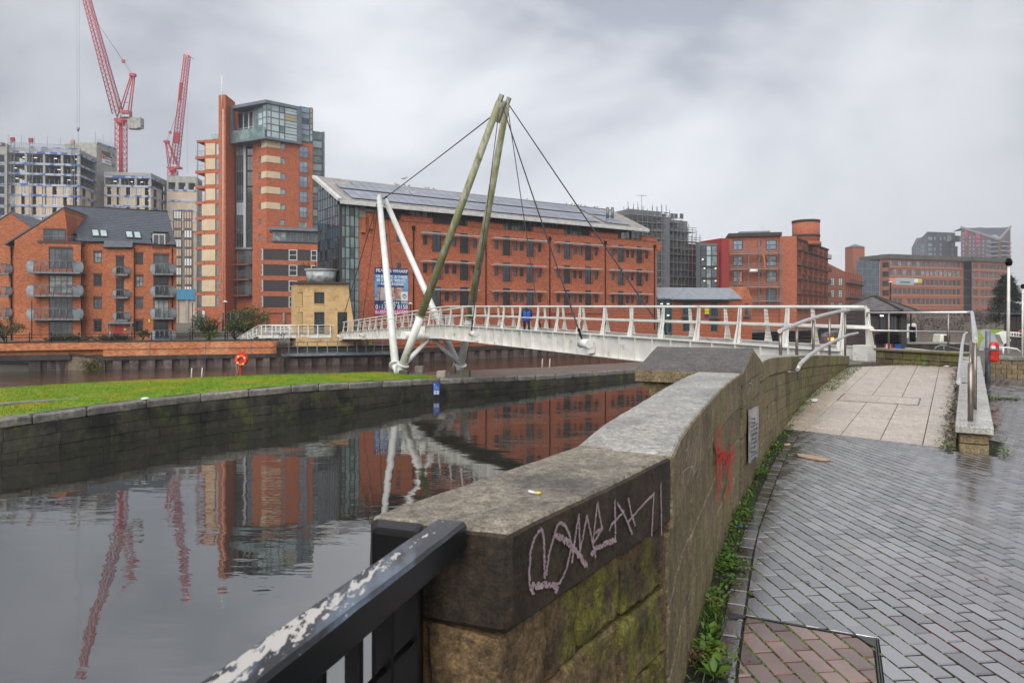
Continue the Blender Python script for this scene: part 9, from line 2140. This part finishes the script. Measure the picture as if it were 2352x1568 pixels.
# ======== person on the bridge
def person_mesh():
 s=s_at(1209.5,BW_*.5);base=bp(s,BW_*.5,gz(s)-.36);t=thing('person','person in bright blue jacket and dark beanie walking across the bridge','person',base)
 J={'pel':(0,0,.93),'ch':(0,.03,1.28),'nk':(0,.03,1.46),'hd':(0,.05,1.53),'tp':(0,.05,1.60),'lh':(-.10,0,.90),'rh':(.10,0,.90),'lk':(-.11,.10,.50),'rk':(.12,-.02,.50),'la':(-.11,.06,.09),'ra':(.14,-.20,.11),'lt':(-.12,.22,.04),'rt':(.15,-.05,.03),'ls':(-.19,.02,1.38),'rs':(.19,.02,1.38),'le':(-.25,-.02,1.12),'re':(.25,.02,1.12),'lw':(-.21,.12,.93),'rw':(.22,.14,.94)}
 def skin(nm,edges,rad,mt,lvl=2):
  names=sorted({a for e in edges for a in e},key=lambda n:(n!=edges[0][0],n));me=bpy.data.meshes.new(nm);me.from_pydata([Vector(J[n])+base for n in names],[(names.index(a),names.index(b))for a,b in edges],[])
  o=bpy.data.objects.new(nm,me);COL.objects.link(o);sm=o.modifiers.new('s','SKIN');sub=o.modifiers.new('u','SUBSURF');sub.levels=lvl
  for i,n in enumerate(names):me.skin_vertices[0].data[i].radius=rad[n];me.skin_vertices[0].data[i].use_root=(i==0)
  bpy.context.view_layer.update();em=bpy.data.meshes.new_from_object(o.evaluated_get(bpy.context.evaluated_depsgraph_get()));bpy.data.objects.remove(o)
  for v in em.vertices:v.co-=base
  em.materials.clear();em.materials.append(mt);em.polygons.foreach_set('use_smooth',[True]*len(em.polygons));o=bpy.data.objects.new(nm,em);COL.objects.link(o);o.parent=t;return o
# one continuous body, clothes as children
 skin('body',[('pel','ch'),('ch','nk'),('nk','hd'),('hd','tp'),('pel','lh'),('pel','rh'),('lh','lk'),('rh','rk'),('lk','la'),('rk','ra'),('la','lt'),('ra','rt'),('ch','ls'),('ch','rs'),('ls','le'),('rs','re'),('le','lw'),('re','rw')],{k:v for k,v in dict(pel=(.13,.11),ch=(.15,.11),nk=(.06,.06),hd=(.085,.10),tp=(.07,.08),lh=(.10,.10),rh=(.10,.10),lk=(.07,.07),rk=(.07,.07),la=(.05,.055),ra=(.05,.055),lt=(.045,.04),rt=(.045,.04),ls=(.06,.06),rs=(.06,.06),le=(.045,.045),re=(.045,.045),lw=(.035,.035),rw=(.035,.035)).items()},trouser_m)
 J2=dict(hem=(0,.02,.74),w=(0,.02,1.0),c=(0,.03,1.27),n=(0,.03,1.45));J.update({'hem':J2['hem'],'wj':J2['w'],'cj':J2['c'],'nj':J2['n']})
 skin('jacket',[('wj','hem'),('wj','cj'),('cj','nj'),('cj','ls'),('cj','rs')],dict(hem=(.20,.16),wj=(.195,.16),cj=(.215,.17),nj=(.10,.11),ls=(.085,.085),rs=(.085,.085)),coat_blue)
 for a,b,c_ in(('ls','le','lw'),('rs','re','rw')):skin('sleeve',[(b,a),(b,c_)],{a:(.09,.09),b:(.075,.075),c_:(.055,.055)},coat_navy)
 J['h1']=(0,.05,1.58);J['h2']=(0,.055,1.67);J['h0']=(0,.05,1.53);skin('face',[('h0','h1')],dict(h0=(.085,.10),h1=(.09,.10)),skin_m);J['h1']=(0,.045,1.62);skin('beanie',[('h1','h2')],dict(h1=(.10,.115),h2=(.085,.095)),hat_m)
 for k,x in((-1,-.03),(1,.03)):m=MB();p=base+Vector((x,.15,1.565));m.tube(p,p+Vector((0,.012,0)),.010,n=8);m.build('eye',black_paint,t)
 m=MB();p=base+Vector((0,.150,1.535));m.tube(p+Vector((0,0,.03)),p+Vector((0,.025,0)),.008,.016,6);m.build('nose',skin_m,t)
 for sd in(-1,1):
  w=base+Vector((sd*.215,.14,.925));m=MB();m.tube(w+Vector((0,0,.03)),w+Vector((0,.02,-.07)),.036,.03,8)
  for f in range(4):a=w+Vector((sd*(.024-.016*f),.02,-.07));b=a+Vector((0,.018,-.035-.006*(f in(1,2))));m.tube(a,b,.009,.008,6);m.tube(b,b+Vector((0,.022,-.02)),.008,.006,6)
  a=w+Vector((-sd*.03,.02,-.02));m.tube(a,a+Vector((-sd*.015,.03,-.03)),.010,.008,6);m.build('hand',skin_m,t)
 m=MB();m.bar(base+Vector((-.18,-.125,1.0)),base+Vector((.18,-.125,1.0)),.02,.012);m.bar(base+Vector((0,-.14,.80)),base+Vector((0,-.14,1.38)),.012,.012);m.build('jacket_seam',coat_navy,t)
person_mesh()
# ======== birds
def bird(label,p,s,mt,rz,group,fly=False):
 p=Vector(p);t=thing('bird',label,'bird',p,group);R_=Matrix.Rotation(rz,3,'Z');T=lambda v:p+R_@(Vector(v)*s);m=MB()
 m.path([T((-.5,0,.18)),T((-.3,0,.22)),T((0,0,.30)),T((.22,0,.40)),T((.32,0,.50)),T((.40,0,.52)),T((.50,0,.50))],[.02*s,.08*s,.15*s,.13*s,.08*s,.075*s,.012*s],8)
 if fly:
  for sg in(-1,1):m.mesh([T((.1,0,.36)),T((.05,.45*sg,.62)),T((-.1,.95*sg,.5)),T((-.15,.4*sg,.5)),T((-.2,0,.30))],[(0,1,3,4),(1,2,3)])
 else:
  for sg in(-1,1):m.mesh([T((.15,.13*sg,.40)),T((.1,.16*sg,.25)),T((-.45,.05*sg,.18)),T((-.2,.13*sg,.35))],[(0,1,2,3)]);m.tube(T((.02,.05*sg,.2)),T((.03,.05*sg,0)),.015*s,n=4)
 m.build('body',mt,t,fix=False)
rl_=[1108.9-0 for _ in()]
ridge_px=[(x,0)for x in(929.6,939.5,978,984.5,996,1210.5,1301,1313,1320,1324.5,1328,1334,1344,1366,1372)]
for i,(px,_)in enumerate(ridge_px):
 u=FW_.U(px,dR);bird('small dark pigeon perched on the solar roof ridge',FW_.P(u,zR+.1,dR),.38,bird_m,random.uniform(0,6),'pigeons on the wharf roof ridge')
bird('grey gull perched on the thick back stay',(U1+U2)/2+(T1-(U1+U2)/2)*.165+Vector((0,0,.05)),.55,gull_m,2.8,None)
bird('grey gull perched higher up on the back stay',(U1+U2)/2+(T1-(U1+U2)/2)*.245+Vector((0,0,.05)),.5,gull_m,.4,None)
bird('dark gull flying in front of the solar roof',W(945,449,62),.7,gull_m,2.0,None,True)
# ======== litter
def scrap(name,label,cat,pts,z,mt,curl=.0):
 m=MB();P_=[G(px,py,z)for px,py in pts];n=len(P_);c=sum(P_,Vector())/n
 up=[Vector((p.x,p.y,p.z+.008+curl*abs(mnoise.noise(p*6))))for p in P_];m.mesh([c+Vector((0,0,.012+curl*.5))]+up+[p+Vector((0,0,.001))for p in P_],[(0,1+i,1+(i+1)%n)for i in range(n)]+[(1+i,1+n+i,1+n+(i+1)%n,1+(i+1)%n)for i in range(n)]);return m.build(name,mt,None,label,cat,fix=False)
def sx(x,y):return(1722.7+.2676*x,660.4+.2676*y)
scrap('cardboard_scrap','torn strip of tan cardboard lying on the wet paving','litter',[sx(*p)for p in((403,1432),(450,1432),(470,1440),(520,1438),(570,1452),(690,1478),(680,1488),(600,1486),(540,1475),(480,1466),(412,1448))],.003,cardboard,.01)
scrap('paper_scrap','white paper scrap among weeds beside the curved wall','litter',[sx(*p)for p in((520,962),(560,960),(585,968),(570,978),(530,976))],.10,paper_m,.03)
scrap('cardboard_scrap','small brown card scrap at the wall foot weeds','litter',[sx(*p)for p in((290,1345),(335,1340),(352,1350),(330,1358),(298,1356))],.004,cardboard,.01)
scrap('paper_scrap','pale paper scrap in the leaves at the cross wall foot','litter',[sx(*p)for p in((1662,672),(1708,670),(1712,680),(1670,682))],.30,paper_m,.03)
scrap('green_wrapper','bright green wrapper at the foot of the mossy cross wall','litter',[sx(*p)for p in((1472,655),(1500,648),(1506,662),(1480,668))],.30,mat('green_plastic',(0.03,0.4,0.05),rough=.4),.05)
p=G(1701,1210.5,.01);m=MB();m.tube(p,p+Vector((0,0,.016)),.017,.016,16);m.tube(p+Vector((0,0,.016)),p+Vector((0,0,.019)),.016,.013,16);m.build('bottle_cap',mat('cap_blue',(0.01,0.07,0.5),rough=.4),None,'blue plastic bottle cap in the weeds below the wall','bottle cap')
p=G(1232,1132,1.103);m=MB();m.use(paper_m);m.tube(p+Vector((-.022,0,.006)),p,.0035,n=8);m.use(sign_yellow);m.tube(p,p+Vector((.012,.003,0)),.0038,n=8);m.build('cigarette_end',None,None,'cigarette end lying on top of the near coping stone','litter')
p=G(2264,1334-3,.003);m=MB();leaf(m,p,(1,.4,.25),.03,.008);leaf(m,p+Vector((.005,.01,.003)),(.4,1,.4),.022,.006);m.build('dead_leaf',dead_m,None,'single curled dead leaf on the open paving','leaf',fix=False)
# vehicles parked by the landing, seen through the rails
def van(label,px,py,Y,L_,H,mt):
 b=W(px,py,Y);b.z=-1.0+.0;t=thing('parked_car',label,'car',b);m=MB();prof=[(-.5,.18),(-.5,.55),(-.42,.62),(-.26,.98),(.16,1.0),(.32,.66),(.48,.56),(.5,.18)];vs=[b+Vector((x*L_,0,z*H))for x,z in prof]+[b+Vector((x*L_,1.7,z*H))for x,z in prof];n=len(prof);m.mesh(vs,[tuple(range(n)),tuple(reversed(range(n,2*n)))]+[(i,(i+1)%n,n+(i+1)%n,n+i)for i in range(n)]);m.build('body',mt,t,bevel=.05)
 m=MB();vs=[b+Vector((x*L_,-.01,z*H))for x,z in((-.36,.65),(-.24,.93),(.14,.94),(.26,.66))];m.face(vs);m.build('side_window',glass_dark,t,fix=False)
 for x in(-.3,.3):m=MB();c=b+Vector((x*L_,-.02,.32));m.tube(c,c+Vector((0,.2,0)),.32,n=14);w=m.build('wheel',black_paint,t);m=MB();m.tube(c+Vector((0,-.01,0)),c,.18,n=10);m.build('rim',galv,w)
van('silver parked car glimpsed through the white walkway rails',645,770,69.5,4.2,1.45,mat('silver_paint',(0.5,0.52,0.54),rough=.3))
# haze: the damp air between here and the far bank
hz=MB();hz.box(-1500,1500,-150,1500,-5.0,158);hb=hz.build('haze',None,kind='stuff',fix=True)
hm=bpy.data.materials.new('haze_air');hm.use_nodes=True;nt=hm.node_tree;nt.nodes.clear();o_=nt.nodes.new('ShaderNodeOutputMaterial');v_=nt.nodes.new('ShaderNodeVolumePrincipled');v_.inputs['Density'].default_value=0.0004;v_.inputs['Color'].default_value=(0.92,0.94,1.0,1);v_.inputs['Anisotropy'].default_value=0.2
nt.links.new(v_.outputs[0],o_.inputs['Volume']);hb.data.materials.clear();hb.data.materials.append(hm)
print('objects',len(bpy.data.objects))
